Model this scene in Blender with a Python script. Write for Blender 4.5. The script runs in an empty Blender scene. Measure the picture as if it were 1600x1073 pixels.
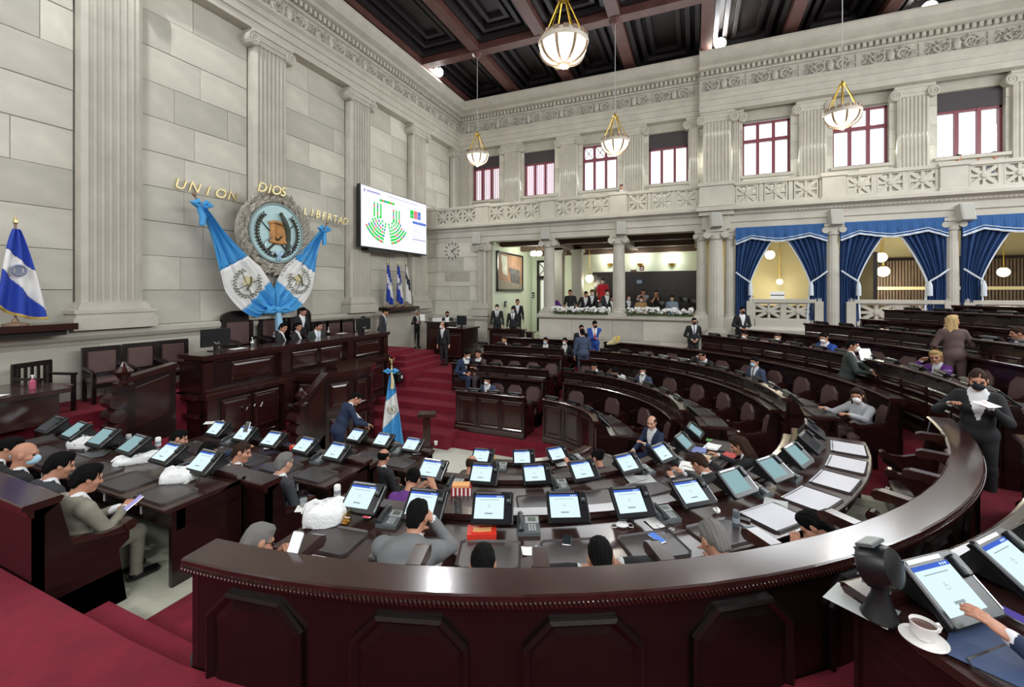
import bpy, math, random
import numpy as np
from mathutils import Matrix, Vector, Euler
random.seed(7)
C = bpy.context.scene.collection
PI = math.pi
def R(a): return math.radians(a)
# ---------------------------------------------------------------- camera, light, exposure
S = 1.15                                   # plan unit -> metres
YAW = R(23.05); cT, sT = math.cos(YAW), math.sin(YAW)
EYE = 3.5 * S
scn = bpy.context.scene
cd = bpy.data.cameras.new('camera'); cam = bpy.data.objects.new('camera', cd); C.objects.link(cam)
cd.sensor_width = 36; cd.lens = 670 / 1600 * 36; cd.shift_y = -81.5 / 1600; cd.clip_start = .05; cd.clip_end = 200
cam.location = (0, 0, EYE); cam.rotation_euler = (PI / 2, 0, YAW)
scn.camera = cam
scn.view_settings.view_transform = 'Standard'; scn.view_settings.look = 'None'
scn.view_settings.gamma = 1; scn.view_settings.use_curve_mapping = False
scn.view_settings.exposure = 0.25
W = bpy.data.worlds.new('sky'); scn.world = W; W.use_nodes = True
W.node_tree.nodes['Background'].inputs[0].default_value = (.86, .93, 1, 1)
W.node_tree.nodes['Background'].inputs[1].default_value = 2.2
def area(name, loc, rot, sx, sy, power, col=(1, 1, 1), shape='RECTANGLE', spread=180):
    l = bpy.data.lights.new(name, 'AREA'); l.shape = shape; l.size = sx
    if shape == 'RECTANGLE': l.size_y = sy
    l.energy = power; l.color = col; l.spread = R(spread)
    o = bpy.data.objects.new(name, l); o.location = loc; o.rotation_euler = rot; C.objects.link(o); return o
# added fill lamps at the windowless, unseen walls behind and right of the camera
area('fill_lamp_back', (0, -5.3, 9.6), (R(68), 0, 0), 20, 2.4, 900, (.93, .97, 1))
area('fill_lamp_right', (11.6, 6.5, 9.6), (R(68), 0, R(90)), 20, 2.4, 1500, (.93, .97, 1))
area('clerestory_daylight_gallery', (0, 18.5, 9.6), (R(-75), 0, 0), 17, 1.7, 500, (.93, .97, 1))  # added lamp just inside the gallery windows, strengthening their daylight

# ---------------------------------------------------------------- helpers
def lin(c):
    return tuple((x / 255 / 12.92) if x / 255 <= .04045 else ((x / 255 + .055) / 1.055) ** 2.4 for x in c)
def ray(u, v):                              # direction of a point of the 1600x1073 frame, per metre of depth
    return (u - 800) / 670, (455 - v) / 670
def atz(u, v, z):                           # point of the horizontal plane at height z (metres)
    q, w = ray(u, v); Y = (z - EYE) / w; X = q * Y
    return Vector((X * cT - Y * sT, X * sT + Y * cT, z))
def aty(u, v, y):                           # point of the plane y = const (parallel to the gallery wall)
    q, w = ray(u, v); Y = y / (q * sT + cT)
    return Vector(((q * cT - sT) * Y, y, EYE + w * Y))
def atx(u, v, x):                           # point of the plane x = const (parallel to the dais wall)
    q, w = ray(u, v); Y = x / (q * cT - sT)
    return Vector((x, (q * sT + cT) * Y, EYE + w * Y))
_M = {}
def mat(name, rgb, rough=.5, metal=0, var=0, vs=4, bump=0, bs=40, rnd=0, emit=0, ecol=None, coat=0, stretch=None, spec=None, alpha=None):
    if name in _M: return _M[name]
    m = bpy.data.materials.new(name); m.use_nodes = True; nt = m.node_tree; n = nt.nodes; b = n['Principled BSDF']
    col = lin(rgb) + (1,)
    b.inputs['Base Color'].default_value = col; b.inputs['Roughness'].default_value = rough; b.inputs['Metallic'].default_value = metal
    if spec is not None: b.inputs['Specular IOR Level'].default_value = spec
    if coat: b.inputs['Coat Weight'].default_value = coat; b.inputs['Coat Roughness'].default_value = .12
    if emit: b.inputs['Emission Color'].default_value = (lin(ecol) if ecol else col[:3]) + (1,); b.inputs['Emission Strength'].default_value = emit
    if var or bump:
        tc = n.new('ShaderNodeTexCoord'); src = tc.outputs['Object']
        if stretch:
            mp = n.new('ShaderNodeMapping'); mp.inputs['Scale'].default_value = stretch; nt.links.new(src, mp.inputs[0]); src = mp.outputs[0]
    link = None
    if var:
        t = n.new('ShaderNodeTexNoise'); t.inputs['Scale'].default_value = vs; t.inputs['Detail'].default_value = 5; nt.links.new(src, t.inputs['Vector'])
        r = n.new('ShaderNodeMapRange'); r.inputs['From Min'].default_value = .3; r.inputs['From Max'].default_value = .7
        r.inputs['To Min'].default_value = 1 - var; r.inputs['To Max'].default_value = 1 + var; nt.links.new(t.outputs[0], r.inputs[0]); link = r.outputs[0]
    if rnd:
        oi = n.new('ShaderNodeObjectInfo'); r2 = n.new('ShaderNodeMapRange'); r2.inputs['To Min'].default_value = 1 - rnd; r2.inputs['To Max'].default_value = 1 + rnd * .6
        nt.links.new(oi.outputs['Random'], r2.inputs[0])
        if link:
            mu = n.new('ShaderNodeMath'); mu.operation = 'MULTIPLY'; nt.links.new(link, mu.inputs[0]); nt.links.new(r2.outputs[0], mu.inputs[1]); link = mu.outputs[0]
        else: link = r2.outputs[0]
    if link:
        vm = n.new('ShaderNodeVectorMath'); vm.operation = 'SCALE'; vm.inputs[0].default_value = col[:3]
        nt.links.new(link, vm.inputs['Scale']); nt.links.new(vm.outputs[0], b.inputs['Base Color'])
    if bump:
        t2 = n.new('ShaderNodeTexNoise'); t2.inputs['Scale'].default_value = bs; t2.inputs['Detail'].default_value = 4; nt.links.new(src, t2.inputs['Vector'])
        bp = n.new('ShaderNodeBump'); bp.inputs['Strength'].default_value = bump; bp.inputs['Distance'].default_value = .02
        nt.links.new(t2.outputs[0], bp.inputs['Height']); nt.links.new(bp.outputs[0], b.inputs['Normal'])
    if alpha is not None: b.inputs['Alpha'].default_value = alpha
    _M[name] = m; return m
def glow(name, rgb, k):
    if name in _M: return _M[name]
    m = bpy.data.materials.new(name); m.use_nodes = True; nt = m.node_tree; nt.nodes.clear()
    e = nt.nodes.new('ShaderNodeEmission'); e.inputs[0].default_value = lin(rgb) + (1,); e.inputs[1].default_value = k
    o = nt.nodes.new('ShaderNodeOutputMaterial'); nt.links.new(e.outputs[0], o.inputs[0]); _M[name] = m; return m
def glass(name, tint, fac=.12):             # thin pane: mostly see-through, a little gloss
    if name in _M: return _M[name]
    m = bpy.data.materials.new(name); m.use_nodes = True; nt = m.node_tree; nt.nodes.clear()
    a = nt.nodes.new('ShaderNodeBsdfTransparent'); a.inputs[0].default_value = lin(tint) + (1,)
    g = nt.nodes.new('ShaderNodeBsdfGlossy'); g.inputs['Roughness'].default_value = .05
    x = nt.nodes.new('ShaderNodeMixShader'); x.inputs[0].default_value = fac
    o = nt.nodes.new('ShaderNodeOutputMaterial'); nt.links.new(a.outputs[0], x.inputs[1]); nt.links.new(g.outputs[0], x.inputs[2]); nt.links.new(x.outputs[0], o.inputs[0])
    _M[name] = m; return m

def tag(o, label=None, cat=None, group=None, kind=None):
    if label: o['label'] = label
    if cat: o['category'] = cat
    if group: o['group'] = group
    if kind: o['kind'] = kind
    return o
def thing(name, label, cat, loc=(0, 0, 0), rz=0, group=None, rot=None):
    o = bpy.data.objects.new(name, None); C.objects.link(o); o.location = loc
    o.rotation_euler = rot if rot is not None else (0, 0, rz); o.empty_display_size = .1
    return tag(o, label, cat, group)
def inst(name, me, parent=None, M=None, kind=None):   # an object on shared mesh data
    o = bpy.data.objects.new(name, me); C.objects.link(o)
    if parent is not None: o.parent = parent
    if M is not None: o.matrix_local = M
    if kind: o['kind'] = kind
    return o
def frame(o, x, y, z):                       # matrix from origin and axes
    m = Matrix.Identity(4)
    for i, a in enumerate((x, y, z)):
        for j in range(3): m[j][i] = a[j]
    for j in range(3): m[j][3] = o[j]
    return m
def TR(x, y, z, rz=0, rx=0, ry=0): return Matrix.Translation((x, y, z)) @ Euler((rx, ry, rz)).to_matrix().to_4x4()

class MB:
    def __init__(s, k=1.0, M=None): s.v = []; s.f = []; s.mi = []; s.k = k; s.c = 0; s.M = M
    def add(s, vs, fs, M=None):
        M = M or s.M; n = len(s.v)
        if M is not None: vs = [M @ Vector(p) for p in vs]
        s.v.extend((p[0], p[1], p[2]) for p in vs)
        for f in fs: s.f.append([i + n for i in f]); s.mi.append(s.c)
        return s
    def box(s, x0, x1, y0, y1, z0, z1, M=None):
        return s.add([(x, y, z) for z in (z0, z1) for y in (y0, y1) for x in (x0, x1)],
                     [(0, 2, 3, 1), (4, 5, 7, 6), (0, 1, 5, 4), (2, 6, 7, 3), (0, 4, 6, 2), (1, 3, 7, 5)], M)
    def cbox(s, x0, x1, y0, y1, z0, z1, b=.01, M=None):   # box with bevelled vertical-and-top edges
        def rg(i, z): return [(x0 + i + (b if e else 0), y0 + i, z) if 0 else p for p, e in ()]
        def loop(i, z):
            a0, a1, c0, c1 = x0 + i, x1 - i, y0 + i, y1 - i
            return [(a0 + b, c0, z), (a1 - b, c0, z), (a1, c0 + b, z), (a1, c1 - b, z), (a1 - b, c1, z), (a0 + b, c1, z), (a0, c1 - b, z), (a0, c0 + b, z)]
        return s.rings([loop(b * .6, z0), loop(0, z0 + b * .6), loop(0, z1 - b * .6), loop(b * .6, z1)], M=M)
    def rings(s, rs, closed=True, caps=True, M=None):
        n = len(rs[0]); vs = [p for r in rs for p in r]; fs = []
        for i in range(len(rs) - 1):
            for j in range(n if closed else n - 1):
                k = (j + 1) % n; fs.append((i * n + j, i * n + k, (i + 1) * n + k, (i + 1) * n + j))
        if caps and closed: fs.append(tuple(range(n))[::-1]); fs.append(tuple(range((len(rs) - 1) * n, len(rs) * n)))
        return s.add(vs, fs, M)
    def prism(s, poly, z0, z1, M=None): return s.rings([[(x, y, z0) for x, y in poly], [(x, y, z1) for x, y in poly]], M=M)
    def lathe(s, prof, n=16, M=None, c=(0, 0)):
        return s.rings([[(c[0] + r * math.cos(2 * PI * i / n), c[1] + r * math.sin(2 * PI * i / n), z) for i in range(n)] for r, z in prof], M=M)
    def tube(s, path, r, n=6, M=None):
        P = [Vector(p) for p in path]; rs = []; up = None
        for i, p in enumerate(P):
            d = (P[min(i + 1, len(P) - 1)] - P[max(i - 1, 0)]).normalized()
            if up is None: up = Vector((0, 0, 1)) if abs(d.z) < .9 else Vector((1, 0, 0))
            a = (up - d * up.dot(d)).normalized(); b = d.cross(a); up = a
            rr = r[i] if isinstance(r, (list, tuple)) else r
            rs.append([p + (a * math.cos(2 * PI * j / n) + b * math.sin(2 * PI * j / n)) * rr for j in range(n)])
        return s.rings(rs, M=M)
    def ball(s, c, r, n=10, m=6, M=None):
        rx, ry, rz = r if isinstance(r, (tuple, list)) else (r, r, r)
        rs = []
        for i in range(m + 1):
            t = PI * i / m; st = max(math.sin(t), .02)
            rs.append([(c[0] + rx * st * math.cos(2 * PI * j / n), c[1] + ry * st * math.sin(2 * PI * j / n), c[2] - rz * math.cos(t)) for j in range(n)])
        return s.rings(rs, M=M)
    def quad(s, a, b, c, d, M=None): return s.add([a, b, c, d], [(0, 1, 2, 3)], M)
    def sweep(s, path, prof, M=None):
        """path: [(x,y,nx,ny)], prof: closed loop of (offset along n, z)"""
        return s.rings([[(x + nx * d, y + ny * d, z) for d, z in prof] for x, y, nx, ny in path], M=M)
    def mesh(s, name, mats, smooth=False, off=None):
        me = bpy.data.meshes.new(name); k = s.k
        o = off or (0, 0, 0)
        me.from_pydata([(p[0] * k - o[0], p[1] * k - o[1], p[2] * k - o[2]) for p in s.v], [], s.f)
        for m in (mats if isinstance(mats, (list, tuple)) else [mats]): me.materials.append(m)
        if any(s.mi): me.polygons.foreach_set('material_index', s.mi)
        import bmesh
        bm = bmesh.new(); bm.from_mesh(me); bmesh.ops.recalc_face_normals(bm, faces=bm.faces); bm.to_mesh(me); bm.free()
        if smooth:
            me.polygons.foreach_set('use_smooth', [True] * len(me.polygons))
            try: me.set_sharp_from_angle(angle=R(40))
            except Exception: pass
        me.update(); return me
    def build(s, name, mats, parent=None, off=None, smooth=False, kind=None, M=None, label=None):
        o = inst(name, s.mesh(name, mats, smooth, off), parent, M, kind)
        if label: o['label'] = label
        return o
def letter_mesh(txt, size, mt, ext=.004, shear=0):
    cu = bpy.data.curves.new('lettering', 'FONT'); cu.body = txt; cu.size = size; cu.extrude = ext; cu.align_x = 'CENTER'; cu.align_y = 'CENTER'; cu.shear = shear; cu.resolution_u = 3
    q = bpy.data.objects.new('lettering', cu); C.objects.link(q); bpy.context.view_layer.update()
    me = bpy.data.meshes.new_from_object(q.evaluated_get(bpy.context.evaluated_depsgraph_get())); bpy.data.objects.remove(q)
    me.materials.clear(); me.materials.append(mt); return me
def copy_tree(o, parent=None):
    c = o.copy(); C.objects.link(c)
    if parent is not None: c.parent = parent; c.matrix_parent_inverse = o.matrix_parent_inverse
    for ch in list(o.children): copy_tree(ch, c)
    return c
# ---------------------------------------------------------------- materials
STONE = mat('stone', (196, 193, 180), .8, var=.1, vs=1.6, bump=.25, bs=30, rnd=.2)
STONE2 = mat('carved_stone', (184, 180, 168), .8, var=.09, vs=2.2, bump=.2, bs=40)
STONED = mat('dark_stone_joint', (168, 165, 152), .85, var=.08)
STONEW = mat('wreath_stone', (170, 164, 152), .8, var=.12, vs=6, bump=.3, bs=50)
WOOD = mat('mahogany', (31, 14, 13), .26, var=.3, vs=3, coat=.35, stretch=(1, 1, 9))
WOOD2 = mat('mahogany_edge', (48, 23, 20), .2, var=.25, vs=5, coat=.5, stretch=(3, 3, 3))
WOODT = mat('worktop_wood', (52, 31, 28), .25, var=.2, vs=4, coat=.4)
WOODB = mat('black_wood', (22, 11, 11), .3, var=.25, vs=4, coat=.2)
PAD = mat('leather_writing_pad', (66, 60, 60), .3, var=.1, vs=8)
LEATHER = mat('brown_leather', (88, 66, 64), .38, var=.12, vs=6, bump=.15, bs=90)
RED = mat('red_carpet', (124, 22, 43), .95, var=.16, vs=5, bump=.4, bs=400)
CREAM = mat('cream_floor', (196, 196, 176), .75, var=.09, vs=2.5, bump=.1, bs=90)
CEIL = mat('ceiling_wood', (34, 27, 31), .6, var=.25, vs=2)
BEAM = mat('beam_wood', (92, 58, 53), .5, var=.2, vs=3)
FRAMEW = mat('window_frame', (120, 52, 62), .5)
SHADE = mat('window_shade', (62, 56, 58), .7)
GOLD = mat('gold', (206, 190, 142), .35, .9)
BRASS = mat('brass_rod', (214, 178, 70), .35, .9)
BRONZE = mat('lamp_bronze', (138, 116, 96), .5, .4)
BLACK = mat('black_plastic', (24, 25, 27), .32)
GREYP = mat('grey_plastic', (92, 97, 99), .4)
LGREY = mat('light_grey_plastic', (176, 180, 178), .4)
SILVER = mat('silver', (190, 192, 195), .25, .9)
WHITE = mat('white_paint', (235, 235, 230), .6)
PAPER = mat('paper', (240, 240, 236), .7)
PALEG = mat('pale_green_wall', (218, 226, 204), .8)
YELLOWW = mat('cream_wall', (232, 222, 176), .8)
BLUEC = mat('blue_velvet', (28, 60, 106), .85, var=.12, vs=3)
SKYBLUE = mat('flag_sky_blue', (70, 155, 214), .7, var=.05)
FWHITE = mat('flag_white', (228, 228, 226), .75, var=.04)
NAVYB = mat('flag_blue', (30, 62, 166), .7)
DARKF = mat('emblem_dark', (52, 50, 40), .7)
GREENL = mat('leaf_green', (72, 92, 48), .7, var=.3, vs=20)
GLASSW = glass('window_glass', (250, 252, 255))
CLEAR = glass('clear_plastic', (232, 236, 238), .12)
SCRW = glow('screen_white', (212, 234, 240), 1.0)
SCRB = glow('screen_blue', (70, 105, 205), .9)
SCRG = glow('screen_grey', (150, 165, 170), .9)
LAMPG = glow('lamp_glass', (255, 246, 222), 1.5)
FLOODG = glow('floodlight_glass', (255, 255, 255), 30)
SUIT = {'black': (30, 31, 34), 'charcoal': (52, 54, 58), 'grey': (112, 113, 114), 'greybeige': (132, 128, 114), 'navy': (36, 48, 76), 'blue': (38, 76, 158),
        'beige': (168, 166, 138), 'purple': (98, 48, 128), 'white': (222, 224, 226), 'red': (186, 30, 42), 'tan': (184, 152, 108), 'lightblue': (160, 180, 205),
        'lightgrey': (170, 172, 176), 'brown': (86, 68, 64), 'pink': (226, 178, 190), 'slate': (62, 74, 98), 'green': (52, 62, 58), 'flower': (60, 40, 52), 'print': (72, 56, 60)}
def cloth(c): return mat('cloth_' + c, SUIT[c], .85, var=.1, vs=9, bump=.15, bs=200)
SKIN = [mat('skin_light', (206, 158, 132), .55), mat('skin_medium', (184, 132, 106), .55), mat('skin_tan', (158, 108, 84), .55)]
HAIR = {'black': mat('hair_black', (11, 10, 10), .75, bump=.5, bs=120, spec=.12), 'brown': mat('hair_brown', (52, 36, 28), .75, spec=.15, bump=.5, bs=120), 'grey': mat('hair_grey', (112, 110, 106), .8, bump=.5, bs=120), 'blonde': mat('hair_blonde', (178, 148, 96), .5, bump=.5, bs=120)}
EYE_M = mat('eye', (30, 22, 20), .2)
LIP = mat('lips', (150, 88, 80), .5)
MASKW = mat('mask_white', (236, 236, 234), .8); MASKB = mat('mask_blue', (168, 205, 225), .8); MASKK = mat('mask_black', (22, 24, 30), .8)
SHOE = mat('shoe_leather', (22, 20, 20), .3)
# ---------------------------------------------------------------- room shell (plan units, scaled by S)
OX, OY = -3.04, 7.14                        # focus of the hemicycle
XA, YB, YU = -9.55, 14.05, 16.3             # dais wall, lower gallery wall, upper gallery wall
ZARCH, ZTOP = 9.5, 11.6
def RB(): return MB(S)
def stru(m, name, mats, smooth=False): return m.build(name, mats, kind='structure', smooth=smooth)
m = RB(); m.box(-12, 10.5, -5, 19, -.2, 0); stru(m, 'floor', CREAM)
m = RB(); m.box(10.5, 10.9, -5, 19, 0, ZTOP); stru(m, 'wall_right', STONE2)
m = RB(); m.box(-10, 10.9, -5.4, -5, 0, ZTOP); stru(m, 'wall_back', STONE2)

# stones: one shared unit block with chamfered face, scaled per stone
_b = MB(); _b.rings([[(0, 0, 0), (1, 0, 0), (1, 0, 1), (0, 0, 1)], [(0, .8, 0), (1, .8, 0), (1, .8, 1), (0, .8, 1)], [(.005, 1, .01), (.995, 1, .01), (.995, 1, .99), (.005, 1, .99)]])
STONE_ME = _b.mesh('stone', STONE)
def stones(parent, o, ax, ay, u0, u1, z0, z1, h, lmin, lmax, dep, seed, jit=.012):
    """courses of blocks on a wall: o = origin (plan units), ax = along, ay = outwards"""
    rg = random.Random(seed); nr = max(1, round((z1 - z0) / h)); hh = (z1 - z0) / nr
    for r in range(nr):
        u = u0; first = True
        while u < u1 - .05:
            l = rg.uniform(lmin, lmax)
            if first: l *= rg.uniform(.4, 1); first = False
            if u1 - u - l < lmin * .4: l = u1 - u
            l = min(l, u1 - u)
            d = dep + rg.uniform(0, jit); g = .0022
            M = frame([S * (o[0] + ax[0] * (u + g)), S * (o[1] + ax[1] * (u + g)), S * (z0 + r * hh + g)],
                      [S * (l - 2 * g) * a for a in ax] + [0], [S * d * a for a in ay] + [0], (0, 0, S * (hh - 2 * g)))
            inst('stone', STONE_ME, parent, M); u += l
m = RB(); m.box(-10, XA - .05, -5, 16.9, 0, ZTOP); m.box(XA - .05, XA + .1, -5, YB, 0, 2.62)
wall_left = stru(m, 'wall_left', [STONED])
PIL_Y = [-1.85, 1.16, 4.17, 7.19, 10.21, 13.23, 16.1]
for i in range(6): stones(wall_left, (XA - .05, 0), (0, 1), (1, 0), PIL_Y[i] + .45, PIL_Y[i + 1] - .45, 2.86, ZARCH, .66, .9, 1.9, .05, 10 + i)
stones(wall_left, (XA + .09, 0), (0, 1), (1, 0), -3, YB, 1.3, 2.6, .65, 1.6, 2.6, .02, 31, .004)
m = RB(); pth = [(XA + .1, -5, 1, 0), (XA + .1, YB, 1, 0)]
m.sweep(pth, [(-.1, 2.6), (.02, 2.6), (.05, 2.66), (.1, 2.7), (.14, 2.76), (.14, 2.84), (.1, 2.86), (-.1, 2.86)]); stru(m, 'trim_1', STONE2)

def pilaster(label, c, ax, ay, w, d, z0, z1, capw=None, base=True, nfl=7):
    """fluted Ionic pilaster; c on the wall face, ax along wall, ay outwards (plan units)"""
    loc = (c[0] * S, c[1] * S, z0 * S); t = thing('pilaster', label, 'pilaster', loc)
    Mx = frame((0, 0, 0), (ax[0] * S, ax[1] * S, 0), (ay[0] * S, ay[1] * S, 0), (0, 0, S))
    H = z1 - z0; bh = .46 if base else .12; ch = .3
    fl = [(-w / 2, 0), (-w / 2, d * .8)]; e = w * .07; step = (w - 2 * e) / nfl
    for i in range(nfl):
        a = -w / 2 + e + i * step + step * .15; b = a + step * .7
        fl += [(a, d)] + [((a + b) / 2 - (b - a) / 2 * math.cos(PI * k / 4), d - math.sin(PI * k / 4) * step * .36) for k in (1, 2, 3)] + [(b, d)]
    fl += [(w / 2, d * .8), (w / 2, 0)]
    m = MB(); m.rings([[(x, y, bh) for x, y in fl], [(x, y, H - ch) for x, y in fl]], M=Mx); m.build('shaft', STONE2, t)
    m = MB()
    if base:
        for a, z, zz, g in ((.16, 0, .2, 0), (.12, .2, .27, 0), (.15, .27, .33, 0), (.07, .33, .4, 0), (.04, .4, .46, 0)): m.box(-w / 2 - a, w / 2 + a, 0, d + a * .8, z, zz, Mx)
    else: m.box(-w / 2 - .03, w / 2 + .03, 0, d + .03, 0, .12, Mx)
    m.build('base', STONE2, t)
    m = MB(); m.box(-w / 2 - .03, w / 2 + .03, 0, d + .02, H - ch, H - ch + .1, Mx); m.box(-w / 2 - .1, w / 2 + .1, 0, d + .09, H - .07, H, Mx); m.box(-w / 2 - .03, w / 2 + .03, 0, d + .05, H - ch + .1, H - .07, Mx)
    cap = m.build('capital', STONE2, t)
    for sx in (-1, 1):
        m = MB(); cx, cz, r = sx * (w / 2 + .06), H - ch + .08, .15
        m.rings([[(cx + r * math.cos(2 * PI * j / 14), y, cz + r * math.sin(2 * PI * j / 14)) for j in range(14)] for y in (0, d + .06)], M=Mx)
        sp = [(cx + rr * math.cos(a * sx), d + .07, cz + rr * math.sin(a)) for k in range(22) for a, rr in [(PI / 2 + k * .62, r * (1 - k / 24))]]
        m.tube(sp, .014, 4, M=Mx); m.build('volute', STONE2, cap)
    return t
PL = ['fluted stone pilaster at the near end of the dais wall', 'fluted stone pilaster beyond the near end of the dais wall', 'tall fluted stone pilaster left of UNION, beside the fringed flag on its shelf',
      'tall fluted stone pilaster under the word DIOS behind the wreath', 'tall fluted stone pilaster just left of the wall screen', 'tall fluted stone pilaster behind the right end of the wall screen']
for i in range(1, 6): pilaster(PL[i], (XA, PIL_Y[i]), (0, 1), (1, 0), .86, .25, 2.86, ZARCH)
pilaster('narrow stone pilaster in the corner of the two walls above the gallery', (XA, 16.0), (0, 1), (1, 0), .6, .22, 6.0, ZARCH, base=False)

# entablatures
ENT = [(0, ZARCH), (.3, ZARCH), (.3, ZARCH + .16), (.34, ZARCH + .17), (.34, ZARCH + .36), (.38, ZARCH + .37), (.38, ZARCH + .5), (.47, ZARCH + .56), (.47, ZARCH + .62), (.26, ZARCH + .63), (.26, 10.6), (.34, 10.62), (.34, 10.66),
       (.34, 10.8), (.56, 10.84), (.62, 10.9), (.8, 10.96), (.8, 11.06), (.86, 11.12), (.92, 11.22), (.92, 11.27), (0, 11.6)]
def scroll_mesh():
    m = MB(); rg = random.Random(5); L = 1.3; h = .46
    for q in range(2):
        sx = 1 if q == 0 else -1; cx, cz = L * (.27 if q == 0 else .73), h * .5
        sp = [(cx + sx * r * math.cos(a), -.015, cz + r * math.sin(a)) for k in range(26) for a, r in [(k * .42 - PI, .2 * (1 - k / 30))]]
        m.tube(sp, [.04 * (1 - k / 40) for k in range(26)], 5)
        for k in range(9):
            a = k * .7; r = .13 + .06 * (k % 2); x, z = cx + sx * r * math.cos(a), cz + r * math.sin(a)
            d = .055; m.ball((x, -.01, z), (d * rg.uniform(.7, 1.3), .03, d * rg.uniform(.5, .9)), 6, 4)
    m.tube([(.02, -.01, .04), (.3, -.01, .02), (.62, -.01, h - .05), (.95, -.01, .03), (L - .02, -.01, .05)], .022, 5)
    for k in range(46):
        a = rg.uniform(0, PI); l = rg.uniform(.04, .08); x, z = rg.uniform(.04, L - .04), rg.uniform(.05, h - .05); m.tube([(x - l * math.cos(a), 0, z - l * math.sin(a)), (x, -.02, z), (x + l * math.cos(a + .7), -.005, z + l * math.sin(a + .7))], [.012, .026, .008], 4)
    m.ball((L / 2, -.02, h / 2), (.1, .04, .17), 8, 5); m.tube([(L - .01, -.005, .02), (L - .01, -.005, h - .02)], .014, 4)
    m.v = [(S * x, S * y * 1.9, S * z) for x, y, z in m.v]
    return m.mesh('frieze_panel', STONE2)
SCROLL = scroll_mesh()
def entablature(name, c, ax, ay, L, step=None):
    m = RB(); p = lambda u, d: (c[0] + ax[0] * u + ay[0] * d, c[1] + ax[1] * u + ay[1] * d)
    x0, y0 = p(0, 0); x1, y1 = p(L, 0)
    m.sweep([(x0, y0) + tuple(ay), (x1, y1) + tuple(ay)], ENT); e = stru(m, name, STONE2)
    m = RB(); Mx = frame((c[0], c[1], 0), (ax[0], ax[1], 0), (ay[0], ay[1], 0), (0, 0, 1)); k = 0; u = .05
    while u < L - .1: m.box(u, u + .085, .3, .46, 10.67, 10.8, Mx); u += .15
    m.build('dentils', STONE2, e, kind='stuff')
    n = int(L / 1.32)
    for i in range(n):
        x, y = p(.1 + i * (L - .2) / n, .26); inst('frieze_panel', SCROLL, e, frame((x * S, y * S, 10.13 * S), tuple(ax) + (0,), (-ay[0], -ay[1], 0), (0, 0, 1)))
    return e
entablature('trim_2', (XA, -5), (0, 1), (1, 0), 21.3)
entablature('trim_3', (XA, YU), (1, 0), (0, -1), 9.7)
entablature('trim_4', (.15, YU - .22), (1, 0), (0, -1), 10.35)

# ceiling with beams and stepped coffers
m = RB(); m.box(-10, 10.9, -5.4, 16.9, 11.95, 12.2); ceil = stru(m, 'ceiling', CEIL)
BX = [-8.9, -6.66, -4.4, -2.13, .35, 2.7, 5.1, 7.5, 9.9]; BY = [-4, 1.58, 7.14, 12.7]
for x in BX: m = RB(); m.box(x - .17, x + .17, -5, 16.3, 11.42, 11.95); m.build('beam', BEAM, ceil)
for y in BY: m = RB(); m.box(-9.6, 10.5, y - .17, y + .17, 11.4, 11.94); m.build('beam', BEAM, ceil)
BYE = BY + [16.6]
for i in range(len(BX) - 1):
    for j in range(len(BYE) - 1):
        if j == 0: continue
        x0, x1, y0, y1 = BX[i] + .2, BX[i + 1] - .2, BYE[j] + .2, BYE[j + 1] - .2; m = RB()
        for s_, zz in ((.0, 11.62), (.28, 11.72), (.56, 11.82)):
            a0, a1, b0, b1 = x0 + s_, x1 - s_, y0 + s_, y1 - s_; w = .13
            m.box(a0, a1, b0, b0 + w, zz, 11.95); m.box(a0, a1, b1 - w, b1, zz, 11.95); m.box(a0, a0 + w, b0 + w, b1 - w, zz, 11.95); m.box(a1 - w, a1, b0 + w, b1 - w, zz, 11.95)
        m.build('coffer', CEIL, ceil)
for x in (-6.66, -2.13, 2.7, 7.5):
    for y in (7.14, 12.7):
        m = RB(); m.lathe([(.02, 11.28), (.1, 11.3), (.16, 11.36), (.2, 11.41)], 10, c=(x, y)); m.build('boss', BEAM, ceil)

# upper gallery wall with windows
WINS = [(-8.78, -7.5, 8.76, 9.15), (-6.41, -5.09, 8.7, 9.1), (-3.98, -2.66, 9.1, 9.1), (-1.53, -.21, 8.68, 9.15), (1.49, 2.86, 9.15, 9.15), (3.99, 5.38, 9.15, 9.15), (6.48, 7.93, 8.72, 9.2), (9.0, 10.2, 9.1, 9.1)]
m = RB(); xs = XA - .3
for a, b, t, tt in WINS: m.box(xs, a, YU, YU + .4, 5.9, 11.6); m.box(a, b, YU, YU + .4, 5.9, 7.35); m.box(a, b, YU, YU + .4, tt + .05, 11.6); xs = b
m.box(xs, 10.9, YU, YU + .4, 5.9, 11.6); wup = stru(m, 'wall_gallery', STONED)
ws = XA
for i, (a, b, t, tt) in enumerate(WINS):
    if a - ws > .2: stones(wup, (0, YU), (1, 0), (0, -1), ws, a, 6.1, 9.45, .55, .5, 1.1, .02, 50 + i)
    stones(wup, (0, YU), (1, 0), (0, -1), a, b, 6.1, 7.3, .6, .6, 1.1, .02, 70 + i); ws = b
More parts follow.
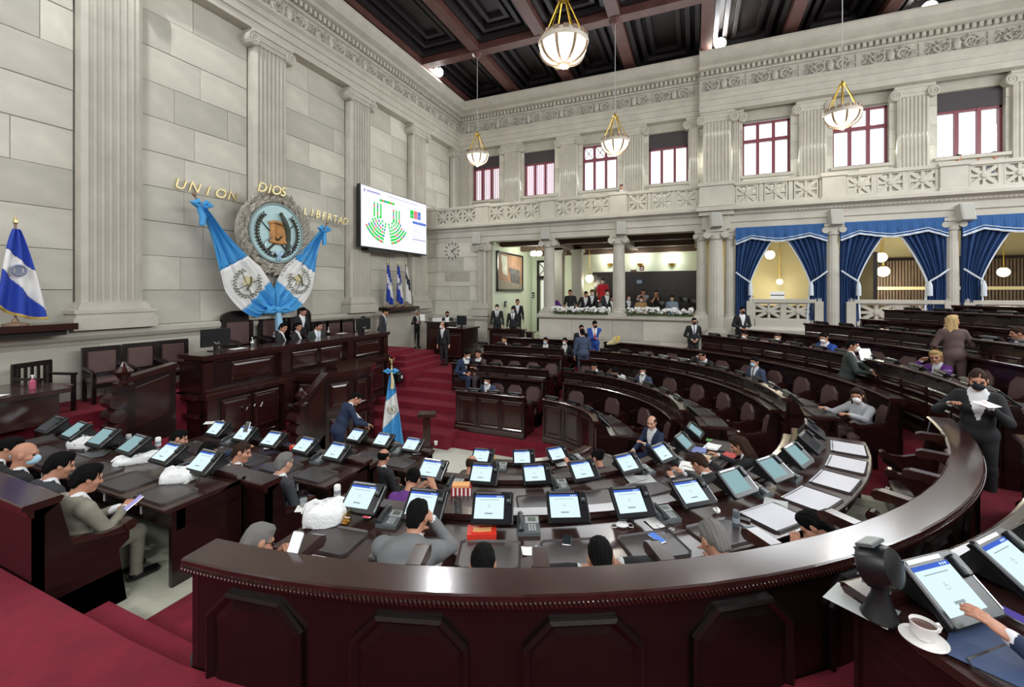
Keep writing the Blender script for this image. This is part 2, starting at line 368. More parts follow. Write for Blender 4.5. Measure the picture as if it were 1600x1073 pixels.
for i, (a, b, t, tt) in enumerate(WINS):
    m = RB(); y = YU + .12; z0 = 7.35; tr = z0 + (9.1 - z0) * .68; g = .045
    m.box(a, b, y, y + .1, z0, z0 + .07); m.box(a, b, y, y + .1, t - .06, t); m.box(a, a + .06, y, y + .1, z0, t); m.box(b - .06, b, y, y + .1, z0, t)
    for q in (1, 2): xx = a + (b - a) * q / 3; m.box(xx - g, xx + g, y - .01, y + .09, z0, t)
    if t > 9: m.box(a, b, y - .02, y + .1, tr - .05, tr + .05)
    w = stru(m, 'window_%d' % (i + 1), FRAMEW)
    tint = (255, 238, 242) if i < 2 else (255, 255, 255)
    GP = glass('pane_%d' % (i < 2), tint)
    for q in range(3):
        x0, x1 = a + (b - a) * q / 3 + .05, a + (b - a) * (q + 1) / 3 - .05
        for za, zb in (((z0 + .07, tr - .05), (tr + .05, t - .06)) if t > 9 else ((z0 + .07, t - .06),)):
            p = RB(); p.box(x0, x1, y + .05, y + .06, za, zb); p.build('pane', GP, w)
        if i == 2:
            for sg in (1, -1):
                p = RB(); zc = (tr + .05 + t - .06) / 2; hz = (t - tr - .11) / 2; p.tube([(x0, y + .03, zc - sg * hz), (x1, y + .03, zc + sg * hz)], .014, 4); p.build('glazing_bar', FRAMEW, w)
        if i < 2:
            for kk in range(4):
                p = RB(); xx = x0 + (x1 - x0) * (kk + .5) / 4; p.box(xx - .012, xx + .012, y + .03, y + .05, z0 + .07, t - .06); p.build('glazing_bar', FRAMEW, w)
    p = RB(); p.box(a - .08, b + .08, YU - .12, YU + .1, 7.26, 7.35); p.build('window_sill', STONE2, w)
    if tt > t + .02: p = RB(); p.box(a, b, y - .02, y + .14, t, tt + .05); p.build('window_shade', SHADE, w)
for x, lab in ((-9.13, 'fluted pilaster in the corner left of the first gallery window'), (-6.88, 'fluted gallery pilaster between the two pink-lit windows'), (-4.5, 'fluted gallery pilaster right of the second pink-lit window'),
               (-2.05, 'fluted gallery pilaster behind the bowl lamp, left of the bright shaded window'), (-.02, 'narrow pilaster just right of the fourth gallery window'), (3.44, 'fluted gallery pilaster left of the window behind the hanging lamp'),
               (5.9, 'fluted gallery pilaster between the two large bright windows at right'), (8.4, 'fluted gallery pilaster at the far right end of the gallery')):
    pilaster(lab, (x, YU), (1, 0), (0, -1), .3 if x == -.02 else .74, .16, 6.0, ZARCH, base=False, nfl=3 if x == -.02 else 7)
pilaster('broad projecting pilaster of the gallery pier, paired volutes at top', (.7, YU - .2), (1, 0), (0, -1), .86, .16, 6.0, ZARCH, base=False)
pilaster('narrow pilaster at the right flank of the gallery pier', (1.27, YU - .05), (1, 0), (0, -1), .26, .14, 6.0, ZARCH, base=False, nfl=3)

# balcony: floor slab, cornice, parapet
m = RB(); m.box(XA, 10.5, YB, YU, 5.5, 5.9)
m.sweep([(XA, YB + .4, 0, -1), (10.5, YB + .4, 0, -1)], [(0, 5.32), (.4, 5.32), (.4, 5.5), (.43, 5.52), (.43, 5.7), (.47, 5.74), (.5, 5.8), (.62, 5.86), (.62, 5.94), (.56, 5.98), (0, 6.0)])
bal = stru(m, 'trim_5', STONE2)
m = RB(); u = .3
while u < 10.4: m.box(u, u + .05, YB - .09, YB, 5.745, 5.79); u += .09
m.build('dentils', STONE2, bal, kind='stuff')
def pierced_panel(w, h, d=.09):
    """stone panel pierced between eight rays"""
    m = MB(); f = .035
    m.box(-w / 2, w / 2, -d / 2, d / 2, 0, f); m.box(-w / 2, w / 2, -d / 2, d / 2, h - f, h); m.box(-w / 2, -w / 2 + f, -d / 2, d / 2, f, h - f); m.box(w / 2 - f, w / 2, -d / 2, d / 2, f, h - f)
    cx, cz = 0, h / 2
    def bar(x0, z0, x1, z1, t):
        dx, dz = x1 - x0, z1 - z0; l = math.hypot(dx, dz); nx, nz = -dz / l * t / 2, dx / l * t / 2
        m.rings([[(x0 + nx, y, z0 + nz), (x1 + nx, y, z1 + nz), (x1 - nx, y, z1 - nz), (x0 - nx, y, z0 - nz)] for y in (-d / 2 + .01, d / 2 - .01)])
    for sx in (-1, 1):
        for sz in (-1, 1): bar(cx, cz, sx * (w / 2 - f), cz + sz * (h / 2 - f), .085)
    bar(0, f, 0, h - f, .06); bar(-w / 2 + f, cz, w / 2 - f, cz, .07)
    m.rings([[(r * math.cos(2 * PI * j / 12), y, cz + r * math.sin(2 * PI * j / 12)) for j in range(12)] for y, r in ((-d / 2 - .02, .05), (-d / 2, .075), (d / 2, .075), (d / 2 + .02, .05))])
    for v in range(len(m.v)): m.v[v] = tuple(S * a for a in m.v[v])
    return m.mesh('pierced_panel', STONE2)
PP = pierced_panel(.56, .52, .15)
bt = thing('balustrade', 'long pierced stone parapet of the upper gallery above press box and curtains', 'balustrade', (0, YB * S, 6 * S)); bo = (0, YB * S, 6 * S)
piers = [-9.4, -7.17, -4.65, -2.27, .58, 3.45, 5.9, 8.3, 10.3]
for i, x in enumerate(piers):
    w = .45 if x == .58 else .26; m = RB(); pr = .14 if x == .58 else .04
    m.box(x - w, x + w, YB - pr, YB + .2, 6.0, 6.6); m.box(x - w - .03, x + w + .03, YB - pr - .03, YB + .23, 6.0, 6.06); m.box(x - w - .04, x + w + .04, YB - pr - .04, YB + .24, 6.6, 6.7); m.build('pier', STONE2, bt, off=bo)
for i in range(len(piers) - 1):
    a, b = piers[i] + (.45 if piers[i] == .58 else .26), piers[i + 1] - (.45 if piers[i + 1] == .58 else .26)
    m = RB(); m.box(a, b, YB, YB + .16, 6.0, 6.06); m.box(a, b, YB - .03, YB + .19, 6.58, 6.67); m.build('rail', STONE2, bt, off=bo)
    n = max(2, round((b - a) / .66))
    for k in range(n):
        x = a + (b - a) * (k + .5) / n; inst('pierced_panel', PP, bt, TR(x * S - bo[0], (YB + .08) * S - bo[1], 6.06 * S - bo[2]))
    for k in range(n + 1):
        m = RB(); x = a + (b - a) * k / n; m.box(x - .05, x + .05, YB + .01, YB + .15, 6.06, 6.58); m.build('mullion', STONE2, bt, off=bo)
# clustered pier under the gallery
def column(label, x, y, z0, z1, r, flat=0):
    t = thing('column', label, 'column', (x * S, y * S, z0 * S)); H = z1 - z0
    m = MB(S); n = 32
    rr = lambda i, q: q * (1 if i % 2 else .965)
    m.rings([[(rr(i, q) * math.cos(2 * PI * i / n), rr(i, q) * math.sin(2 * PI * i / n), z) for i in range(n)] for q, z in ((r, .2), (r * .99, H * .5), (r * .86, H - .3))]); m.build('shaft', STONE2, t)
    m = MB(S); m.box(-r * 1.45, r * 1.45, -r * 1.45, r * 1.45, 0, .09); m.lathe([(r * 1.4, .09), (r * 1.42, .13), (r * 1.2, .16), (r * 1.25, .19), (r * 1.02, .21)], 20); m.build('base', STONE2, t)
    m = MB(S); m.lathe([(r * .88, H - .32), (r * 1.05, H - .28), (r * 1.05, H - .2)], 20); m.box(-r * 1.3, r * 1.3, -r * 1.15, r * 1.15, H - .08, H)
    for sx in (-1, 1):
        q = r * .5; m.rings([[(sx * r * 1.12 + q * math.cos(2 * PI * j / 12), yy, H - .17 + q * math.sin(2 * PI * j / 12)) for j in range(12)] for yy in (-r * 1.1, r * 1.1)])
    m.box(-r * 1.1, r * 1.1, -r * .95, r * .95, H - .2, H - .08); m.build('capital', STONE2, t)
    return t
column('round stone column left of the flower box in front of the press', -4.65, YB + .2, 2.72, 5.32, .2)
column('round stone column between the two flower boxes', -2.27, YB + .2, 2.72, 5.32, .2)
column('stone column at the right end of the press box, leftmost of the clustered pier', .2, YB + .16, 2.72, 5.32, .15)
column('thick front column of the clustered pier beside the blue curtains', .58, YB - .02, 2.2, 5.32, .21)
column('stone column of the clustered pier touching the first blue curtain', .96, YB + .16, 2.6, 5.32, .15)
column('slender column between first and second curtained bays', 3.45, YB + .1, 2.3, 5.32, .17)
column('slender column between second and third curtained bays', 5.9, YB + .1, 2.3, 5.32, .15)
column('slender column right of the third curtained bay', 8.3, YB + .1, 2.3, 5.32, .15)
pilaster('plain pilaster between the clock wall and the press box', (-7.17, YB + .04), (1, 0), (0, -1), .34, .12, 2.6, 5.32, nfl=1)
m = RB(); m.box(.1, 1.08, YB - .22, YB + .4, 0, 2.2); m.box(.06, 1.12, YB - .26, YB + .4, 2.1, 2.2); m.box(.1, 1.06, YB - .1, YB + .4, 2.2, 2.72)
m.box(.2, .96, YB - .14, YB + .3, 5.32, 5.72); m.box(.12, 1.04, YB - .24, YB + .3, 5.72, 5.84); m.box(.04, 1.12, YB - .34, YB + .3, 5.84, 5.96); stru(m, 'trim_6', STONE2)
# lower wall with the clock
m = RB(); m.box(XA - .2, -6.95, YB + .05, YB + .5, 0, 5.4); m.box(XA - .2, -6.9, YB - .08, YB + .1, 0, 2.5); wl = stru(m, 'wall_clock', STONED)
stones(wl, (0, YB + .05), (1, 0), (0, -1), XA, -7.35, 2.6, 5.32, .54, .7, 1.2, .05, 90)
stones(wl, (0, YB - .07), (1, 0), (0, -1), XA, -6.9, 1.2, 2.42, .61, .8, 1.4, .03, 91)
m = RB(); m.sweep([(XA, YB - .08, 0, -1), (-6.86, YB - .08, 0, -1)], [(-.1, 2.42), (.04, 2.42), (.09, 2.5), (.09, 2.57), (-.1, 2.6)]); stru(m, 'trim_7', STONE2)
m = RB(); m.box(-4.95, .12, YB, YB + .35, 0, 2.6); wp = stru(m, 'wall_press', STONED)
stones(wp, (0, YB), (1, 0), (0, -1), -4.95, .12, 1.3, 2.56, .63, .9, 1.7, .03, 92)
m = RB(); m.sweep([(-5.0, YB - .03, 0, -1), (.12, YB - .03, 0, -1)], [(-.4, 2.56), (.02, 2.56), (.1, 2.62), (.1, 2.7), (.05, 2.73), (-.45, 2.73)]); stru(m, 'trim_8', STONE2)
m = RB(); m.box(1.05, 10.5, YB, YB + .35, 0, 2.3); wc = stru(m, 'wall_curtain', STONED); stones(wc, (0, YB), (1, 0), (0, -1), 1.05, 10.4, 1.5, 2.2, .35, .9, 1.7, .03, 93)
m = RB(); m.sweep([(1.05, YB - .03, 0, -1), (10.5, YB - .03, 0, -1)], [(-.4, 2.2), (.03, 2.2), (.14, 2.3), (.16, 2.42), (.06, 2.5), (-.42, 2.5)]); stru(m, 'trim_9', STONE2)
# balustrades below the curtains
PP2 = pierced_panel(.74, .48, .14)
for i, (a, b) in enumerate(((1.6, 3.0), (3.95, 5.7), (6.3, 8.0))):
    nm = ['first', 'second', 'third'][i]; o = ((a + b) / 2 * S, YB * S, 2.5 * S)
    t = thing('balustrade', 'pierced stone balustrade below the %s curtained bay from the press box' % nm, 'balustrade', o)
    m = RB(); m.box(a, b, YB - .02, YB + .16, 2.5, 2.7); m.build('plinth', STONE2, t, off=o)
    m = RB(); m.box(a - .05, b + .05, YB - .04, YB + .2, 3.18, 3.28); m.build('rail', STONE2, t, off=o)
    for k in range(2): inst('pierced_panel', PP2, t, TR((a + (b - a) * (k + .5) / 2) * S - o[0], (YB + .08) * S - o[1], 2.7 * S - o[2]))
    for x in (a - .12, b + .12): m = RB(); m.box(x - .1, x + .1, YB - .06, YB + .2, 2.5, 3.22); m.lathe([(.11, 3.22), (.1, 3.3), (.05, 3.34), (.01, 3.36)], 8, c=(x, YB + .08)); m.build('pier', STONE2, t, off=o)
    m = RB(); x = (a + b) / 2; m.box(x - .07, x + .07, YB, YB + .16, 2.7, 3.18); m.build('mullion', STONE2, t, off=o)

# press box interior
m = RB(); m.box(-7.1, -6.9, YB + .4, 18.7, 1.2, 5.6); stru(m, 'wall_painting', PALEG)
m = RB(); m.box(-6.9, .3, 18.6, 18.8, 1.2, 5.6); stru(m, 'wall_press_back', PALEG)
m = RB(); m.box(-4.95, .4, YB + .3, 18.8, 1.5, 2.1); m.box(-6.9, -4.9, YB, 18.8, 1.2, 1.45); m.box(-6.9, -4.95, YB - .6, YB + .2, 1.2, 1.45); stru(m, 'floor', CREAM)
m = RB(); m.box(-7.0, 10.5, YB + .4, 18.8, 5.45, 5.6)
for x in (-4.65, -2.27, .15): m.box(x - .15, x + .15, YB + .4, 18.6, 5.2, 5.46)
for y in (15.2, 17.3): m.box(-6.9, .2, y - .15, y + .15, 5.22, 5.46)
m.box(-6.9, .2, 18.4, 18.6, 5.1, 5.46); stru(m, 'ceiling', [mat('soffit', (96, 78, 68), .7)])
m = RB(); m.box(.3, .45, YB + .4, 18.8, 1.5, 5.6); stru(m, 'wall_divider', YELLOWW)
m = RB(); m.box(-4.0, .3, 18.45, 18.6, 1.7, 4.25); m.box(-4.05, .3, 18.4, 18.6, 4.2, 4.32); pn = stru(m, 'wall_panelling', WOOD)
for k in range(5): m = RB(); x = -3.9 + k * .84; m.box(x, x + .76, 18.42, 18.46, 1.9, 4.1); m.build('panel', WOODB, pn)
m = RB()
for x in (-5.25, -4.45): m.box(x - .2, x + .2, 17.2, 17.6, 1.7, 5.45); m.box(x - .25, x + .25, 17.15, 17.65, 5.1, 5.3)
stru(m, 'wall_pier', [mat('grey_stone', (150, 146, 138), .8)])
m = RB(); m.box(-6.6, -6.5, 18.4, 18.6, 1.7, 4.9); m.box(-5.5, -5.4, 18.4, 18.6, 1.7, 4.9); m.box(-6.6, -5.4, 18.4, 18.6, 4.8, 4.9); m.box(-6.6, -5.4, 18.38, 18.6, 4.05, 4.2); m.box(-6.07, -5.93, 18.4, 18.6, 1.7, 4.1)
dr = stru(m, 'door_1', WOODB)
for k in range(2):
    a = -6.5 + k * .5; m = RB(); m.tube([(a, 18.42, 4.2), (a + .5, 18.42, 4.8)], .02, 4); m.tube([(a + .5, 18.42, 4.2), (a, 18.42, 4.8)], .02, 4); m.build('glazing_bar', WOODB, dr)
    m = RB(); m.box(a, a + .5, 18.5, 18.52, 4.2, 4.8); m.build('pane', [glow('lit_pane', (236, 240, 220), .8)], dr)
    m = RB(); m.box(a + .07, a + .43, 18.5, 18.52, 1.9, 4.0); m.build('pane', [_M['lit_pane']], dr)
# rooms behind the curtains
m = RB(); m.box(.45, 10.5, 18.4, 18.7, 1.5, 5.6); stru(m, 'wall_lobby', YELLOWW)
m = RB(); m.box(.45, 10.5, YB + .3, 18.7, 1.5, 2.0); stru(m, 'floor', CREAM)
m = RB(); m.box(4.6, 4.7, 15.0, 18.0, 2.0, 4.6); m.box(4.7, 9.6, 17.9, 18.0, 2.0, 4.6)
pt = stru(m, 'wall_partition', WOODB); m = RB()
for k in range(60): x = 4.72 + k * .08; m.box(x, x + .045, 17.86, 17.9, 2.0, 4.5)
m.build('slats', [mat('grey_brown_slats', (112, 96, 82), .7, var=.2)], pt, kind='stuff')
m = RB(); m.box(4.7, 9.6, 17.82, 17.9, 3.55, 3.65); m.build('rail', YELLOWW, pt)
# ---------------------------------------------------------------- terraces and rows of the hemicycle
RF = [1.5, 2.9, 4.3, 6.05, 7.5, 8.85]        # radius of each row's desk front (plan units)
ZF = [.3, .66, 1.0, 1.45, 1.82, 2.17]        # its floor
PX, PY = OX * S, OY * S
def P(kind, r, a):                          # real point, outward normal; arc: degrees from -y; A/B: distance back along the straight
    if kind == 'arc': n = (math.sin(R(a)), -math.cos(R(a))); return (PX + r * n[0], PY + r * n[1]) + n
    return (PX - a * S, PY - r, 0, -1) if kind == 'A' else (PX - a * S, PY + r, 0, 1)
def path(kind, r, a, b):
    n = max(1, int(abs(b - a) / 3)) if kind == 'arc' else 1
    # offsets are taken from the focus, so radii stay exact
    return [P(kind, 0, a + (b - a) * i / n) for i in range(n + 1)]
def sweep(kind, a, b, prof):
    m = MB(); m.sweep(path(kind, 0, a, b), prof); return m
def along(kind, r, a):                      # matrix: x along the row, y outward (to the sitter), z up
    x, y, nx, ny = P(kind, r, a); return Matrix(((ny, nx, 0, x), (-nx, ny, 0, y), (0, 0, 1, 0), (0, 0, 0, 1)))
# terraces: nested U-shaped slabs
def upts(r, n=40, yn=None):
    if yn is None: yn = PI if r < (YB - OY) * S else math.acos(-(YB - OY) * S / r)
    pts = [(-7.9 * S, PY - r)] + [(PX + r * math.sin(yn * i / n), PY - r * math.cos(yn * i / n)) for i in range(n + 1)]
    if yn == PI: pts.append((-6.3 * S, PY + r))
    return [(min(x, 10.4 * S), min(max(y, -4.9 * S), (YB - .01) * S)) for x, y in pts]
def terrace(r, z0, z1, mt=RED):
    m = MB(); yn = PI if r < (YB - OY) * S else math.acos(-(YB - OY) * S / r); a, b = upts(r), upts(12.5 * S, yn=yn); n = len(a)
    vs = [p + (z,) for z in (z0, z1) for p in a] + [p + (z1,) for p in b]
    fs = [(i, i + 1, n + i + 1, n + i) for i in range(n - 1)] + [(n + i, n + i + 1, 2 * n + i + 1, 2 * n + i) for i in range(n - 1)]
    fs.append((0, n, 2 * n)); m.add(vs, fs)
    return stru(m, 'floor', mt)
terrace((RF[0] - .32) * S, 0, .15 * S); terrace((RF[0] - .1) * S, .15 * S, ZF[0] * S)
for k in range(1, 6):
    rr = [RF[1] - .06, RF[2] - .06, RF[2] + 1.4, RF[4] - .06, RF[5] - .06][k - 1]
    terrace(rr * S, ZF[k - 1] * S, ZF[k] * S)
def box_step(cx, r, w, z0, z1, kind, a):
    m = MB(); M = along(kind, r, a); m.box(-w / 2, w / 2, -.17 * S, .0, z0, z1, M); return m
for kind, a, w in (('arc', 90, 1.0), ('A', .27, 1.3), ('B', .1, .42)):
    for k in range(1, 6):
        rr = [RF[1] - .06, RF[2] - .06, RF[2] + 1.4, RF[4] - .06, RF[5] - .06][k - 1]
        if kind == 'B' and k > 3: continue
        m = MB(); M = along(kind, rr * S, a); m.box(-w / 2 * S, w / 2 * S, -.3 * S, .0, ZF[k - 1] * S, (ZF[k - 1] + ZF[k]) / 2 * S, M)
        stru(m, 'floor', RED)

# shared pieces -------------------------------------------------
def seat_mesh():
    m = MB(); m.cbox(-.25, .25, -.24, .22, 0, .09, .03); return m.mesh('seat', LEATHER, True)
def back_mesh():
    m = MB(); o = [(-.22, .06), (.22, .06), (.22, .36), (.12, .47), (-.12, .47), (-.22, .36)]
    m.rings([[(x * q, y, z if q == 1 else .26 + (z - .26) * q) for x, z in o] for y, q in ((.05, 1), (-.015, 1), (-.045, .86))]); return m.mesh('seat_back', LEATHER)
def arm_mesh():
    m = MB(); pr = [(.26, 0), (.26, .24), (.1, .27), (-.1, .2), (-.22, .2), (-.29, .24), (-.32, .2), (-.3, .14), (-.2, .11), (-.1, .02), (0, -.14), (.1, -.2), (.26, -.2)]
    m.rings([[(x, y, z) for y, z in pr] for x in (-.035, .035)])
    m.rings([[(x, -.29 + .05 * math.cos(2 * PI * j / 10), .19 + .05 * math.sin(2 * PI * j / 10)) for j in range(10)] for x in (-.05, .05)])
    return m.mesh('armrest', WOOD2)
SEAT_ME, BACK_ME, ARM_ME = seat_mesh(), back_mesh(), arm_mesh()
def pad_mesh(w=.5, d=.36):
    m = MB(); m.cbox(-w / 2, w / 2, -d / 2, d / 2, 0, .008, .03); return m.mesh('writing_pad', PAD)
PAD_ME = pad_mesh()
m = MB(); m.box(-.012, .012, -.004, .004, -.05, .05); PLATE_ME = m.mesh('outlet_plate', WHITE)
def panel_mesh(w, h, octo=False):  # octagonal ones are the dark fields of the bench backs
    """raised frame-and-field panel in the x-z plane, facing -y"""
    m = MB(); c = min(w, h) * .22 if octo else 0
    def lp(i, y):
        x, z = w / 2 - i, h / 2 - i; k = max(c - i * .4, 0)
        return [(-x + k, y, -z), (x - k, y, -z), (x, y, -z + k), (x, y, z - k), (x - k, y, z), (-x + k, y, z), (-x, y, z - k), (-x, y, -z + k)] if octo else [(-x, y, -z), (x, y, -z), (x, y, z), (-x, y, z)]
    m.rings([lp(0, .012), lp(0, -.012), lp(.02, -.022), lp(.04, -.004), lp(.05, .006)], caps=False)
    m.rings([lp(.05, .006), lp(.09, -.006)], caps=False); m.add(lp(.09, -.006), [tuple(range(8 if octo else 4))])
    return m.mesh('panel', WOODB if octo else WOOD2)
_pm = {}
def panel_me(w, h, octo=False):
    k = (round(w, 2), round(h, 2), octo)
    if k not in _pm: _pm[k] = panel_mesh(*k)
    return _pm[k]
ROWS = {}
def desk(kind, k, a, b, seats, label, detail=2, low=False, zfront=None):
    rf, zf = RF[k] * S, ZF[k] * S; wt = zf + .68 * S; ft = wt + .05 * S if low else zf + .92 * S
    zb = zfront if zfront is not None else zf
    x, y, nx, ny = P(kind, rf + .3, (a + b) / 2); t = thing('curved_desk' if kind == 'arc' else 'straight_desk', label, 'desk', (x, y, zf)); o = (x, y, zf)
    sw = lambda prof, nm, mt, a_=a, b_=b: sweep(kind, a_, b_, [(rf + d, z) for d, z in prof]).build(nm, mt, t, off=o)
    sw([(-.05, zb), (.03, zb), (.03, zf + .14), (-.02, zf + .14), (-.05, zf + .1)], 'plinth', WOOD2)
    sw([(-.0, zb + .02), (.045, zb + .02), (.045, ft - .04), (-.0, ft - .04)], 'front_board', WOOD)
    sw([(-.04, ft - .06), (.06, ft - .06), (.1, ft - .045), (.1, ft - .01), (.08, ft), (-.05, ft), (-.07, ft - .01), (-.07, ft - .03)], 'cap_rail', WOOD2)
    sw([(.045, wt - .045), (.78, wt - .045), (.8, wt - .03), (.8, wt - .008), (.79, wt), (.045, wt)], 'worktop', WOODT)
    sw([(.62, wt - .24), (.7, wt - .24), (.7, wt - .046), (.62, wt - .046)], 'drawer_apron', WOODB)
    th = .05 / rf * 180 / PI if kind == 'arc' else .045
    for e, sg in ((a, 1), (b, -1)):
        e2 = e + sg * th
        sw([(.02, zf), (.74, zf), (.74, wt - .05), (.3, wt - .05), (.16, ft - .06), (.02, ft - .06)], 'end_panel', WOOD, min(e, e2), max(e, e2))
    if detail:
        un = (lambda L: L / rf * 180 / PI) if kind == 'arc' else (lambda L: L / S)
        n = max(1, round(abs(b - a) / un(.62))); st = (b - a) / n; wl = abs(st) / un(1) - .07
        hh = ft - zf - .32
        for i in range(n):
            M = along(kind, rf - .005, a + st * (i + .5))
            if detail == 2: inst('panel', panel_me(wl, hh), t, Matrix.Translation([-q for q in o]) @ M @ TR(0, 0, zf + .17 + hh / 2))
            else:
                for z_, h_ in ((zf + .75, .16), (zf + .42, .34)): inst('panel', panel_me(wl, h_), t, Matrix.Translation([-q for q in o]) @ M @ TR(0, 0, z_))
    for q in seats:
        M = Matrix.Translation([-v for v in o]) @ along(kind, rf + .58, q)
        inst('writing_pad', PAD_ME, t, M @ TR(0, 0, wt + .001)); inst('outlet_plate', PLATE_ME, t, M @ TR(.2, .127, wt - .14))
    if kind == 'A':
        M = Matrix.Translation([-v for v in o]) @ along(kind, rf + .34, a); x = .03; m = MB()
        for zz, r0, sg in ((-.12, .07, 1), (-.24, .05, -1), (-.33, .035, 1)): m.tube([(x, sg * r0 * (1 - k_ / 20) * math.cos(k_ * .6), wt + zz + r0 * (1 - k_ / 20) * math.sin(k_ * .6)) for k_ in range(16)], .02, 5, M)
        m.build('carved_bracket', WOODB, t)
    ROWS[(kind, k)] = (a, b, wt); return t
def bench(kind, k, a, b, seats, label, octo=False, rope=False, zlow=None, ends=True):
    rb, zf = (RF[k] + 1.4) * S, ZF[k] * S; rim = zf + (1.075 if rope else 1.02) * S; zl = zlow if zlow is not None else zf
    x, y, nx, ny = P(kind, rb - .3, (a + b) / 2); o = (x, y, zf)
    t = thing('curved_bench' if kind == 'arc' else 'straight_bench', label, 'bench', o)
    sw = lambda prof, nm, mt, a_=a, b_=b: sweep(kind, a_, b_, [(rb + d, z) for d, z in prof]).build(nm, mt, t, off=o)
    sw([(-.07, zl), (-.01, zl), (-.01, rim - .12), (-.07, rim - .12)], 'back_board', WOODB if octo else WOOD)
    sw([(-.17, rim - .05), (-.07, rim - .12), (.0, rim - .12), (.025, rim - .1), (.04, rim - .05), (.06, rim - .04), (.06, rim - .008), (.05, rim), (-.17, rim), (-.19, rim - .015)], 'rim_cap', WOOD2)
    sw([(-.02, zl), (.03, zl), (.03, zl + .12), (.01, zl + .15), (-.02, zl + .15)], 'skirting', WOOD2)
    sw([(-.62, zf), (-.12, zf), (-.12, zf + .32), (-.58, zf + .32)], 'seat_base', WOODB)
    un = (lambda L: L / rb * 180 / PI) if kind == 'arc' else (lambda L: L / S)
    sp = .64 if kind != 'arc' else None; T = Matrix.Translation([-v for v in o])
    sg = 1 if b > a else -1
    for q in seats:
        M = T @ along(kind, rb, q)
        inst('seat', SEAT_ME, t, M @ TR(0, -.38, zf + .32)); inst('seat_back', BACK_ME, t, M @ TR(0, -.13, zf + .5, 0, R(-8)))
    if len(seats) > 1:
        d = (seats[1] - seats[0]) / 2
        for q in [s_ - d for s_ in seats] + [seats[-1] + d]:
            if min(a, b) - 1e-6 <= q <= max(a, b) + 1e-6 or True:
                q = min(max(q, min(a, b) + un(.04)), max(a, b) - un(.04)); inst('armrest', ARM_ME, t, T @ along(kind, rb, q) @ TR(0, -.36, zf + .5))
    if ends:
        th = un(.05)
        for e, g in ((a, sg), (b, -sg)):
            e2 = e + g * th; lo, hi = min(e, e2), max(e, e2)
            sw([(-.62, zf), (-.01, zf), (-.01, rim - .06), (-.16, rim - .06), (-.24, zf + .72), (-.5, zf + .66), (-.64, zf + .64), (-.64, zf + .56), (-.56, zf + .5)], 'end_panel', WOOD, lo, hi)
    if octo:
        n = max(1, round(abs(b - a) / un(1.0))); st = (b - a) / n; w = abs(st) / un(1) - .3; h = rim - zl - .42
        for i in range(n): inst('panel', panel_me(w, h, True), t, T @ along(kind, rb + .0, a + st * (i + .5)) @ TR(0, 0, zl + .24 + h / 2) @ TR(0, 0, 0, PI))
    if rope:
        bm_ = MB(); bm_.rings([[(x_, y_ + .0, z_) for y_, z_ in ((0, 0), (-.2, .0), (-.245, -.02), (-.25, -.06), (-.22, -.085), (-.1, -.07), (0, -.12))] for x_ in (-.045, .045)]); bme = bm_.mesh('rim_bracket', WOOD2)
        for q in [s_ - (seats[1] - seats[0]) / 2 for s_ in seats[1:]]: inst('rim_bracket', bme, t, T @ along(kind, rb - .18, q) @ TR(0, 0, rim - .002))
        m = MB(); L = abs(b - a) / un(1); n = int(L / .026)
        for i in range(n):
            M = along(kind, rb + .058, a + (b - a) * (i + .5) / n); m.ball((0, 0, 0), (.011, .016, .024), 6, 4, M @ TR(0, 0, rim - .055, 0, 0, .6))
        m.build('rope_moulding', WOOD2, t, off=o, kind='stuff', smooth=True)
    return t
def seq(a0, st, n): return [a0 + st * i for i in range(n)]
SEATS = {('arc', 0): seq(8, 19.5, 4), ('arc', 1): seq(6, 10.8, 8), ('arc', 2): seq(7.2, 7, 11), ('arc', 3): seq(40, 5.1, 7),
         ('F', 0): seq(112, 19.5, 4), ('F', 1): seq(101, 10.6, 8), ('F', 2): seq(97, 7.1, 11), ('F', 3): seq(84, 5.1, 13), ('F', 4): seq(84, 4.2, 12), ('F', 5): seq(84, 3.6, 12),
         ('A', 0): seq(.95, .56, 3), ('A', 1): seq(1.05, .57, 5), ('A', 2): seq(1.33, .6, 6), ('B', 0): seq(.62, .5, 3), ('B', 1): seq(.6, .56, 5), ('B', 2): seq(.55, .56, 5)}
NEAR = ['innermost near', 'middle near', 'outermost near', 'right-hand foreground']
desk('arc', 0, 3, 76, SEATS['arc', 0], 'short curved desk nearest the white floor, with terminals in front of the camera side', low=True)
bench('arc', 0, 2, 78, SEATS['arc', 0], 'low curved bench of the innermost near row, behind the pink-shirted man', zlow=ZF[0] * S)
desk('arc', 1, 2, 81, SEATS['arc', 1], 'middle curved desk of the near side, eight terminals, behind the innermost one', low=True)
bench('arc', 1, 3, 80, SEATS['arc', 1], 'curved bench of the middle near row with pale scrolled end at the aisle', octo=True)
desk('arc', 2, 3, 82, SEATS['arc', 2], 'long curved near desk with eleven terminals, white bag and red box on it', low=True)
bench('arc', 2, 5.2, 82, SEATS['arc', 2], 'big curved bench with rope-moulded rim across the foreground', octo=True, rope=True, zlow=ZF[2] * S)
desk('arc', 3, 37.6, 74, SEATS['arc', 3], 'foreground desk at lower right carrying the coffee cup and small fan', detail=1, low=True)
bench('arc', 3, 37.6, 74, SEATS['arc', 3], 'bench behind the foreground desk at lower right, out of view', octo=False)
FD = ['innermost far curved desk with panelled front, in front of the seated bald man', 'second far curved desk, behind the innermost one, three masked people at it', 'third far curved desk, ending beside the woman in grey sweater',
      'fourth far curved desk, long dark front facing the woman with black mask', 'fifth far curved desk, below the second curtained bay', 'topmost far curved desk at the right under the curtains']
